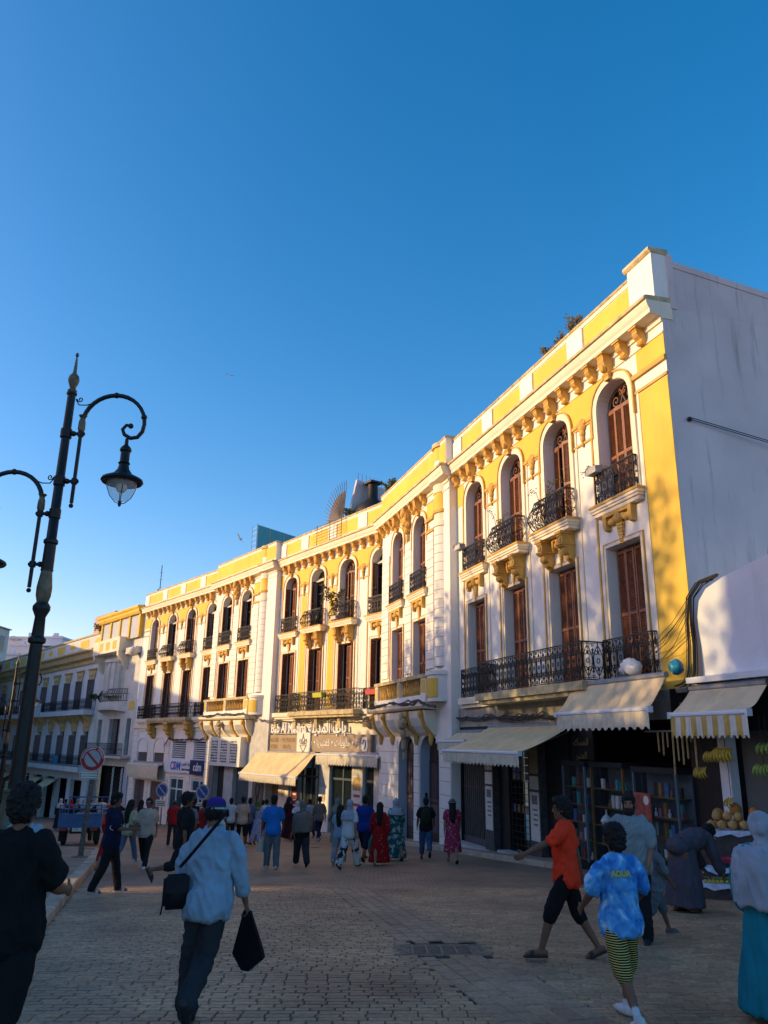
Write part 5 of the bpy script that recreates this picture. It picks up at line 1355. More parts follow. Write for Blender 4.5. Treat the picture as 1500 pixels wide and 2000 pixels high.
# ------------------------------------------------------------ far terrace
M_far = pmat('far_white_plaster', (.62, .63, .65), .85, .08, .6, .1, 20, stain=.35); M_farc = pmat('far_ochre_trim', (.55, .41, .19), .8, .15, 1.5, .2, 20, stain=.3)
FT = thing('terrace_building', 'long white three storey terrace with ochre cornice farther down the street', 'building', FK @ T(50, 0, -6.5))
ft = lambda nm, a0, a1, o0, o1, z0, z1, mt, par=None: bx(nm, FK, a0, a1, o0, o1, z0, z1, mt, par if par is not None else FT)
wa = [26.0, 29.6, 33.4, 37.4, 41.6, 46, 50.5, 55, 60, 65, 70, 75.5, 81]
ops = []
for a in wa: ops += [(a, 1.4, 4.3, 7.0, 0), (a, 1.4, -.7, 2.3, 0)]
m = MB(); wall(m, 24.0, 110, -1.3, 9.2, ops, 0, .35); wall(m, 24.0, 110, -11, -1.3, [(a, 3.2, -9, -2.0, 0) for a in (27.2, 31.5, 35.8, 40.2, 45, 50, 55.5, 61)], 0, .35); mkobj('wall', m, M_far, FK, FT)
ft('interior', 24, 84, -.9, -.85, -10, 7.1, M_dark)
def orn_mesh():
    m = MB(); m.extrude([(-.75, 0), (.75, 0), (.82, .2), (1.0, .75), (1.05, .9), (-1.05, .9), (-1.0, .75), (-.82, .2)], -.01, .10, 'y'); m.box(-1.1, 1.1, -.01, .22, .9, 1.02)
    for s in (-1, 1): m.ball((s*.35, .1, .45), .28, .1, .16, 8, 6)
    m.ball((0, .12, .5), .14, .1, .2, 8, 6); me = m.mesh('window_head'); me.materials.append(M_farc); return me
ORN = orn_mesh(); PF1 = MB(); PF1.box(-.68, .68, -.34, -.28, 0, 2.7); PF1 = PF1.mesh('window'); PF1.materials.append(M_glass)
PF2 = MB(); PF2.box(-.75, .75, -.34, -.28, 0, 3.0); PF2 = PF2.mesh('window'); PF2.materials.append(M_glass)
SF = MB(); SF.box(0, .6, -.03, .03, 0, 2.6); SF = SF.mesh('shutter'); SF.materials.append(M_shut)
for i, a in enumerate(wa):
    for z, pf in ((4.3, PF1), (-.7, PF2)):
        wn = mkobj('window', pf, None, FK @ T(a, 0, z), FT)
        mkobj('window_head', ORN, None, FK @ T(a, 0, z + (2.7 if z > 0 else 3.0)), wn)
        mkobj('shutter', SF, None, FK @ T(a-.66, .0, z+.05) @ RZ(1.1), wn)
        if z < 0: mkobj('shutter', SF, None, FK @ T(a+.66, .02, z+.05) @ RZ(.05), wn)
m = MB(); m.extrude([(-.3, 8.5), (.15, 8.5), (.25, 8.8), (.55, 9.0), (.7, 9.4), (.95, 9.6), (.95, 9.75), (-.3, 9.9)], 24.05, 110, 'x'); mkobj('cornice', m, M_farc, FK, FT)
ft('parapet', 24.05, 110, -.3, .05, 9.9, 11.2, M_far); ft('coping', 24.05, 110, -.35, .15, 11.2, 11.35, M_farc)
for k in range(22):
    a = 25.5 + 3.9*k
    if k % 2: ft('parapet_panel', a-1.3, a+1.3, .05, .07, 10.2, 10.95, M_yellow)
    else:
        m = MB(); m.extrude([(a-1.0, 10.57), (a, 10.95), (a+1.0, 10.57), (a, 10.2)], .05, .07, 'y'); mkobj('parapet_lozenge', m, M_yellow, FK, FT)
for (a0, a1, iron) in ((24.3, 38.5, True), (39, 48, False), (48.5, 62, True), (62.5, 76, False)):
    ft('balcony', a0, a1, 0, 1.0, 3.75, 4.2, M_far)
    for k in range(int((a1-a0)/1.9)):
        m = MB(); m.extrude([(0, 3.75), (.85, 3.75), (.8, 3.5), (.3, 3.2), (0, 2.9)], a0+.5+1.9*k, a0+.75+1.9*k, 'x'); mkobj('bracket', m, M_farc, FK, FT)
    if iron:
        me = rail_flat(a1-a0, .9, .95, 0, .5); mkobj('railing', me, None, FK @ T((a0+a1)/2, 0, 4.22), FT)
    else:
        ft('balustrade', a0, a1, .85, .95, 4.95, 5.15, M_far)
        for k in range(int((a1-a0)/.45)): ft('baluster', a0+.1+.45*k, a0+.28+.45*k, .85, .95, 4.2, 4.95, M_far)
ft('balcony', 24.3, 84, 0, .9, -1.25, -.8, M_far); me = rail_flat(38, .85, .95, 0, .6); mkobj('railing', me, None, FK @ T(43.5, 0, -.78), FT)
ft('blue_cloth', 30.6, 32.0, .88, .92, -.6, .1, pmat('blue_cloth', (.02, .18, .38), .8, .3, 3, .2))
for i, a in enumerate((34.5, 39.5, 45.0, 52.0)):
    awning(FK, 'shop_awning', ['pale square awning of the terrace nearest the bow fronted house', 'pale square awning second along the terrace', 'pale awning third along the terrace shops', 'pale awning fourth along the terrace behind the lamp column'][i], a-1.6, a+1.6, .1, -2.2, 1.5, -3.0, .5, M_canvasg, M_val, 10, .04)
# rooftop chimney stub of the terrace
ft('roof_stub', 24.2, 30, -3.2, -.8, 10.5, 13.4, pmat('pink_plaster', (.50, .38, .33), .85, .1, 2, .2, 15, stain=.3))
# ------------------------------------------------------------ hillside houses beyond
def at(px, py, Y):
    d = _right*(px-750) + _fw*F - _up*(py-1000); t = Y/d.y
    return Vector((0, 0, CAMH)) + d*t
M_hill = pmat('hill_white', (.60, .62, .68), .85, .08, .1, 0, stain=0); M_hillw = pmat('hill_window', (.05, .06, .08), .4, .1, 1, 0)
hh = [((0, 1300), (62, 1262), 205, 'cream flat roofed house low on the hillside'), ((8, 1262), (70, 1247), 235, 'white terrace house with parasols high on the hill'), ((62, 1290), (115, 1250), 225, 'white cubic house behind the lamp column on the hill'), ((80, 1282), (122, 1247), 215, 'white hill house with a long dark window'),
      ((82, 1310), (140, 1272), 185, 'low white house in front of the red roof'), ((0, 1325), (70, 1280), 180, 'white hill house nearest the terrace roof'), ((118, 1285), (142, 1262), 240, 'small red roofed house on the hill'), ((138, 1280), (156, 1262), 245, 'grey stone house beside the red roof on the hill')]
for i, ((x0, y0), (x1, y1), Y, lab) in enumerate(hh):
    a = at(x0, y0, Y); b = at(x1, y1, Y)
    H_ = thing('hill_house', lab, 'house', T((a.x+b.x)/2, Y, gz(0, 130)-2), 'houses on the far hillside')
    mat = M_hill if i not in (6, 7) else (pmat('hill_red', (.16, .04, .04), .8, .1, 1, 0) if i == 6 else pmat('hill_stone', (.30, .28, .26), .8, .1, 1, 0))
    m = MB(); m.box(a.x, b.x, Y, Y+14, -10, b.z); mkobj('wall', m, mat, Matrix(), H_)
    m = MB(); m.box(a.x-.3, b.x+.3, Y-.3, Y+14, b.z, b.z+.5); mkobj('roof_edge', m, mat, Matrix(), H_)
    r_ = random.Random(i); n = 3
    for k in range(n):
        cx = a.x + (b.x-a.x)*(k+.5)/n + r_.uniform(-.8, .8); cz = b.z - 2.2 - r_.random()
        if i == 3: cx, wx = (a.x+b.x)/2, 2.6
        else: wx = .5
        m = MB(); m.box(cx-wx, cx+wx, Y-.12, Y+.1, cz-.8, cz+.7); mkobj('window', m, M_hillw, Matrix(), H_)
        if i == 3: break
    for k in range(2):
        cx = a.x + (b.x-a.x)*r_.random(); m = MB(); m.box(cx-.5, cx+.5, Y+3, Y+4, b.z, b.z+r_.uniform(1, 2.4)); mkobj('chimney', m, mat, Matrix(), H_)
hm = MB(); 
for (x0, y0, z0, x1, y1, z1) in ((-150, 150, -9, -150, 330, 30), (-20, 150, -9, -20, 330, 22)): pass
hm.quad((-220, 140, -9), (60, 140, -9), (60, 340, 16), (-220, 340, 20)); hm.quad((-220, 340, 20), (60, 340, 16), (60, 900, 16), (-220, 900, 20))
struct(mkobj('hill', hm, pmat('hill_scrub', (.10, .10, .06), .9, .4, .1, 0), Matrix()))
for k in range(2):
    c = at(26+13*k, 1249, 235); P_ = thing('parasol', 'dark parasol on the white terrace house roof', 'parasol', T(c.x, 236, c.z-2), 'roof terrace parasols')
    m = MB(); m.tube([(0, 0, 0), (0, 0, 2.2)], .08, 5); mkobj('pole', m, M_metal, WM[P_], P_); m = MB(); m.lathe([(1.5, 1.8), (.01, 2.5)], 8); mkobj('canopy', m, M_shut, WM[P_], P_)
# ------------------------------------------------------------ street lamps
M_lamp = pmat('dark_green_black_iron', (.016, .018, .018), .45, .25, 6, .1, 60, metal=.3)
M_lampg = pmat('worn_gilt_iron', (.16, .13, .08), .5, .35, 9, .2, 50, metal=.3)
M_lens = glass_mat('lamp_glass', (.75, .78, .80), .30, .08)
def lamp_parts(W, L):
    """tall three-armed post, origin at its foot"""
    m = MB(); m.lathe([(.34, 0), (.36, .12), (.30, .2), (.32, .55), (.24, .7), (.22, .95), (.27, 1.0), (.27, 1.06), (.15, 1.12)], 14); mkobj('base', m.mesh('base', True), M_lamp, W, L)
    m = MB(); m.lathe([(.20, 1.06), (.24, 1.15), (.225, 1.35), (.16, 1.62), (.15, 1.72), (.18, 1.75), (.18, 1.79)], 16); mkobj('vase', m.mesh('vase', True), pmat('verdigris_bronze', (.12, .13, .085), .5, .3, 6, .15, 40, metal=.3), W, L)
    m = MB(); m.lathe([(.125, 1.78), (.10, 4.05), (.14, 4.08), (.14, 4.14), (.10, 4.18), (.085, 4.5), (.14, 4.62), (.14, 4.68), (.10, 4.74)], 14); mkobj('lower_shaft', m.mesh('lower_shaft', True), M_lamp, W, L)
    m = MB(); m.lathe([(.09, 4.74), (.12, 4.86), (.125, 5.0), (.10, 5.2), (.09, 5.28), (.11, 5.3)], 14); mkobj('leaf_collar', m.mesh('leaf_collar', True), M_lampg, W, L)
    m = MB(); m.lathe([(.10, 5.28), (.095, 5.75), (.12, 5.77), (.12, 5.82), (.085, 5.86), (.07, 8.55), (.09, 8.56), (.09, 8.6)], 12); mkobj('upper_shaft', m.mesh('upper_shaft', True), M_lamp, W, L)
    m = MB(); m.lathe([(.07, 8.6), (.085, 8.64), (.05, 8.68), (.06, 8.72), (.09, 8.8), (.10, 8.86), (.085, 8.93), (.05, 8.97), (.035, 9.0), (.025, 9.2), (.012, 9.32), (.03, 9.34), (.03, 9.38), (.008, 9.41)], 12); mkobj('finial', m.mesh('finial', True), M_lampg, W, L)
    def arm(ang, zt):
        A = W @ RZ(ang)
        m = MB()
        m.tube([(.26, 0, zt-2.05), (.26, 0, zt-.55)], .032, 8); m.ball((.26, 0, zt-2.1), .04)
        for z in (zt-.75, zt-1.65):
            m.tube([(0, 0, z), (.26, 0, z)], .03, 8); m.ball((.13, 0, z), .05); m.lathe([(.10, z-.08), (.10, z+.08)], 10); m.lathe([(.055, z-.05), (.055, z+.05)], 8, (.26, 0, 0)); m.ball((.30, 0, z), .04)
        # arch
        cx, cz, R_ = .82, zt-.55, .56
        pts = [(.26, 0, zt-.75)] + [(cx - R_*math.cos(t), 0, cz + R_*math.sin(t)) for t in [math.pi*k/16 for k in range(17)]]
        pts += [(cx+R_-.02, 0, cz-.14), (cx+R_-.10, 0, cz-.25), (cx+R_-.22, 0, cz-.27), (cx+R_-.34, 0, cz-.20), (cx+R_-.38, 0, cz-.10), (cx+R_-.32, 0, cz-.02), (cx+R_-.24, 0, cz-.03)]
        m.tube(pts, [.04]*12+[.036]*(len(pts)-16)+[.034, .032, .03, .03], 8); m.ball((cx+R_-.24, 0, cz-.035), .05)
        for t in (math.pi*.5, math.pi*.92): m.ball((cx-R_*math.cos(t), 0, cz+R_*math.sin(t)), .055, .055, .055)
        m.tube([(x, 0, z) for x, z in [(.09, zt-.08)] + spiral(.17, zt-.08, .055, .015, 1.2, math.pi, 10)], .011, 5)
        m.tube([(.09, 0, zt-.08), (.16, 0, zt-.19), (.30, 0, zt-.19), (.46, 0, zt-.13)], .011, 5)
        a_ = mkobj('arm', m.mesh('arm', True), M_lamp, A, L)
        m = MB(); m.lathe([(.04, zt-.72), (.065, zt-.66), (.06, zt-.52), (.04, zt-.45), (.075, zt-.40), (.03, zt-.39)], 10, (.26, 0, 0)); mkobj('arm_collar', m.mesh('arm_collar', True), M_lampg, A, a_)
        lx = cx+R_-.28; lz = cz-.28
        Ln = mkobj('lantern', MB().lathe([(.03, lz), (.035, lz-.12), (.075, lz-.16), (.10, lz-.20), (.10, lz-.24), (.08, lz-.26), (.08, lz-.44), (.105, lz-.47), (.085, lz-.50), (.10, lz-.58), (.17, lz-.68), (.35, lz-.77), (.365, lz-.81), (.34, lz-.84), (.27, lz-.81)], 18, (lx, 0, 0)).mesh('lantern', True), M_lamp, A, L)
        m = MB(); m.lathe([(.265, lz-.80), (.255, lz-.92), (.19, lz-1.06), (.10, lz-1.16), (.03, lz-1.19)], 18, (lx, 0, 0)); mkobj('glass_bowl', m.mesh('glass_bowl', True), M_lens, A, Ln)
        m = MB()
        for k in range(4):
            q = k*math.pi/2 + .4; m.tube([(lx+r_*math.cos(q), r_*math.sin(q), z) for r_, z in ((.25, lz-.80), (.24, lz-.94), (.18, lz-1.09), (.08, lz-1.2), (.0, lz-1.22))], .008, 4)
        m.lathe([(.03, lz-1.17), (.03, lz-1.24), (.015, lz-1.27)], 8, (lx, 0, 0)); mkobj('cage', m, M_lamp, A, Ln)
        m = MB(); m.ball((lx, 0, lz-.92), .10, .10, .10, 10, 8); mkobj('bulb', m.mesh('bulb', True), M_ivory, A, Ln)
    arm(0.0, 8.55); arm(math.pi, 7.05)
LW = on_ground(-5.72, 13.0, .13); LW = T(-5.72, 13.0, gz(-5.72, 13.0)-.02)
L1 = thing('street_lamp', 'tall black ornamental street lamp with two curved arms and bell lanterns on the sidewalk', 'street lamp', LW)
lamp_parts(LW, L1)
fx = at(38, 1276, 42.5)
copy_tree(L1, T(fx.x, 42.5, fx.z-9.4), 'distant ornamental street lamp of the same kind in front of the terrace')
# ------------------------------------------------------------ no parking sign
SW = T(-8.15, 23.1, gz(-8.15, 23.1)+.13)
NP = thing('no_parking_sign', 'round red and white no stationing sign on a mottled pole at the kerb', 'road sign', SW)
m = MB(); m.lathe([(.25, 0), (.2, .03), (.075, .05), (.07, 1.0), (.066, 2.7)], 10); mkobj('pole', m.mesh('pole', True), pmat('mottled_pole', (.13, .12, .10), .7, .6, 20, .2), SW @ T(0, 0, 0) @ Matrix.Rotation(math.radians(2.2), 4, 'Y'), NP)
M_red = pmat('sign_red', (.42, .012, .03), .4, .05, 4, 0); M_sgrey = pmat('sign_grey', (.42, .43, .45), .4, .05, 4, 0)
DW = SW @ T(.06, -.09, 2.60) @ Matrix.Rotation(math.radians(90), 4, 'X')    # local z faces the camera
def disc(name, r0, r1, z0, z1, mat, par, W):
    m = MB(); n = 40
    if r0 <= 0: m.lathe([(.001, z0), (r1, z0), (r1, z1), (.001, z1)], n)
    else: m.lathe([(r0, z0), (r1, z0), (r1, z1), (r0, z1), (r0, z0)], n)
    return mkobj(name, m, mat, W, par)
DW = DW @ T(0, -.02, 0)
disc('disc_rim', .325, .335, -.012, .012, M_ivory, NP, DW); disc('red_ring', .225, .325, -.01, .010, M_red, NP, DW); disc('face', 0, .225, -.008, .007, M_sgrey, NP, DW)
m = MB(); m.x = RZ(math.radians(-45)); m.box(-.23, .23, -.03, .03, .0075, .0115); mkobj('slash', m, M_red, DW, NP)
tx = 'STATIONNEMENT INTERDIT'
for i, ch in enumerate(tx):
    q = math.radians(180 - 180*(i+.5)/len(tx)); 
    if ch != ' ': text('letter', ch, .066, M_wlet, DW @ T(.275*math.cos(q), .275*math.sin(q), .0115) @ RZ(q-math.pi/2), NP, .001, bold=.001)
PW_ = SW @ T(.02, -.09, 2.14) @ Matrix.Rotation(math.radians(90), 4, 'X')
m = MB(); m.box(-.27, .27, -.11, .11, -.01, .01); pl = mkobj('text_plate', m, M_ivory, PW_, NP)
m = MB(); 
for (x0, x1, y0, y1) in ((-.25, .25, .085, .095), (-.25, .25, -.095, -.085), (-.25, -.24, -.085, .085), (.24, .25, -.085, .085)): m.box(x0, x1, y0, y1, .0105, .013)
mkobj('plate_border', m, M_black, PW_, pl)
text('plate_text', 'DU 1er AU 15 DE CHAQUE MOIS', .033, M_black, PW_ @ T(0, .035, .012), pl, .001, bold=.001); text('plate_text', 'DU 16 AU 31 DE CHAQUE MOIS', .033, M_black, PW_ @ T(0, -.035, .012), pl, .001, bold=.001)
def small_np(a, o, z, lab):
    W = FK @ T(a, o, gzf(FK, a, o)); S = thing('parking_sign', lab, 'road sign', W, 'blue no parking discs by the bank')
    h = z - gzf(FK, a, o)
    m = MB(); m.tube([(0, 0, 0), (0, 0, h+.3)], .05, 8); mkobj('pole', m, M_metal, W, S)
    D = FK @ TXF(a, o+.08, z) @ Matrix.Rotation(.62, 4, 'Y')
    m = MB(); m.lathe([(.001, -.01), (.46, -.01), (.46, .0), (.001, .0)], 28); mkobj('disc', m, M_sgrey, D, S)
    m = MB(); m.lathe([(.001, .001), (.36, .001), (.36, .012), (.001, .012)], 28); mkobj('blue_face', m, pmat('sign_blue', (.03, .10, .32), .4, .05, 3, 0), D, S)
    m = MB(); m.x = RZ(math.radians(-45)); m.box(-.36, .36, -.04, .04, .013, .016); mkobj('slash', m, M_sgrey, D, S)
    m = MB(); m.box(-.4, .4, -1.05, -.6, -.01, .01); p = mkobj('text_plate', m, M_ivory, D, S)
    for q in range(3): 
        m = MB(); m.box(-.3, .3, -.76-.1*q, -.72-.1*q, .011, .013); mkobj('plate_line', m, M_black, D, p)
small_np(2.3, 2.0, -1.55, 'blue no parking disc standing before the glass bank entrance'); small_np(-3.0, 1.6, -1.4, 'blue no parking disc in front of the taupe pier beside the bank door')
# ------------------------------------------------------------ blue three wheeled cargo cart and a car
M_blue = pmat('cart_blue', (.045, .13, .30), .45, .2, 3, .1, stain=.3); M_tyre = pmat('tyre_rubber', (.02, .02, .02), .85, .1, 5, .1)
TW = on_ground(-11.3, 31.5, 0, math.radians(12))
TK = thing('cargo_tricycle', 'blue three wheeled cargo cart with railed bed parked beyond the sidewalk', 'cargo tricycle', TW)
tb = lambda nm, x0, x1, y0, y1, z0, z1, mt=M_blue, par=None: mkobj(nm, MB().box(x0, x1, y0, y1, z0, z1), mt, TW, par if par is not None else TK)
tb('bed_floor', -.75, .75, 0, 2.0, .62, .68); tg = tb('tailgate', -.74, .74, -.04, .0, .62, 1.12)
for z in (.68, .82, .96, 1.08): tb('tailgate_rib', -.72, .72, -.07, -.04, z-.02, z+.02, M_blue, tg)
tb('side_panel', -.77, -.74, 0, 2.0, .62, 1.12); tb('side_panel', .74, .77, 0, 2.0, .62, 1.12)
m = MB()
for x in (-.74, -.25, .25, .74): m.tube([(x, -.02, 1.12), (x, -.02, 1.42)], .022, 6)
for z in (1.28, 1.42): m.tube([(-.74, -.02, z), (.74, -.02, z)], .022, 6)
mkobj('rear_rail', m, M_blue, TW, TK)
for x in (-.755, .755):
    m = MB()
    for y_ in (0, .65, 1.3, 2.0): m.tube([(x, y_, 1.12), (x, y_, 1.42)], .022, 6)
    for z in (1.28, 1.42): m.tube([(x, 0, z), (x, 2.0, z)], .022, 6)
    mkobj('side_rail', m, M_blue, TW, TK)
m = MB()
for x in (-.74, 0, .74): m.tube([(x, 2.0, 1.12), (x, 2.0, 1.72)], .025, 6)
m.tube([(-.74, 2.0, 1.72), (.74, 2.0, 1.72)], .03, 6); mkobj('front_rail', m, M_blue, TW, TK)
for s in (-1, 1):
    w_ = MB(); w_.lathe([(.12, -.07), (.26, -.08), (.31, -.05), (.31, .05), (.26, .08), (.12, .07)], 20); wo_ = mkobj('wheel', w_.mesh('wheel', True), M_tyre, TW @ T(s*.60, .75, .31) @ Matrix.Rotation(math.pi/2, 4, 'Y'), TK)
    r_ = MB(); r_.lathe([(.001, -.06), (.13, -.06), (.13, .06), (.001, .06)], 14); mkobj('rim', r_, M_metal, WM[wo_], wo_)
    tb('tail_light', s*.55-.13, s*.55+.13, -.075, -.045, .52, .61, pmat('tail_light_red', (.28, .01, .02), .3, .05, 3, 0))
    tb('mud_flap', s*.62-.12, s*.62+.12, .35, .37, .15, .55, M_tyre)
pl = tb('number_plate', -.22, .22, -.076, -.06, .50, .62, M_ivory); text('plate_number', '2005  40', .10, M_black, TW @ T(0, -.078, .56) @ Matrix.Rotation(math.pi/2, 4, 'X'), pl, .001)
tb('chassis', -.3, .3, -.02, 3.0, .42, .56, M_tyre); tb('seat', -.25, .25, 2.3, 3.0, .75, .9, M_black)
m = MB(); m.lathe([(.12, -.06), (.26, -.07), (.30, 0), (.26, .07), (.12, .06)], 18); mkobj('wheel', m.mesh('wheel', True), M_tyre, TW @ T(0, 3.6, .3) @ Matrix.Rotation(math.pi/2, 4, 'Y'), TK)
m = MB(); m.tube([(0, 3.6, .3), (0, 3.35, .95), (0, 3.3, 1.1)], .04, 6); m.tube([(-.38, 3.15, 1.12), (0, 3.32, 1.1), (.38, 3.15, 1.12)], .02, 6); mkobj('handlebar', m, M_metal, TW, TK)
for i, (x, y_, c) in enumerate(((.35, .6, (.4, .03, .03)), (-.3, .9, (.5, .52, .56)), (.1, 1.4, (.1, .16, .3)), (-.45, .4, (.4, .42, .45)))):
    m = MB(); m.ball((x, y_, .86), .25, .3, .18, 10, 7); me = m.mesh('cargo_bundle', True)
    for v in me.vertices: v.co += Vector(noise.noise_vector(v.co*6))*.04
    tag(mkobj('cargo_bundle', me, pmat('bundle_%d' % i, c, .5, .3, 8, .3), TW), ['red', 'pale grey', 'dark blue', 'grey'][i] + ' wrapped bundle lying in the blue cart bed', 'bundle', 'bundles in the cart')
CW = on_ground(-15.2, 46.0, 0, math.radians(-60))
CR = thing('parked_car', 'silver car half hidden behind the man in the navy shirt', 'car', CW)
prof = [(-2.0, .25), (-2.05, .6), (-1.95, .82), (-1.3, .92), (-.75, 1.35), (-.4, 1.45), (.7, 1.42), (1.25, 1.05), (1.9, .95), (2.05, .7), (2.05, .3)]
m = MB(); m.extrude(prof, -.82, .82, 'x'); mkobj('body', m, pmat('silver_paint', (.42, .44, .47), .3, .05, 2, 0, metal=.5), CW, CR)
for s in (-1, 1):
    m = MB(); m.extrude([(-1.2, .95), (-.72, 1.30), (-.4, 1.38), (.66, 1.35), (1.1, 1.05)], s*.825-.006, s*.825+.006, 'x'); mkobj('side_window', m, M_glass, CW, CR)
    for y_ in (-1.25, 1.25):
        m = MB(); m.lathe([(.001, -.1), (.3, -.1), (.3, .1), (.001, .1)], 18); mkobj('wheel', m, M_tyre, CW @ T(s*.75, y_, .3) @ Matrix.Rotation(math.pi/2, 4, 'Y'), CR)
m = MB(); m.quad((-.7, -1.25, .96), (.7, -1.25, .96), (.66, -.74, 1.36), (-.66, -.74, 1.36)); m.x = T(0, -.02, .012); mkobj('windscreen', m, M_glass, CW @ T(0, -.02, .015), CR)
for s in (-.6, .6): mkobj('headlight', MB().box(s-.16, s+.16, -2.06, -1.98, .62, .76), M_ivory, CW, CR)

# ------------------------------------------------------------ rooftop things
BX = thing('roof_billboard', 'blue sheet metal panel rising behind the parapet', 'panel', FL @ T(16, -2, 12))
m = MB(); m.extrude([(19.3, 12.0), (19.3, 16.7), (12.8, 14.35), (12.8, 12.0)], -2.1, -2.0, 'y')
mkobj('sheet', m, pmat('blue_sheet', (.0, .065, .17), .8, .1, 1, 0, spec=.05), FL, BX)
for a in (15.0, 17.2): bx('seam', FL, a-.02, a+.02, -2.0, -1.98, 12, 14.35+(a-12.8)*.36, M_black, BX)
m = MB(); m.tube([(20.2, -2, 12), (20.2, -2, 16.8)], .02, 5); m.tube([(19.4, -2, 12), (19.4, -2, 16.8)], .035, 5)
for k in range(8): m.tube([(19.4, -2, 13.9+.38*k), (20.2, -2, 13.9+.38*k)], .015, 4)
mkobj('side_ladder', m, M_metal, FL, BX)
SF_ = thing('spiked_wall', 'grey rooftop dividing wall crowned with a fan of iron spikes', 'wall', FL @ T(3.5, -.2, 12.3))
m = MB(); m.poly([(4.6, -.36, 12.2), (4.6, -4.2, 12.2), (4.6, -4.2, 15.6), (4.6, -.9, 15.9), (4.6, -.36, 13.4)]); m.poly([(4.45, -.36, 12.2), (4.45, -4.2, 12.2), (4.45, -4.2, 15.6), (4.45, -.9, 15.9), (4.45, -.36, 13.4)])
m.quad((4.45, -.9, 15.9), (4.6, -.9, 15.9), (4.6, -.36, 13.4), (4.45, -.36, 13.4)); m.quad((4.45, -.9, 15.9), (4.6, -.9, 15.9), (4.6, -4.2, 15.6), (4.45, -4.2, 15.6))
mkobj('slab', m, M_gable, FL, SF_)
m = MB(); nn = 14
for i in range(nn): 
    q0, q1 = math.radians(85+95*i/nn), math.radians(85+95*(i+1)/nn)
    m.poly([(4.7, -.2, 13.45), (4.7+0*1, -.2+1.7*0, 13.45)] if False else [(4.75, -.25, 13.45), (4.75-1.7*math.cos(q0), -.25, 13.45+1.7*math.sin(q0)), (4.75-1.7*math.cos(q1), -.25, 13.45+1.7*math.sin(q1))])
mkobj('fan_plate', m, pmat('grey_mesh_plate', (.13, .12, .15), .8, .1, 3, 0), FL, SF_)
m = MB()
for i in range(17):
    q = math.radians(82+98*i/16); d = (-math.cos(q), math.sin(q)); m.tube([(4.75, -.22, 13.45), (4.75+1.95*d[0], -.22, 13.45+1.95*d[1]), (4.75+2.2*d[0], -.16, 13.45+2.2*d[1]+.06)], .016, 4)
for i in range(9): m.tube([(7.0, .34, 13.35-.17*i), (3.9, .34, 13.35-.17*i)], .012, 4)
for a in (4.0, 5.2, 6.6): m.tube([(a, .34, 13.45), (a, .34, 11.9)], .02, 4)
mkobj('fan_spikes', m, M_iron, FL, SF_)
m = MB()
for i in range(12): m.tube([(4.52, -1.0-.27*i, 15.8-.02*i), (4.52, -1.0-.27*i, 16.35-.02*i)], .014, 4)
mkobj('wall_spikes', m, M_iron, FL, SF_)
CH = thing('roof_chimney', 'squat black chimney hood with a small capped flue on the roof', 'chimney', FL @ T(3.9, -1.6, 12))
m = MB(); m.lathe([(1.0, 12.2), (1.0, 13.9), (.85, 14.3), (.45, 14.55), (.30, 14.75), (.28, 15.6)], 12, (3.9, -1.6, 0)); mkobj('hood', m.mesh('hood', True), M_black, FL, CH); bx('cap', FL, 3.5, 4.3, -2.0, -1.2, 15.6, 15.72, M_black, CH)
AN = thing('roof_antenna', 'thin antenna mast on the end of the parapet', 'antenna', FK @ T(13.0, -.6, 12.2))
m = MB(); m.tube([(13, -.6, 12.2), (13, -.6, 15.9)], .035, 5); m.tube([(13.4, -.6, 12.2), (13.4, -.6, 13.9)], .05, 5); mkobj('mast', m, M_iron, FK, AN)
for k, z in enumerate((13.9, 14.6, 15.2)): m = MB(); m.tube([(12.6, -.6, z), (13.4, -.6, z+.1)], .02, 4); mkobj('crossbar', m, M_iron, FK, AN)
m = MB(); m.box(12.75, 12.95, -.7, -.5, 13.0, 13.6); mkobj('receiver', m, M_metal, FK, AN)
# ------------------------------------------------------------ plants
M_leaf = pmat('dusty_green_leaf', (.06, .085, .035), .6, .4, 3, 0); M_leaf2 = pmat('olive_leaf', (.11, .12, .04), .6, .4, 3, 0); M_leaf3 = pmat('silver_leaf', (.13, .13, .10), .7, .3, 3, 0); M_stem = pmat('plant_stem', (.08, .05, .03), .8, .2, 4, 0); M_pot = pmat('white_pot', (.5, .48, .44), .7, .2, 4, .1)
def plant(name, label, W, h, spread, nst, nl, ls, mat, seed, droop=0.0, pot=None, cat='plant', group=None):
    r = random.Random(seed); P = thing(name, label, cat, W, group)
    st = MB(); lf = MB()
    for s in range(nst):
        ang = r.random()*6.28; tip = Vector((math.cos(ang)*spread*r.uniform(.3, 1), math.sin(ang)*spread*r.uniform(.3, 1), h*r.uniform(.6, 1)))
        ctrl = Vector((tip.x*.3, tip.y*.3, h*.75)); pts = []
        for j in range(7):
            t = j/6; p = ctrl*(2*t*(1-t)) + tip*(t*t); p.z -= droop*t*t; pts.append(p)
        st.tube(pts, [.012*(1-.6*j/6) for j in range(7)], 4)
        for k in range(nl):
            t = r.uniform(.25, 1.0); i = min(5, int(t*6)); p = pts[i].lerp(pts[i+1], t*6-i) + Vector((r.gauss(0, .04), r.gauss(0, .04), r.gauss(0, .04)))
            d = Vector((r.gauss(0, 1), r.gauss(0, 1), r.gauss(.2, .7))).normalized(); q = d.orthogonal().normalized()*ls*.38; e = p + d*ls
            lf.add([p, p+d*ls*.5+q, e, p+d*ls*.5-q], [(0, 1, 2, 3)])
    mkobj('stems', st, M_stem, W, P); stuff(mkobj('leaves', lf.mesh('leaves', fix=False), mat, W, P))
    if pot: m = MB(); m.box(-pot/2, pot/2, -.12, .12, -.02, .16); mkobj('planter', m, M_pot, W, P)
    return P
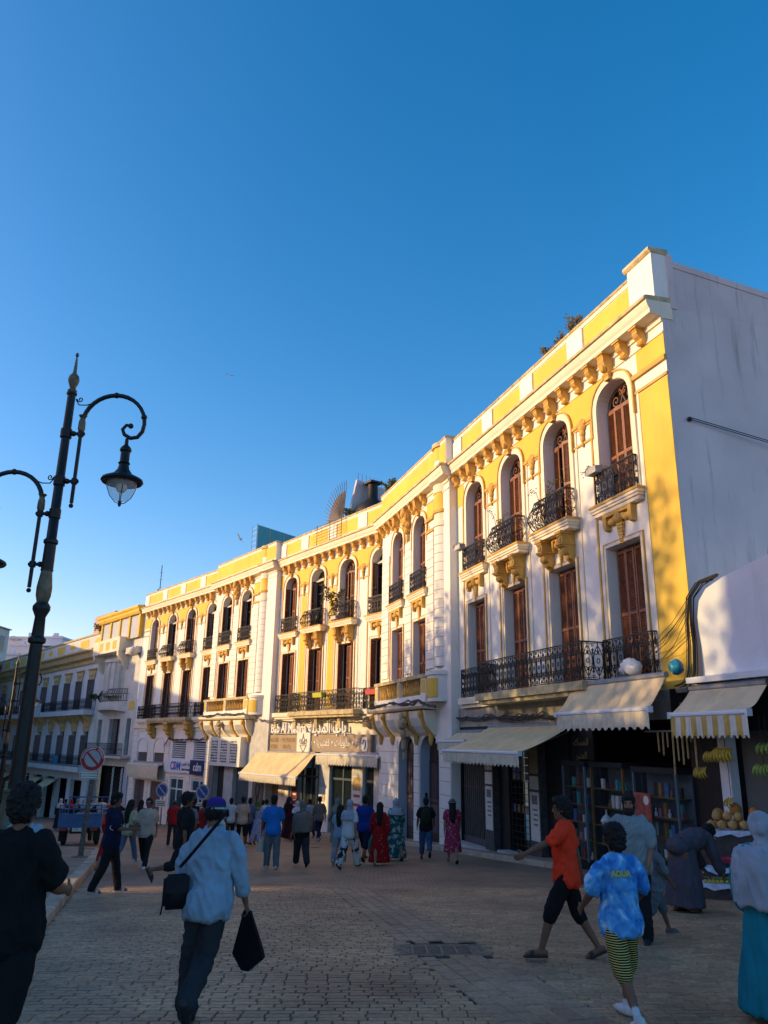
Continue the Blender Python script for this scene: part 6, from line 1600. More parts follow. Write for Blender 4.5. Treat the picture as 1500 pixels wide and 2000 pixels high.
for i, (a, h, lab) in enumerate(((4.4, 1.05, 'silvery rooftop shrub closest to the parapet end block'), (5.2, .75, 'low silvery rooftop shrub between two taller ones'), (6.05, .95, 'slender silvery rooftop shrub behind the parapet'))):
    plant('roof_shrub', lab, FR @ T(a, -.35, 13.3), h, .38, 9, 60, .085, M_leaf3, 40+i, group='shrubs on the roof edge')
plant('roof_shrub', 'leafy green bush sprouting from the parapet beside the pavilion', FL @ T(-.2, .15, 13.1), 1.3, .55, 9, 45, .14, M_leaf2, 50, group='shrubs on the roof edge')
plant('roof_shrub', 'dark green bush at the foot of the spiked wall', FL @ T(4.0, -.5, 13.3), .5, .9, 10, 50, .15, M_leaf, 51, group='shrubs on the roof edge')
plant('balcony_vine', 'straggling vine arching over the third bowed balcony', FL @ T(4.1, .5, 7.8), 2.3, 1.1, 9, 30, .14, M_leaf2, 52, .5, .5, group='plants on the balconies')
plant('balcony_vine', 'thin dry creeper trained over the bowed balcony nearest the end window', FR @ T(5.7, .3, 7.8), 2.2, .9, 6, 22, .07, M_leaf2, 53, .6, .5, group='plants on the balconies')
plant('balcony_vine', 'sparse creeper rising from the inner bowed balcony of the near wing', FR @ T(8.7, .3, 7.8), 2.0, .9, 5, 18, .07, M_leaf2, 54, .6, .5, group='plants on the balconies')
plant('balcony_vine', 'wispy dry plant in a white box on the end window balcony', FR @ T(2.95, .25, 8.6), .5, .5, 7, 24, .05, M_leaf3, 55, .35, .45, group='plants on the balconies')
plant('balcony_vine', 'dry twig plant in a white box at the innermost window', FR @ T(12.0, .3, 8.6), .45, .4, 5, 14, .05, M_leaf3, 56, .3, .5, group='plants on the balconies')
plant('balcony_vine', 'trailing dark plant on the bowed balcony of the narrow house', FK @ T(21.2, 1.2, 5.0), .7, .9, 12, 60, .15, M_leaf, 57, .5, group='plants on the balconies')
plant('balcony_vine', 'dry grass tuft at the roof edge of the terrace', FK @ T(24.9, .2, 11.2), 1.1, .9, 12, 30, .2, pmat('dry_straw', (.35, .24, .08), .8, .3, 3, 0), 58, .3, group='plants on the balconies')
for (a, c, nm, lab) in ((5.1, (.50, .50, .05), 'yellow_planter', 'bright yellow window box on the long balcony rail'), (.8, (.55, .08, .07), 'red_planter', 'red window box on the short balcony rail')):
    P_ = tag(mkobj(nm, MB().extrude([(-.12, 0), (.12, 0), (.16, .24), (-.16, .24)], -.45, .45, 'x'), pmat(nm + '_plastic', c, .5, .08, 3, 0), FL @ T(a, .68 if a > 2 else .26, 3.85)), lab, 'planter')
# ------------------------------------------------------------ cables, bags, birds
CB = thing('cable_bundle', 'thick tangle of black cables running down the corner of the yellow building', 'cables', FR @ T(-.2, .3, 2.9))
cr = random.Random(9)
for i in range(16):
    ox, oo = cr.gauss(0, .05), cr.gauss(0, .04)
    pts = [(-1.0+ox, .1+oo*.3, 5.05+cr.gauss(0, .03)), (-.62+ox, .2+oo, 4.98+cr.gauss(0, .03)), (-.34+ox*.6, .25+oo, 4.7), (-.24+ox, .24+oo, 4.2), (-.27+ox*1.3, .26+oo, 3.7), (-.26+ox*1.5, .3+oo, 3.2), (-.2+ox*2, .34+oo, 2.95), (.1+ox*3, .3+oo, 2.85+cr.gauss(0, .08))]
    m = MB(); m.tube(pts, cr.choice((.008, .012, .016)), 5); mkobj('cable', m, M_cable, FR, CB)
for i in range(9):
    z0 = cr.uniform(3.9, 4.7); a1 = cr.uniform(1.0, 1.9); z1 = cr.uniform(3.3, 3.75); pts = []
    for j in range(8):
        t = j/7; pts.append((-.26+(a1+.26)*t, .26+.06*t, z0+(z1-z0)*t-.18*math.sin(math.pi*t)*cr.uniform(.6, 1)))
    m = MB(); m.tube(pts, .006, 4); mkobj('cable', m, M_cable, FR, CB)
def wires(label, Fm, pts, n, r, jit, seed):
    q = random.Random(seed); p0 = pts[0]; C_ = thing('facade_cable', label, 'cables', Fm @ T(*p0), 'cables strung along the facade')
    for i in range(n):
        m = MB(); pp = []
        for j in range(len(pts)-1):
            A, B = Vector(pts[j]), Vector(pts[j+1])
            for k in range(6): pp.append(A.lerp(B, k/6) + Vector((0, q.gauss(0, jit*.3), q.gauss(0, jit) - .05*math.sin(math.pi*k/6))))
        pp.append(Vector(pts[-1])); m.tube(pp, r*q.uniform(.6, 1.3), 5); mkobj('cable', m, M_cable, Fm, C_)
wires('cables sagging along the dirty lintel above the wide beige awning', FR, [(4.2, .12, 2.5), (7, .14, 2.45), (10, .12, 2.5), (12.9, .14, 2.55)], 7, .018, .05, 1)
wires('cables looped under the near stone balustrade', FR, [(13.0, .9, 2.95), (14.5, 1.02, 3.2), (18, 1.04, 3.22), (21.3, 1.02, 3.15)], 6, .022, .04, 2)
wires('cables looped under the sunlit stone balustrade', FL, [(12.0, .8, 2.9), (13.3, 1.05, 3.22), (17, 1.06, 3.24), (20.6, 1.04, 3.2)], 5, .025, .04, 3)
wires('cables dropping beside the bakery sign', FL, [(.5, .4, 3.0), (-.1, .42, 2.2), (-.3, .38, 1.0), (-.35, .36, -1.2)], 6, .025, .05, 4)
wires('cables along the bakery slab above the raised letters', FL, [(0, .7, 2.75), (4, .3, 2.75), (8, .3, 2.72), (11.5, .6, 2.8)], 4, .022, .05, 5)
wires('cables strung above the bank louvres', FK, [(.2, .25, 1.75), (3, .2, 1.7), (6.5, .2, 1.72), (7.2, .2, 1.2)], 4, .03, .05, 6)
m = MB(); P0 = (FR @ Vector((-.04, -.47, 9.06))); P1 = (FR @ Vector((-.6, -9, 7.9)))
GC = thing('gable_cable', 'taut double cable bolted to the bare gable wall', 'cables', T(*P0))
for dz in (0, .05): m = MB(); m.tube([P0 + Vector((0, 0, dz)), P0.lerp(P1, .5)+Vector((0, 0, -.15+dz)), P1+Vector((0, 0, dz*3))], .012, 5); mkobj('cable', m, M_cable, Matrix(), GC)
m = MB(); m.ball(P0, .06); mkobj('anchor', m, M_iron, Matrix(), GC)
def bag(name, label, W, rx, ry, rz, mat, seed):
    m = MB(); m.ball((0, 0, rz), rx, ry, rz, 16, 10); me = m.mesh(name, True)
    for v in me.vertices:
        n_ = noise.noise_vector(v.co*7 + Vector((seed, 0, 0))); v.co += Vector(n_)*.28*min(rx, rz)*2 + Vector(noise.noise_vector(v.co*19))*.10*min(rx, rz)
        if v.co.z < .02: v.co.z = .02
    return tag(mkobj(name, me, mat, W), label, 'bag')
M_plw = glass_mat('white_plastic', (.75, .75, .76), .85, .35); M_plb = pmat('blue_plastic', (.02, .25, .42), .35, .2, 5, .1)
bag('plastic_bag', 'crumpled white plastic bag lying on top of the perfume shop awning', FR @ T(1.75, .42, 3.18), .36, .16, .20, M_plw, 1)
bag('plastic_bag', 'crumpled blue plastic bag caught between the cables', FR @ T(.22, .35, 3.1), .17, .14, .16, M_plb, 2)
def bird(label, W, s):
    m = MB(); m.ball((0, 0, 0), .06*s, .22*s, .06*s, 8, 6)
    for sx in (-1, 1): m.add([(sx*.03*s, .08*s, .02*s), (sx*.4*s, .12*s, .18*s), (sx*.75*s, -.08*s, .10*s), (sx*.38*s, -.06*s, .15*s), (sx*.03*s, -.08*s, .02*s)], [(0, 1, 3, 4), (1, 2, 3)])
    m.add([(-.05*s, -.2*s, 0), (.05*s, -.2*s, 0), (.07*s, -.34*s, 0), (-.07*s, -.34*s, 0)], [(0, 1, 2, 3)])
    tag(mkobj('gull', m.mesh('gull', fix=False), pmat('gull_grey', (.35, .35, .37), .7, .2, 4, 0), W), label, 'bird')
p = at(449, 734, 60); bird('gull gliding high in the open sky', T(*p) @ RZ(.5), .62)
p = at(468, 1052, 52); bird('gull banking low over the parapet near the blue panel', T(*p) @ RZ(1.2) @ Matrix.Rotation(.6, 4, 'Y'), .62)
# ------------------------------------------------------------ people
def cloth(name, col, var=.15, rough=.9, bump=.35, bs=18, vs=5):
    return pmat('cloth_' + name, col, rough, var, vs, bump, bs, spec=.15)
def pattern(name, cols, scale, kind='noise', th=.5, sharp=.06, stretch=(1, 1, 1)):
    key = 'pattern_' + name
    if key in MATS: return MATS[key]
    m, n, l, b = node_mat(key, .9); b.inputs['Specular IOR Level'].default_value = .15
    tc = n.new('ShaderNodeTexCoord'); mp = n.new('ShaderNodeMapping'); mp.inputs['Scale'].default_value = stretch; l.new(tc.outputs['Object'], mp.inputs['Vector'])
    if kind == 'stripe':
        tx = n.new('ShaderNodeTexWave'); tx.wave_type = 'BANDS'; tx.bands_direction = 'Z'; tx.inputs['Scale'].default_value = scale; tx.inputs['Distortion'].default_value = .6; tx.inputs['Detail'].default_value = 1
    elif kind == 'voronoi':
        tx = n.new('ShaderNodeTexVoronoi'); tx.inputs['Scale'].default_value = scale
    else:
        tx = n.new('ShaderNodeTexNoise'); tx.inputs['Scale'].default_value = scale; tx.inputs['Detail'].default_value = 3; tx.inputs['Distortion'].default_value = .6
    l.new(mp.outputs[0], tx.inputs['Vector'])
    rp = n.new('ShaderNodeValToRGB'); e = rp.color_ramp.elements
    e[0].position = max(0, th-sharp); e[0].color = cols[0] + (1,); e[1].position = min(1, th+sharp); e[1].color = cols[1] + (1,)
    if len(cols) > 2: q = e.new(min(.99, th+sharp+.12)); q.color = cols[2] + (1,)
    l.new(tx.outputs['Distance' if kind == 'voronoi' else ('Color' if kind == 'stripe' else 'Fac')], rp.inputs['Fac']); l.new(rp.outputs[0], b.inputs['Base Color'])
    MATS[key] = m; return m
SKIN = pmat('skin_tan', (.30, .14, .08), .55, .10, 6, .05, 60, spec=.3); SKIN_D = pmat('skin_brown', (.185, .085, .05), .55, .10, 6, .05, 60, spec=.3)
HAIR = pmat('black_hair', (.012, .010, .009), .6, .3, 30, .6, 90, spec=.3); BEARD = pmat('dark_beard', (.02, .015, .012), .8, .3, 30, .6, 90); WBEARD = pmat('white_beard', (.5, .46, .42), .9, .2, 20, .6, 60)
M_sole = pmat('dark_sole', (.02, .02, .022), .7, .1, 3, 0); M_shoe_w = pmat('white_shoe', (.55, .55, .55), .6, .1, 5, 0); M_shoe_b = pmat('black_shoe', (.02, .02, .022), .5, .1, 5, 0)
M_eyew = pmat('eye_white', (.30, .27, .25), .3, 0, 1, 0); M_eyeb = pmat('eye_dark', (.02, .012, .01), .2, 0, 1, 0)
R_ = math.radians
def seg(mb, pts, rads, n=10, flat=1.0):
    """closed tapered limb with rounded ends"""
    P = [Vector(p) for p in pts]; out = []; rr = []
    d0 = (P[0]-P[1]).normalized(); d1 = (P[-1]-P[-2]).normalized()
    out += [P[0]+d0*rads[0]*.85, P[0]+d0*rads[0]*.5]; rr += [rads[0]*.45, rads[0]*.86]
    for i in range(len(P)-1):
        for k in range(3):
            t = k/3; out.append(P[i].lerp(P[i+1], t)); rr.append(rads[i]*(1-t)+rads[i+1]*t)
    out.append(P[-1]); rr.append(rads[-1]); out += [P[-1]+d1*rads[-1]*.5, P[-1]+d1*rads[-1]*.85]; rr += [rads[-1]*.86, rads[-1]*.45]
    mb.tube(out, rr, n)
def remeshed(name, mb, mat, W, par, vox, fold=None, smooth=3):
    me = mb.mesh(name, fix=False)
    bm = bmesh.new(); bm.from_mesh(me); bmesh.ops.recalc_face_normals(bm, faces=bm.faces); bm.to_mesh(me); bm.free()
    o = mkobj(name, me, mat, W, par)
    r = o.modifiers.new('r', 'REMESH'); r.mode = 'VOXEL'; r.voxel_size = vox; r.use_smooth_shade = True
    s = o.modifiers.new('s', 'SMOOTH'); s.factor = .5; s.iterations = smooth
    def post(me2, fold=fold):
        if not me2.materials: me2.materials.append(mat)
        if fold:
            amp, fr, seed, zf = fold
            no = [v.normal.copy() for v in me2.vertices]; off = Vector((seed*3.1, seed*1.7, 0))
            for v, nn in zip(me2.vertices, no):
                c = v.co; a = noise.noise(Vector((c.x*fr, c.y*fr, c.z*fr*zf)) + off); b2 = noise.noise(Vector((c.x*fr*2.3+c.z*fr*zf*2, c.y*fr*2.3, c.z*fr*zf*2.4)) + off)
                v.co = c + nn*(amp*(1-2*abs(a)) + amp*.75*(1-3*abs(b2)))
        me2.shade_smooth()
    BAKE.append((o, post)); return o

WALK_R = dict(legR=(24, 6, 0, 0), legL=(-18, 22, 0, -32), armR=(-14, 8, 14), armL=(16, 8, 22))
WALK_L = dict(legL=(24, 6, 0, 0), legR=(-18, 22, 0, -32), armL=(-14, 8, 14), armR=(16, 8, 22))
STAND = dict(legL=(3, 3, 3, 0), legR=(-3, 3, 3, 0), armL=(2, 8, 12), armR=(2, 8, 12))
PEOPLE = 0
def person(label, x, y, hd, H, wear, pose=STAND, q=1, skin=SKIN, hair='short', head=(0, 0), lean=0, build=1.0, face=False, dz=0.0, curl=.5):
    """wear: list of garments; q: 0 far, 1 mid, 2 near"""
    global PEOPLE; PEOPLE += 1; sd = PEOPLE
    W = T(x, y, gz(x, y) + dz) @ RZ(-R_(hd)); k = H/1.75
    P = thing('person', label, 'person', W, None)
    vox = (.024, .014, .0078)[q]; gv = (.026, .016, .010)[q]; amp = (0, .007, .011)[q]
    J = {}
    hipz = .93; ln = R_(lean)
    def up(p):
        p = Vector(p); r = Vector((p.x, p.y, p.z-hipz)); return Vector((r.x, r.y*math.cos(ln) + r.z*math.sin(ln), r.z*math.cos(ln) - r.y*math.sin(ln) + hipz))
    for s, nm in ((-1, 'L'), (1, 'R')):
        f, kn, ab, ft = pose['leg'+nm]; f, kn, ab, ft = R_(f), R_(kn), R_(ab), R_(ft)
        h = Vector((s*.092, 0, .92)); d1 = Vector((s*math.sin(ab), math.sin(f), -math.cos(f))).normalized(); kp_ = h + d1*.43
        d2 = Vector((s*math.sin(ab)*.6, math.sin(f-kn), -math.cos(f-kn))).normalized(); an = kp_ + d2*.41
        fd = Vector((0, math.cos(ft), math.sin(ft))); fu = Vector((0, -math.sin(ft), math.cos(ft)))
        J['hip'+nm], J['knee'+nm], J['ank'+nm] = h, kp_, an; J['heel'+nm] = an - fd*.045 - fu*.045; J['ball'+nm] = an + fd*.11 - fu*.055; J['toe'+nm] = an + fd*.165 - fu*.06; J['fd'+nm] = fd; J['fu'+nm] = fu
        a = pose['arm'+nm]; fl, aab, el = R_(a[0]), R_(a[1]), R_(a[2]); ab2 = R_(a[3]) if len(a) > 3 else aab*.35
        sh = up((s*.185, -.01, 1.42)); d = Vector((s*math.sin(aab), math.sin(fl)*math.cos(aab), -math.cos(fl)*math.cos(aab))).normalized(); eb = sh + d*.285
        fe = fl + el; d = Vector((s*math.sin(ab2), math.sin(fe)*math.cos(ab2), -math.cos(fe)*math.cos(ab2))).normalized(); wr = eb + d*.25
        J['sho'+nm], J['elb'+nm], J['wri'+nm], J['hd'+nm] = sh, eb, wr, d
    low = min(min(J['heel'+n].z, J['toe'+n].z, J['ball'+n].z) for n in 'LR') - .032
    dzv = Vector((0, 0, -low)); 
    for kk in J:
        if not kk.startswith(('fd', 'fu', 'hd')): J[kk] = J[kk] + dzv
    U = lambda p: (up(p) + dzv)*1.0
    S = Matrix.Scale(k, 4); X = S
    def nb(): m = MB(); m.x = X; return m
    ax = Vector((1, 0, 0)); ay = (up((0, 1, hipz)) - up((0, 0, hipz)))
    def torso(m, g=0.0, z0=.80, z1=1.5, gb=None, flare=0.0):
        secs = []
        for z, rx, ry, yo in ((.80, .135, .105, -.01), (.88, .165, .125, -.012), (.96, .168, .120, -.008), (1.06, .152, .108, 0), (1.18, .162, .118, .006), (1.30, .178, .125, .004), (1.38, .180, .112, -.004), (1.43, .155, .092, -.01), (1.47, .105, .075, -.012), (1.51, .060, .060, -.008)):
            if z < z0-.001 or z > z1+.001 or (lean > 30 and z < .95): continue
            gg = g + (flare*(1.2-z) if z < 1.2 else 0)
            secs.append((U((0, yo, z)), ax*(rx*build+gg), ay*(ry*build+gg)))
        m.loft(secs, 18)
        if lean > 30: m.ball(dzv+Vector((0, -.01, .93)), .150*build+g, .115*build+g, .11+g, 16, 12)
    # head frame
    hc = U((0, .015, 1.635)); HR = Matrix.Rotation(-ln*.5 if lean < 40 else -ln*.9, 3, 'X') @ Matrix.Rotation(-R_(head[0]), 3, 'Z') @ Matrix.Rotation(R_(head[1]), 3, 'X')
    Hd = lambda p: hc + HR @ Vector(p)
    # ---- body
    b = nb(); torso(b, -.012)
    seg(b, [U((0, -.012, 1.46)), Hd((0, -.02, -.07))], [.056, .052], 12)
    b.ball(Hd((0, -.008, .022)), .074, .092, .100, 16, 12, HR); b.ball(Hd((0, .022, -.04)), .058, .066, .082, 14, 10, HR); b.ball(Hd((0, .058, -.098)), .030, .026, .022, 10, 8, HR)
    seg(b, [Hd((0, .086, .022)), Hd((0, .103, -.022))], [.009, .013], 8); b.ball(Hd((0, .098, -.028)), .017, .012, .010, 8, 6, HR); b.ball(Hd((0, .076, .03)), .052, .016, .011, 12, 8, HR); b.ball(Hd((0, .078, -.066)), .024, .014, .010, 10, 6, HR)
    for s in (-1, 1): b.ball(Hd((s*.077, -.006, -.008)), .010, .020, .030, 8, 8, HR); b.ball(Hd((s*.040, .060, -.018)), .020, .016, .018, 8, 6, HR)
    for s, nm in ((-1, 'L'), (1, 'R')):
        seg(b, [J['sho'+nm]+Vector((-s*.03, 0, 0)), J['sho'+nm].lerp(J['elb'+nm], .45), J['elb'+nm]], [.052*build, .046*build, .037], 12); seg(b, [J['elb'+nm], J['elb'+nm].lerp(J['wri'+nm], .3), J['wri'+nm]], [.037, .040, .026], 12)
        seg(b, [J['hip'+nm], J['hip'+nm].lerp(J['knee'+nm], .5), J['knee'+nm]], [.085*build, .072*build, .050], 12); seg(b, [J['knee'+nm], J['knee'+nm].lerp(J['ank'+nm], .3), J['ank'+nm]], [.049, .055, .034], 12)
        seg(b, [J['heel'+nm]+J['fu'+nm]*.01, J['ank'+nm]-J['fu'+nm]*.02+J['fd'+nm]*.02], [.034, .036], 10); seg(b, [J['heel'+nm]+J['fu'+nm]*.012, J['ball'+nm]+J['fu'+nm]*.012, J['toe'+nm]+J['fu'+nm]*.006], [.034, .038, .024], 10)
        # hand
        d = J['hd'+nm]; n_ = Vector((-s, 0, 0)); n_ = (n_ - d*n_.dot(d)).normalized(); c = d.cross(n_)*s; w0 = J['wri'+nm]; cu = curl
        sec = [(w0+d*t, c*a_, n_*b_) for t, a_, b_ in ((.0, .024, .017), (.03, .034, .016), (.07, .041, .015), (.095, .038, .012))]; b.loft(sec, 12)
        for fi, (off, L_) in enumerate(((.028, .072), (.010, .080), (-.009, .074), (-.027, .058))):
            p0 = w0 + d*.085 + c*off; a1 = cu*.7; a2 = cu*1.7; p1 = p0 + (d*math.cos(a1)+n_*math.sin(a1))*L_*.5; p2 = p1 + (d*math.cos(a2)+n_*math.sin(a2))*L_*.5
            seg(b, [p0, p1, p2], [.0095, .009, .0075], 6)
        p0 = w0 + d*.03 + c*.028; p1 = p0 + (d*.6+c*.75+n_*.25).normalized()*.04; p2 = p1 + (d*.85+c*.3+n_*.4).normalized()*.034; seg(b, [p0, p1, p2], [.012, .011, .009], 6)
    body = remeshed('body', b, skin, W, P, vox, None, 1 if q == 2 else 2)
    if face:
        for s in (-1, 1):
            m = nb(); m.ball(Hd((s*.031, .0735, .004)), .010, .008, .0065, 10, 8, HR); e = mkobj('eye', m.mesh('eye', True), M_eyew, W, P); m = nb(); m.ball(Hd((s*.031, .0792, .004)), .0055, .004, .0055, 8, 6, HR); mkobj('iris', m.mesh('iris', True), M_eyeb, W, e)
            m = nb(); seg(m, [Hd((s*.016, .091, .028)), Hd((s*.046, .079, .030))], [.0045, .0035], 6); mkobj('eyebrow', m.mesh('eyebrow', True), HAIR, W, P)
    # ---- hair
    hm = nb()
    if hair in ('short', 'fade', 'curly', 'long', 'balding'):
        if hair != 'balding':
            hm.ball(Hd((0, -.020, .042)), .082, .092, .096, 16, 12, HR); hm.ball(Hd((0, -.045, -.01)), .074, .062, .085, 14, 10, HR); hm.ball(Hd((0, .040, .092)), .056, .045, .030, 12, 8, HR)
        if hair == 'curly': hm.ball(Hd((0, .0, .085)), .088, .098, .065, 14, 10, HR)
        if hair == 'long':
            hm.ball(Hd((0, -.03, .02)), .098, .092, .105, 14, 10, HR); seg(hm, [Hd((0, -.06, -.03)), U((0, -.10, 1.42)), U((0, -.135, 1.18))], [.09, .10, .06], 12)
        if hair == 'balding': hm.ball(Hd((0, -.05, -.01)), .074, .055, .05, 14, 10, HR)
        remeshed('hair', hm, HAIR, W, P, max(gv*.8, .009), (amp*1.6, 34, sd, 1) if q else None, 2)
    if hair in ('beard',):
        hm.ball(Hd((0, -.020, .042)), .080, .092, .092, 16, 12, HR); hm.ball(Hd((0, -.045, -.01)), .074, .062, .085, 14, 10, HR); hm.ball(Hd((0, .045, .088)), .052, .04, .028, 12, 8, HR); remeshed('hair', hm, HAIR, W, P, max(gv*.8, .009), (amp, 40, sd, 1), 2)
        m = nb(); m.ball(Hd((0, .042, -.088)), .060, .058, .045, 14, 10, HR); m.ball(Hd((0, .082, -.052)), .034, .014, .008, 10, 6, HR)
        for s in (-1, 1): m.ball(Hd((s*.055, .015, -.05)), .014, .03, .05, 8, 8, HR)
        remeshed('beard', m, BEARD, W, P, .010, (amp, 50, sd, 1), 2)
    # ---- garments
    for g in wear:
        kind, mat = g[0], g[1]; o = g[2] if len(g) > 2 else {}
        m = nb(); nm_ = {'tee': 'shirt', 'shirt': 'shirt', 'pants': 'trousers', 'shorts': 'shorts', 'dress': 'dress', 'scarf': 'headscarf'}.get(kind, kind)
        if kind in ('tee', 'shirt'):
            ga = o.get('g', .022); torso(m, ga, o.get('z0', .80 if kind == 'tee' else .80), 1.47, flare=o.get('flare', .05))
            m.loft([(U((0, -.012, 1.44)), ax*.10, ay*.078), (U((0, -.01, 1.50)), ax*.070, ay*.066)], 14)
            sl = o.get('sleeve', .62 if kind == 'tee' else 1.8); sw = o.get('sw', 1.0)
            for s, n2 in ((-1, 'L'), (1, 'R')):
                a, e_, w_ = J['sho'+n2]+Vector((-s*.035, 0, .0)), J['elb'+n2], J['wri'+n2]
                if sl <= 1: seg(m, [a, J['sho'+n2].lerp(e_, sl*.5), J['sho'+n2].lerp(e_, sl)], [.070*build, .070*sw*build, .074*sw], 12)
                else: seg(m, [a, J['sho'+n2].lerp(e_, .5), e_, e_.lerp(w_, min(1, sl-1))], [.070*build, .066*sw, .056*sw, .046*sw], 12)
            if kind == 'shirt': m.lathe([(.055, 0), (.072, 0), (.068, .045), (.055, .045), (.055, 0)], 16, U((0, -.012, 1.47)))
        elif kind in ('pants', 'shorts'):
            secs = [(U((0, -.008, 1.02)) if lean < 30 else U((0, -.008, 1.0)), ax*(.160*build+.008), ay*(.115*build+.008)), (dzv+Vector((0, -.01, .90)), ax*(.176*build+.01), Vector((0, 1, 0))*(.132*build+.008)), (dzv+Vector((0, -.008, .80)), ax*.155*build, Vector((0, 1, 0))*.118)]; m.loft(secs, 16)
            wd = o.get('w', 1.0); L_ = o.get('len', 1.0 if kind == 'pants' else .62)
            for n2 in 'LR':
                h, kk_, a = J['hip'+n2], J['knee'+n2], J['ank'+n2]
                if kind == 'pants' or L_ > .55:
                    t = max(0.02, (L_-.5)*2) if kind == 'shorts' else L_
                    end = kk_.lerp(a, t if kind == 'pants' else t); seg(m, [h, h.lerp(kk_, .5), kk_, kk_.lerp(end, .5), end], [.100*build, .092*wd*build, .076*wd, .070*wd, .064*wd], 12)
                else: e2 = h.lerp(kk_, L_/.5); seg(m, [h, h.lerp(e2, .5), e2], [.102*build, .100*wd*build, .098*wd], 12)
        elif kind in ('dress', 'robe'):
            ga = o.get('g', .022); hem = o.get('hem', .12); hw = o.get('hw', .30); torso(m, ga, .96, 1.47)
            m.loft([(U((0, -.012, 1.44)), ax*.10, ay*.078), (U((0, -.01, 1.50)), ax*.070, ay*.066)], 14)
            ft_ = (J['ankL']+J['ankR'])*.5; secs = []
            for i in range(9):
                t = i/8; c = (U((0, -.005, 1.04)) if i == 0 else (U((0, -.005, 1.04)).lerp(Vector((ft_.x*.6, ft_.y*.8, hem)), t))); r = .165*build + (hw-.165)*t**.8
                if i == 1: r = max(r, .19*build)
                c.z = (1.04+dzv.z if lean < 30 else U((0, -.005, 1.04)).z)*(1-t) + hem*t
                secs.append((c, ax*r, Vector((0, 1, 0))*r*.78))
            m.loft(secs, 28)
            sl = o.get('sleeve', 1.9); sw = o.get('sw', 1.15)
            for s, n2 in ((-1, 'L'), (1, 'R')):
                a, e_, w_ = J['sho'+n2]+Vector((-s*.035, 0, .0)), J['elb'+n2], J['wri'+n2]
                if sl <= 1: seg(m, [a, J['sho'+n2].lerp(e_, sl*.5), J['sho'+n2].lerp(e_, sl)], [.070, .072, .078], 12)
                else: seg(m, [a, J['sho'+n2].lerp(e_, .5), e_, e_.lerp(w_, sl-1)], [.070*build, .066*sw, .060*sw, .058*sw], 12)
        elif kind == 'scarf':
            m.ball(Hd((0, -.024, .024)), .096, .104, .116, 16, 12, HR); m.ball(Hd((0, -.02, -.06)), .086, .085, .085, 14, 10, HR)
            zl = o.get('z', 1.22); wd = o.get('w', 1.0); sx = o.get('sx', 0)
            m.loft([(Hd((0, -.02, -.05)), ax*.080, ay*.080), (U((0, -.012, 1.49)), ax*.095, ay*.090), (U((0, -.012, 1.44)), ax*.200*wd, ay*.150*wd), (U((0, -.014, 1.34)), ax*.235*wd, ay*.182*wd), (U((sx*.5, -.02, (1.34+zl)/2)), ax*.24*wd, ay*.195*wd), (U((sx, -.025, zl)), ax*.225*wd, ay*.195*wd)], 22)
            if o.get('open'): pass
        elif kind == 'cap':
            m.ball(Hd((0, -.012, .055)), .084, .098, .072, 16, 10, HR); m.loft([(Hd((0, .075, .055)), HR @ Vector((.066, 0, 0)), HR @ Vector((0, .02, .008))), (Hd((0, .150, .040)), HR @ Vector((.058, 0, 0)), HR @ Vector((0, .012, .006)))], 14)
        elif kind == 'kufi':
            m.loft([(Hd((0, -.016, z)), HR @ Vector((r, 0, 0)), HR @ Vector((0, r*1.16, 0))) for z, r in ((.010, .083), (.05, .087), (.085, .084), (.115, .066), (.128, .035))], 20)
        elif kind == 'sunhat':
            m.loft([(Hd((0, -.01, z)), HR @ Vector((r, 0, 0)), HR @ Vector((0, r*1.08, 0))) for z, r in ((.035, .165), (.045, .17), (.055, .115), (.06, .092), (.11, .088), (.135, .06))], 22)
        elif kind in ('shoes', 'slides', 'socks'):
            for n2 in 'LR':
                m = nb(); hl, bl, to, fu = J['heel'+n2], J['ball'+n2], J['toe'+n2], J['fu'+n2]
                if kind == 'shoes':
                    seg(m, [hl+fu*.012, bl+fu*.010, to+fu*.006+J['fd'+n2]*.02], [.042, .045, .032], 10); seg(m, [hl+fu*.03, J['ank'+n2]-fu*.02], [.042, .044], 10)
                elif kind == 'slides':
                    m.loft([(hl-J['fd'+n2]*.03-fu*.03, ax*.034, fu*.013), (hl-fu*.028, ax*.042, fu*.014), (bl-fu*.024, ax*.05, fu*.014), (to-fu*.022+J['fd'+n2]*.02, ax*.045, fu*.013), (to-fu*.022+J['fd'+n2]*.045, ax*.025, fu*.012)], 12); m.loft([(bl-J['fd'+n2]*.03+fu*.005, ax*.049, fu*.046), (bl+J['fd'+n2]*.02+fu*.0, ax*.050, fu*.042)], 12)
                else: seg(m, [J['ank'+n2].lerp(J['knee'+n2], .35), J['ank'+n2]], [.043, .038], 10)
                remeshed({'shoes': 'shoe', 'slides': 'sandal', 'socks': 'sock'}[kind], m, mat, W, P, gv*.75, None, 2)
            continue
        fa = (amp*(.75 if kind in ('shorts', 'pants') else 1.3)*o.get('fold', 1.0), o.get('fr', 7.0), sd*1.3+len(kind), {'dress': .12, 'robe': .12, 'scarf': .3, 'pants': .6}.get(kind, .45)) if q and kind not in ('shoes', 'slides', 'kufi', 'cap', 'sunhat') else None
        remeshed(nm_, m, mat, W, P, gv if kind not in ('shoes', 'slides', 'socks', 'kufi', 'cap') else gv*.75, fa, 3)
    info = dict(W=W, S=S, J={a: (S @ v if a[:2] not in ('fd', 'fu', 'hd') else v) for a, v in J.items()}, U=lambda p: S @ U(p), Hd=lambda p: S @ Hd(p), P=P)
    return info
def carried(name, label, mb, mat, W, cat='bag', smooth=True):
    return tag(mkobj(name, mb.mesh(name, smooth), mat, W), label, cat)
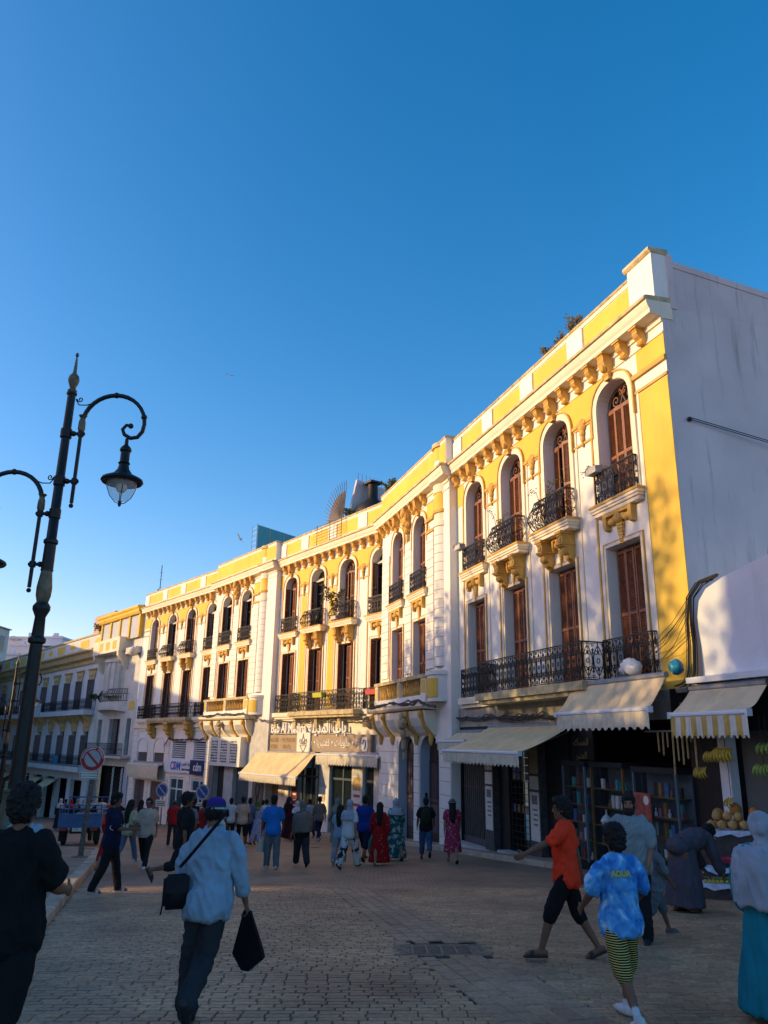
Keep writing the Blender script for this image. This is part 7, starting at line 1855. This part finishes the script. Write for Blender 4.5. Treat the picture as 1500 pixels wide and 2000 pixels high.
BLK = cloth('black', (.010, .010, .011)); BLK2 = cloth('soft_black', (.016, .016, .018)); NAVY = cloth('navy', (.012, .016, .045)); CHAR = cloth('charcoal', (.030, .032, .036)); DENIM = cloth('denim', (.05, .09, .19)); GREYT = cloth('grey', (.16, .18, .20)); LBLUE = cloth('light_blue_linen', (.25, .35, .44), .14, bump=.6); WHT = cloth('white', (.55, .55, .56)); BEIGE = cloth('beige', (.48, .38, .29)); TAUPE = cloth('taupe', (.17, .14, .12)); BLUE = cloth('bright_blue', (.02, .16, .48)); COB = cloth('cobalt', (.012, .04, .22)); RED = cloth('red', (.42, .02, .02)); ORG = cloth('orange_red', (.82, .05, .018)); TEAL = cloth('teal', (.01, .19, .25)); GSC = cloth('grey_scarf', (.30, .33, .38)); SAGE = cloth('sage', (.20, .22, .17)); MAR = cloth('maroon', (.06, .015, .02)); LGREY = cloth('light_grey', (.22, .24, .26)); GTROU = cloth('grey_trousers', (.12, .14, .16)); DJEL = cloth('plum_grey', (.075, .068, .085)); PEACH = cloth('peach', (.55, .36, .25)); PINK = cloth('pink', (.5, .22, .24)); STEEL = cloth('steel_blue', (.10, .15, .24)); STONE = cloth('stone_tee', (.23, .27, .28))
TIED = pattern('tie_dye', ((.03, .17, .50), (.10, .38, .72), (.45, .62, .80)), 9, 'noise', .47, .09); STRP = pattern('stripes', ((.012, .012, .014), (.58, .50, .14)), 19, 'stripe', .72, .06)
LEAFY = pattern('leafy', ((.015, .10, .10), (.35, .42, .38)), 9, 'noise', .56, .03); LAV = pattern('lavender', ((.46, .40, .50), (.28, .2, .36)), 16, 'noise', .58, .04); WBLK = pattern('white_black', ((.02, .02, .025), (.55, .55, .54)), 6, 'noise', .46, .03); PINKF = pattern('pink_floral', ((.30, .025, .07), (.40, .20, .22)), 15, 'noise', .60, .04); REDD = pattern('red_dots', ((.45, .18, .12), (.30, .010, .012)), 11, 'voronoi', .16, .04); CAMO = pattern('grey_print', ((.10, .10, .10), (.28, .27, .25)), 9, 'noise', .52, .04)
KUFI = None
# kufi pattern: purple top, zigzag band
def kufi_mat():
    m, n, l, b = node_mat('kufi_knit', .95)
    tc = n.new('ShaderNodeTexCoord'); sp = n.new('ShaderNodeSeparateXYZ'); l.new(tc.outputs['Generated'], sp.inputs[0])
    wv = n.new('ShaderNodeTexNoise'); wv.inputs['Scale'].default_value = 14; l.new(tc.outputs['Object'], wv.inputs['Vector'])
    ad = n.new('ShaderNodeMath'); ad.operation = 'MULTIPLY_ADD'; ad.inputs[1].default_value = .16; l.new(wv.outputs['Fac'], ad.inputs[0]); l.new(sp.outputs['Z'], ad.inputs[2])
    rp = n.new('ShaderNodeValToRGB'); rp.color_ramp.interpolation = 'CONSTANT'; e = rp.color_ramp.elements
    e[0].position = 0; e[0].color = (.3, .3, .3, 1); e[1].position = .16; e[1].color = (.012, .06, .05, 1)
    for p, c in ((.36, (.42, .45, .48)), (.46, (.012, .06, .05)), (.56, (.035, .012, .17))): q = e.new(p); q.color = c + (1,)
    l.new(ad.outputs[0], rp.inputs['Fac']); l.new(rp.outputs[0], b.inputs['Base Color'])
    bp = n.new('ShaderNodeBump'); bp.inputs['Strength'].default_value = .6; n2 = n.new('ShaderNodeTexNoise'); n2.inputs['Scale'].default_value = 120; l.new(tc.outputs['Object'], n2.inputs['Vector']); l.new(n2.outputs['Fac'], bp.inputs['Height']); l.new(bp.outputs[0], b.inputs['Normal'])
    return m
KUFI = kufi_mat()
# ---- foreground
person('man in black T-shirt and black shorts walking away beside the street lamp', -2.2, 5.15, 4, 1.68, [('tee', BLK, dict(g=.025, sleeve=.72, sw=1.1, flare=.08)), ('shorts', BLK, dict(len=.62, w=1.25)), ('shoes', M_shoe_b)], dict(legR=(-16, 26, 2, -20), legL=(14, 6, 2, 0), armR=(16, 12, 62, -8), armL=(12, 10, 55, -6)), 2, SKIN_D, 'fade', build=1.0)
person('person in pale blue shirt mostly hidden behind the man in black', -3.92, 9.3, 0, 1.62, [('tee', LBLUE), ('pants', CHAR), ('shoes', M_shoe_b)], WALK_L, 1)
K1 = person('man in light blue linen shirt and knitted kufi cap walking away with a shoulder bag', -1.33, 6.7, 3, 1.60, [('shirt', LBLUE, dict(g=.028, flare=.10, sleeve=1.6, sw=.92, fold=1.5, fr=6)), ('pants', CHAR, dict(w=1.12, fold=1.5, fr=6)), ('shoes', M_shoe_b), ('kufi', KUFI)], dict(legL=(5, 4, 2, 0), legR=(-10, 46, -9, -48), armR=(4, 13, 14, 12), armL=(6, 12, 38, 2)), 2, SKIN_D, 'balding', head=(12, -8), build=.86, lean=5, curl=1.0)
m = MB(); m.x = K1['S']; m.ball(Vector((.03, .085, 1.50)) , .06, .05, .10, 12, 10); bm_ = remeshed('beard', m, WBEARD, K1['W'], K1['P'], .012, (.006, 40, 3, 1), 2)
# shoulder bag and strap
SB = thing('shoulder_bag', 'black shoulder bag with a long strap hanging at the kufi man\'s hip', 'bag', K1['W'] @ T(-.22, .0, .9))
m = MB(); m.box(-.13, .11, -.055, .055, -.17, .14); me = m.mesh('bag_body'); bm = bmesh.new(); bm.from_mesh(me); bmesh.ops.bevel(bm, geom=bm.edges, offset=.035, segments=3, affect='EDGES'); bm.to_mesh(me); bm.free(); me.shade_smooth()
BWm = K1['W'] @ T(-.225, -.09, .95) @ RZ(.5) @ Matrix.Scale(.8, 4); mkobj('bag_body', me, cloth('bag_black', (.018, .018, .022), .2, .7), BWm, SB)
m = MB(); m.box(-.12, .10, -.066, -.056, -.02, .13); mkobj('bag_flap', m, cloth('bag_black', (.018, .018, .022)), BWm, SB); m = MB(); m.tube([(-.11, -.06, -.02), (-.14, -.07, -.12), (-.15, -.06, -.2)], .008, 5); mkobj('tassel', m, BLK, BWm, SB)
m = MB(); pts = [(-.20, -.13, 1.12), (-.12, -.185, 1.2), (-.02, -.195, 1.32), (.06, -.175, 1.42), (.11, -.11, 1.50), (.115, -.03, 1.525), (.10, .06, 1.48)]
for i in range(len(pts)-1): pass
m.x = Matrix.Identity(4); sp_ = []
for i in range(len(pts)-1):
    for t in range(3): sp_.append(Vector(pts[i]).lerp(Vector(pts[i+1]), t/3))
sp_.append(Vector(pts[-1])); m.tube(sp_, .0125, 6); mkobj('strap', m.mesh('strap', True), BLK, K1['W'], SB)
wr = K1['J']['wriR']; hdv = K1['J']['hdR']; m = MB(); c0 = wr + hdv*.10
m.add([(c0.x-.035, c0.y-.02, c0.z+.03), (c0.x+.02, c0.y-.02, c0.z+.02), (c0.x+.13, c0.y-.03, c0.z-.26), (c0.x+.145, c0.y-.03, c0.z-.31), (c0.x+.03, c0.y-.02, c0.z-.40), (c0.x-.03, c0.y-.02, c0.z-.39), (c0.x-.11, c0.y, c0.z-.28)] + [(c0.x-.035, c0.y+.03, c0.z+.03), (c0.x+.02, c0.y+.03, c0.z+.02), (c0.x+.13, c0.y+.05, c0.z-.26), (c0.x+.145, c0.y+.05, c0.z-.31), (c0.x+.03, c0.y+.06, c0.z-.40), (c0.x-.03, c0.y+.06, c0.z-.39), (c0.x-.11, c0.y+.05, c0.z-.28)],
      [tuple(range(7)), tuple(range(13, 6, -1))] + [(i, (i+1) % 7, 7+(i+1) % 7, 7+i) for i in range(7)])
carried('carrier_bag', 'flat black carrier bag gripped in the kufi man\'s right hand', m, cloth('matte_bag', (.008, .008, .009)), K1['W'], smooth=False)
B_ = person('boy in blue tie-dye T-shirt and striped shorts walking away', 1.90, 6.75, -14, 1.40, [('tee', TIED, dict(g=.03, sleeve=.8, sw=1.12, flare=.10, z0=.80, fold=1.2)), ('shorts', STRP, dict(len=.57, w=1.22)), ('socks', WHT), ('shoes', M_shoe_w)], dict(legL=(-20, 12, 0, -22), legR=(16, 4, 3, 0), armR=(12, 24, 46, 10), armL=(12, 18, 40, 0)), 2, SKIN_D, 'curly', head=(-8, 0), build=.84)
text('lettering', 'AQUA', .058, pmat('yellow_print', (.40, .42, .16), .8, .05, 4, 0), B_['W'] @ T(*(B_['U']((-.05, -.160, 1.35)))) @ Matrix.Rotation(math.pi/2, 4, 'X'), B_['P'], .004, bold=.004)
person('boy in orange red T-shirt and black shorts striding with one arm stretched out', 2.03, 9.2, -82, 1.62, [('tee', ORG, dict(g=.022, sleeve=.7)), ('shorts', BLK, dict(len=.58, w=1.1)), ('slides', M_sole)], dict(legL=(26, 8, 0, 0), legR=(-17, 14, 0, -22), armL=(58, 6, 6, 4), armR=(-30, 12, 20)), 2, SKIN_D, 'fade', face=True, build=.88)
person('bearded man in stone grey T-shirt and black trousers looking back over his shoulder', 3.10, 10.3, 205, 1.66, [('tee', STONE, dict(g=.03, sleeve=.85, sw=1.15)), ('pants', BLK2, dict(w=1.05)), ('shoes', M_shoe_b)], dict(legL=(6, 4, 3, 0), legR=(-6, 8, 3, 0), armL=(6, 10, 28, -4), armR=(0, 12, 14)), 2, SKIN, 'beard', head=(-4, -4), face=True, build=1.12)
person('small child in pale grey T-shirt and shorts walking toward the stall', 3.52, 10.85, 75, 1.18, [('tee', GREYT, dict(g=.035, sleeve=.9, sw=1.2)), ('shorts', GTROU, dict(len=.6, w=1.15)), ('slides', STEEL)], WALK_L, 2, SKIN_D, 'fade')
person('man in plum grey djellaba and white cap bending over the fruit stall', 4.62, 12.95, 62, 1.72, [('robe', DJEL, dict(hem=.12, hw=.30, sw=1.3)), ('cap', WHT), ('slides', M_sole)], dict(legL=(2, 2, 3, 0), legR=(6, 4, 3, 0), armL=(24, 6, 10), armR=(14, 6, 14)), 2, SKIN_D, 'short', lean=74, head=(0, 10), build=1.1)
person('woman in teal dress with a draped grey headscarf standing by the fruit stall', 3.10, 6.75, 42, 1.46, [('dress', TEAL, dict(hem=.10, hw=.34, sw=1.5, g=.015, fold=1.2)), ('scarf', GSC, dict(z=.98, w=1.26, sx=-.02, fold=1.7, fr=6)), ('shoes', M_shoe_w)], dict(legL=(2, 2, 2, 0), legR=(-2, 3, 2, 0), armL=(8, 14, 20), armR=(25, 10, 70)), 2, SKIN, None, build=1.12)
# ---- middle distance
N_ = person('young man in navy lettered T-shirt and black trousers looking down the street with a phone', -4.95, 15.6, 78, 1.72, [('tee', NAVY, dict(g=.028, sleeve=.8, sw=1.1)), ('pants', BLK2, dict(w=.98)), ('slides', M_shoe_w)], dict(legL=(14, 4, 3, 0), legR=(-12, 12, 3, -8), armL=(22, 8, 66, -6), armR=(20, 8, 66, -8)), 2, SKIN_D, 'fade', head=(18, -4), face=True)
text('lettering', 'QATAR', .115, M_wlet, N_['W'] @ T(*(N_['U']((.165, .125, 1.17)))) @ RZ(math.radians(122)) @ Matrix.Rotation(math.pi/2, 4, 'X'), N_['P'], .004)
ph = N_['J']['wriR'] + N_['J']['hdR']*.12; m = MB(); m.box(ph.x-.08, ph.x-.03, ph.y-.005, ph.y+.07, ph.z-.01, ph.z+.0); carried('phone', 'dark phone held by the young man in navy', m, M_black, N_['W'], 'phone', False)
person('stout man in beige polo and pale cap walking toward the camera', -5.85, 21.1, 176, 1.66, [('shirt', BEIGE, dict(g=.03, sleeve=.8)), ('pants', BLK2, dict(w=1.0)), ('shoes', M_shoe_w), ('cap', LGREY)], WALK_L, 1, SKIN_D, 'short', build=1.18, face=True)
person('young man in black T-shirt and long black shorts kicking a foot back as he walks', -3.55, 15.3, 62, 1.72, [('tee', BLK2, dict(g=.03, sleeve=.8)), ('shorts', BLK2, dict(len=.66, w=1.2)), ('slides', M_sole)], dict(legL=(12, 4, 0, 0), legR=(-22, 62, 0, -60), armL=(12, 8, 30), armR=(-10, 8, 15)), 2, SKIN_D, 'fade', head=(8, 0), face=True)
person('long haired woman in pale yellow top and jeans behind the beige polo man', -6.75, 22.6, 20, 1.62, [('tee', cloth('pale_yellow', (.45, .42, .25))), ('pants', STEEL), ('shoes', M_shoe_w)], WALK_R, 1, SKIN, 'long')
person('man in grey T-shirt walking away next to the beige polo man', -5.15, 22.6, 5, 1.66, [('tee', GREYT), ('pants', GTROU), ('slides', M_sole)], WALK_R, 1, SKIN_D, 'fade')
person('person in orange top hidden behind the young man in navy', -6.4, 20.0, 10, 1.55, [('dress', RED, dict(hem=.3)), ('scarf', ORG)], WALK_R, 1, SKIN, None)
G_ = person('man in bright blue T-shirt and grey trousers carrying a cloth bag', -2.66, 21.0, -3, 1.70, [('tee', BLUE, dict(sleeve=.75)), ('pants', GTROU, dict(w=1.2)), ('shoes', M_shoe_w)], dict(legL=(6, 4, 3, 0), legR=(-4, 6, 3, 0), armL=(4, 16, 10), armR=(10, 10, 40)), 1, SKIN_D, 'fade')
def tote(P_, side, label, mat, w_=.17, h=.42, name='cloth_bag'):
    c = P_['J']['wri'+side] + P_['J']['hd'+side]*.1; m = MB()
    m.loft([(Vector((c.x, c.y, c.z-.12)), Vector((w_*.35, 0, 0)), Vector((0, .03, 0))), (Vector((c.x, c.y, c.z-.2)), Vector((w_*.5, 0, 0)), Vector((0, .05, 0))), (Vector((c.x, c.y, c.z-h*.8)), Vector((w_*.55, 0, 0)), Vector((0, .07, 0))), (Vector((c.x, c.y, c.z-h)), Vector((w_*.5, 0, 0)), Vector((0, .05, 0)))], 12)
    for s in (-1, 1): m.tube([(c.x+s*w_*.3, c.y, c.z-.14), (c.x+s*.015, c.y, c.z+.0)], .008, 4)
    carried(name, label, m, mat, P_['W'])
tote(G_, 'L', 'cream cloth bag held by the man in bright blue', cloth('cream_bag', (.50, .43, .32)))
person('woman in long taupe headscarf and wide black trousers', -2.0, 21.8, -16, 1.58, [('tee', BLK2, dict(z0=.8, g=.04)), ('pants', CHAR, dict(w=1.35)), ('scarf', TAUPE, dict(z=.95, w=1.25, sx=.0)), ('shoes', M_shoe_b)], WALK_L, 1, SKIN, None)
person('woman in grey headscarf and black and white patterned trousers', -.74, 21.0, 28, 1.62, [('tee', WHT, dict(g=.03)), ('pants', WBLK, dict(w=1.3)), ('scarf', GSC, dict(z=1.25)), ('shoes', M_shoe_b)], WALK_R, 1, SKIN, None)
person('girl in pale jeans and white top beside the patterned trousers', -1.05, 22.4, 10, 1.50, [('tee', LBLUE), ('pants', LGREY, dict(w=1.2)), ('shoes', M_shoe_w)], WALK_R, 1, SKIN, 'long')
person('man in cobalt polo, navy shorts and grey cap', -.40, 23.6, 18, 1.74, [('tee', COB, dict(g=.03, sleeve=.8)), ('shorts', NAVY, dict(len=.66, w=1.25)), ('cap', CHAR), ('slides', M_sole)], WALK_L, 1, SKIN_D, 'short', build=1.12)
D_ = person('woman in long red dotted dress with black hair to her waist', .02, 22.2, 4, 1.56, [('dress', REDD, dict(hem=.10, hw=.32, g=.03, sw=1.2)), ('slides', BEIGE)], WALK_R, 1, SKIN, 'long')
tote(D_, 'L', 'green carrier bag held by the woman in the red dress', cloth('green_bag', (.02, .22, .16)), .2, .5)
person('woman in green leaf print dress and grey headscarf', .48, 23.9, -14, 1.66, [('dress', LEAFY, dict(hem=.10, hw=.33, g=.03)), ('scarf', GSC, dict(z=1.3)), ('slides', M_sole)], WALK_L, 1, SKIN, None)
K2 = person('boy in black top and cropped jeans with a backpack by the arched door', 1.37, 24.4, 0, 1.66, [('tee', BLK2), ('pants', DENIM, dict(w=1.15, len=.75)), ('slides', M_sole)], dict(legL=(10, 4, 3, 0), legR=(-14, 40, 0, -40), armL=(6, 12, 20), armR=(6, 12, 40)), 1, SKIN_D, 'fade')
m = MB(); c = K2['U']((0, -.20, 1.22)); m.ball(c, .16, .10, .23, 12, 10); carried('backpack', 'dark olive backpack on the boy by the arched door', m, cloth('olive', (.025, .028, .018)), K2['W'])
person('woman in pink floral dress and wide grey sun hat', 2.0, 22.8, 0, 1.64, [('dress', PINKF, dict(hem=.32, hw=.26, sleeve=.6)), ('sunhat', cloth('hat_grey', (.16, .18, .19))), ('slides', M_sole)], WALK_L, 1, SKIN, 'long')
# ---- farther along the bakery
def px_person(px, feet_y, **kw):
    d = _right*(px-750) + _fw*F - _up*(feet_y-1000); t = -CAMH/(GN[0]*d.x + GN[1]*d.y + d.z); p = d*t
    return p.x, p.y
def far(px, fy, H, label, wear, hd=0, pose=None, hair='fade', q=1, **kw):
    x, y = px_person(px, fy); return person(label, x, y, hd or rnd.uniform(-38, 38), H, wear, pose or rnd.choice((WALK_L, WALK_R, STAND)), q, kw.pop('skin', SKIN_D), hair, **kw)
far(622, 1642, 1.76, 'tall man in grey brown top walking toward the bakery', [('tee', TAUPE, dict(sleeve=.9)), ('pants', NAVY), ('shoes', M_shoe_w)], pose=WALK_R)
far(657, 1650, 1.68, 'woman in pale sage robe and headscarf by the bakery window', [('dress', SAGE, dict(hem=.12)), ('scarf', SAGE)], hair=None)
far(561, 1640, 1.72, 'person in maroon robe and pale cap', [('dress', MAR, dict(hem=.1)), ('cap', BEIGE)], hair='long')
far(578, 1643, 1.58, 'woman in black with a white headscarf', [('dress', BLK2, dict(hem=.1)), ('scarf', WHT)], hair=None)
far(602, 1636, 1.66, 'person in light blue shirt at the bakery entrance', [('tee', LBLUE), ('pants', NAVY)])
far(501, 1650, 1.62, 'woman in lavender print dress and green headscarf', [('dress', LAV, dict(hem=.15, hw=.34)), ('scarf', cloth('olive_scarf', (.14, .16, .04)), dict(z=1.42, w=.7))], hair=None)
far(470, 1655, 1.70, 'man in peach T-shirt and black shorts', [('tee', PEACH), ('shorts', BLK2, dict(len=.6)), ('shoes', M_shoe_b)])
far(447, 1648, 1.66, 'man in pale grey T-shirt next to the peach T-shirt', [('tee', WHT), ('pants', BLK2), ('shoes', M_shoe_b)])
far(484, 1650, 1.66, 'man in steel blue T-shirt behind the lavender dress', [('tee', STEEL), ('shorts', NAVY)])
far(517, 1640, 1.62, 'person in white top by the mosaic panel', [('tee', WHT), ('pants', CHAR)])
far(510, 1636, 1.62, 'person in black top behind the white one', [('tee', BLK2), ('pants', BLK2)])
far(418, 1690, 1.68, 'person in grey print shirt behind the kufi cap', [('tee', CAMO), ('pants', CHAR), ('shoes', M_shoe_b)], pose=WALK_L)
far(393, 1680, 1.62, 'person in red T-shirt left of the kufi cap', [('tee', RED), ('pants', NAVY), ('shoes', M_shoe_b)])
far(334, 1652, 1.60, 'balding man in red T-shirt before the bank', [('tee', RED), ('pants', CHAR), ('shoes', M_shoe_b)], hair='balding')
far(268, 1655, 1.62, 'person in pink walking behind the long haired woman', [('tee', PINK), ('pants', STEEL)], hair='long')
far(375, 1645, 1.66, 'man in dark T-shirt near the bank door', [('tee', BLK2), ('pants', CHAR)])
# ---- crowd down the street to the left
V_ = far(193, 1625, 1.78, 'man in white T-shirt with backpack straps coming up the street', [('tee', WHT, dict(sleeve=.9)), ('pants', BLK2), ('shoes', M_shoe_w)], hd=180, pose=WALK_R, face=False)
for i, (px, fy, lab, wr_, hr) in enumerate(((172, 1622, 'person in tan top beyond the blue cart', [('tee', BEIGE), ('pants', CHAR)], 'balding'), (157, 1620, 'person in light blue headscarf beyond the blue cart', [('dress', BLK2), ('scarf', LBLUE)], None), (145, 1622, 'person in dark green with pale headscarf beyond the cart', [('dress', cloth('bottle_green', (.02, .04, .025))), ('scarf', LGREY)], None), (133, 1620, 'person in black with red scarf in the crowd', [('dress', BLK2), ('scarf', RED)], None), (122, 1620, 'person in black with black hair in the crowd', [('tee', BLK2), ('pants', BLK2)], 'fade'), (112, 1622, 'person in pale headscarf at the end of the crowd', [('dress', CHAR), ('scarf', WHT)], None), (48, 1630, 'person with peach top behind the lamp pedestal', [('tee', PEACH), ('pants', CHAR)], 'fade'), (8, 1650, 'person in pink at the foot of the lamp', [('tee', PINK), ('pants', CHAR)], 'fade'), (212, 1618, 'person in grey beside the silver car', [('tee', GREYT), ('pants', CHAR)], 'balding'))):
    far(px, fy, 1.68, lab, wr_, hair=hr, q=0 if i not in (6, 7) else 1)
# ------------------------------------------------------------ unseen blocks and trees left of the view, shaped to throw the shade
M_op = pmat('opposite_plaster', (.55, .52, .47), .85, .1, .5, .1, 15, stain=.4); M_bark = pmat('tree_bark', (.07, .055, .04), .9, .3, 4, .6, 12); M_tl = pmat('ficus_leaf', (.05, .085, .025), .55, .35, 1.2, 0)
def block(label, x0, x1, y0, y1, z1, floors, nm='opposite_building'):  # unseen building mass, placed and sized for the shadow it casts
    zb = min(gz(x0, y0), gz(x1, y1)) - 1 if nm != 'passage_bridge' else 7.4; B_ = thing(nm, label, 'building', T((x0+x1)/2, (y0+y1)/2, zb))
    mkobj('wall', MB().box(x0, x1, y0, y1, zb, z1), M_op, Matrix(), B_); mkobj('roof_edge', MB().box(x0-.3, x1+.3, y0, y1, z1, z1+.12), M_concrete, Matrix(), B_)
    h = (z1-zb-1)/floors; n = max(0, int((y1-y0)/3.2))
    for f in range(floors):
        for i in range(n):
            yc = y0 + (y1-y0)*(i+.5)/n; zc = zb+1+h*(f+.25); w_ = mkobj('window', MB().box(x1-.02, x1+.04, yc-.6, yc+.6, zc, zc+h*.5), M_glass, Matrix(), B_)
            mkobj('sill', MB().box(x1, x1+.15, yc-.7, yc+.7, zc-.1, zc), M_op, Matrix(), w_)
block('six storey plaster building across the street from the narrow bow fronted house', -66, -50.5, 53.2, 66, 14.2, 6)  # unseen, height set by the shadow edge on the far wing
block('taller plaster building across the street from the far terrace', -66, -50.5, 66.02, 106, 15.6, 6)
block('three storey house across the square beside the passage', -34, -26, 16.7, 33.6, 10.4, 3)  # unseen, raised to keep sun off the shopfronts and awnings
block('single storey market hall beside the three storey house', -34, -26, 33.62, 39.5, 6.2, 1, 'market_hall')  # added low row keeps sun off the paving, lower by the bakery
block('lower market hall across from the bakery', -34, -26, 39.52, 48.6, 4.3, 1, 'market_hall')
block('end pavilion of the market halls', -34, -26, 48.62, 53, 5.9, 1, 'market_hall')
block('four storey house on the near side of the passage', -34, -26, -14, 15.35, 14.4, 4)  # unseen, raised to shade the near street and the white shop
block('room bridging the passage between the two houses', -33.5, -26.5, 15.37, 16.68, 11.5, 1, 'passage_bridge')  # added over the gap so only a low strip of sun passes
def shade_tree(label, x, y, ztop, zbot, r, n, seed, dens=1.0):
    q = random.Random(seed); g0 = gz(x, y); W = T(x, y, g0); A = thing('ficus_tree', label, 'tree', W, 'trees across the square')
    H_ = zbot - g0; Ht = ztop - g0; t = MB()
    t.tube([(0, 0, -.2), (.05, .05, H_*.5), (0, .1, H_+.6), (.1, 0, H_+(Ht-H_)*.5)], [.34, .27, .22, .1], 9); cl = []
    for k in range(9):
        an = k*2.4 + q.random(); rr = r*q.uniform(.35, .8); zz = H_ + (Ht-H_)*q.uniform(.2, .85); t.tube([(0, .05, H_*.8+.1*k), (math.cos(an)*rr*.5, math.sin(an)*rr*.5, (H_*.9+zz)/2), (math.cos(an)*rr, math.sin(an)*rr, zz)], [.12, .08, .03], 6)
        cl.append((math.cos(an)*rr, math.sin(an)*rr, zz))
    mkobj('trunk', t.mesh('trunk', True), M_bark, W, A); lf = MB()
    for k in range(16): 
        an, z_ = q.random()*6.28, q.random(); rr = r*math.sqrt(q.random())*math.sin(math.pi*(.12+.8*z_))**.5; cl.append((math.cos(an)*rr, math.sin(an)*rr, H_+(Ht-H_)*z_))
    for k in range(int(n*dens)):
        c = q.choice(cl); s_ = r*.30; p = Vector((q.gauss(c[0], s_), q.gauss(c[1], s_), q.gauss(c[2], s_*.8)))
        if p.z > Ht + .4 or p.z < H_-.6: continue
        d = Vector((q.gauss(0, 1), q.gauss(0, 1), q.gauss(0, 1))).normalized(); e = d.orthogonal().normalized(); L_ = q.uniform(.22, .42)
        lf.add([p, p+d*L_*.5+e*L_*.33, p+d*L_, p+d*L_*.5-e*L_*.33], [(0, 1, 2, 3)])
    stuff(mkobj('crown', lf.mesh('crown', fix=False), M_tl, W, A))
for i, (x, y, zt, zb, r, n, lab) in enumerate(((-25, 36.6, 9.4, 4.6, 2.2, 2600, 'small round ficus opposite the bakery corner'), (-22, 31.8, 11.6, 4.2, 3.2, 3600, 'ficus opposite the arched doors'), (-22, 27.2, 13.2, 4.4, 3.4, 4200, 'broad ficus opposite the barred gate'), (-22, 22.6, 13.6, 4.8, 3.3, 4200, 'dense ficus opposite the wide awning'),
        (-23, 18.9, 15.8, 7.0, 2.5, 3400, 'tall ficus by the market passage'), (-22.5, 12.4, 15.5, 7.2, 2.9, 5600, 'ficus on the near side of the passage'), (-22, 8.0, 13.0, 4.5, 3.4, 3600, 'ficus farther back in the square'), (-22, 2.0, 13.0, 4.5, 3.6, 3600, 'ficus behind the viewpoint'))):
    shade_tree(lab, x, y, zt, zb, r, n, 90+i)
bake_all()
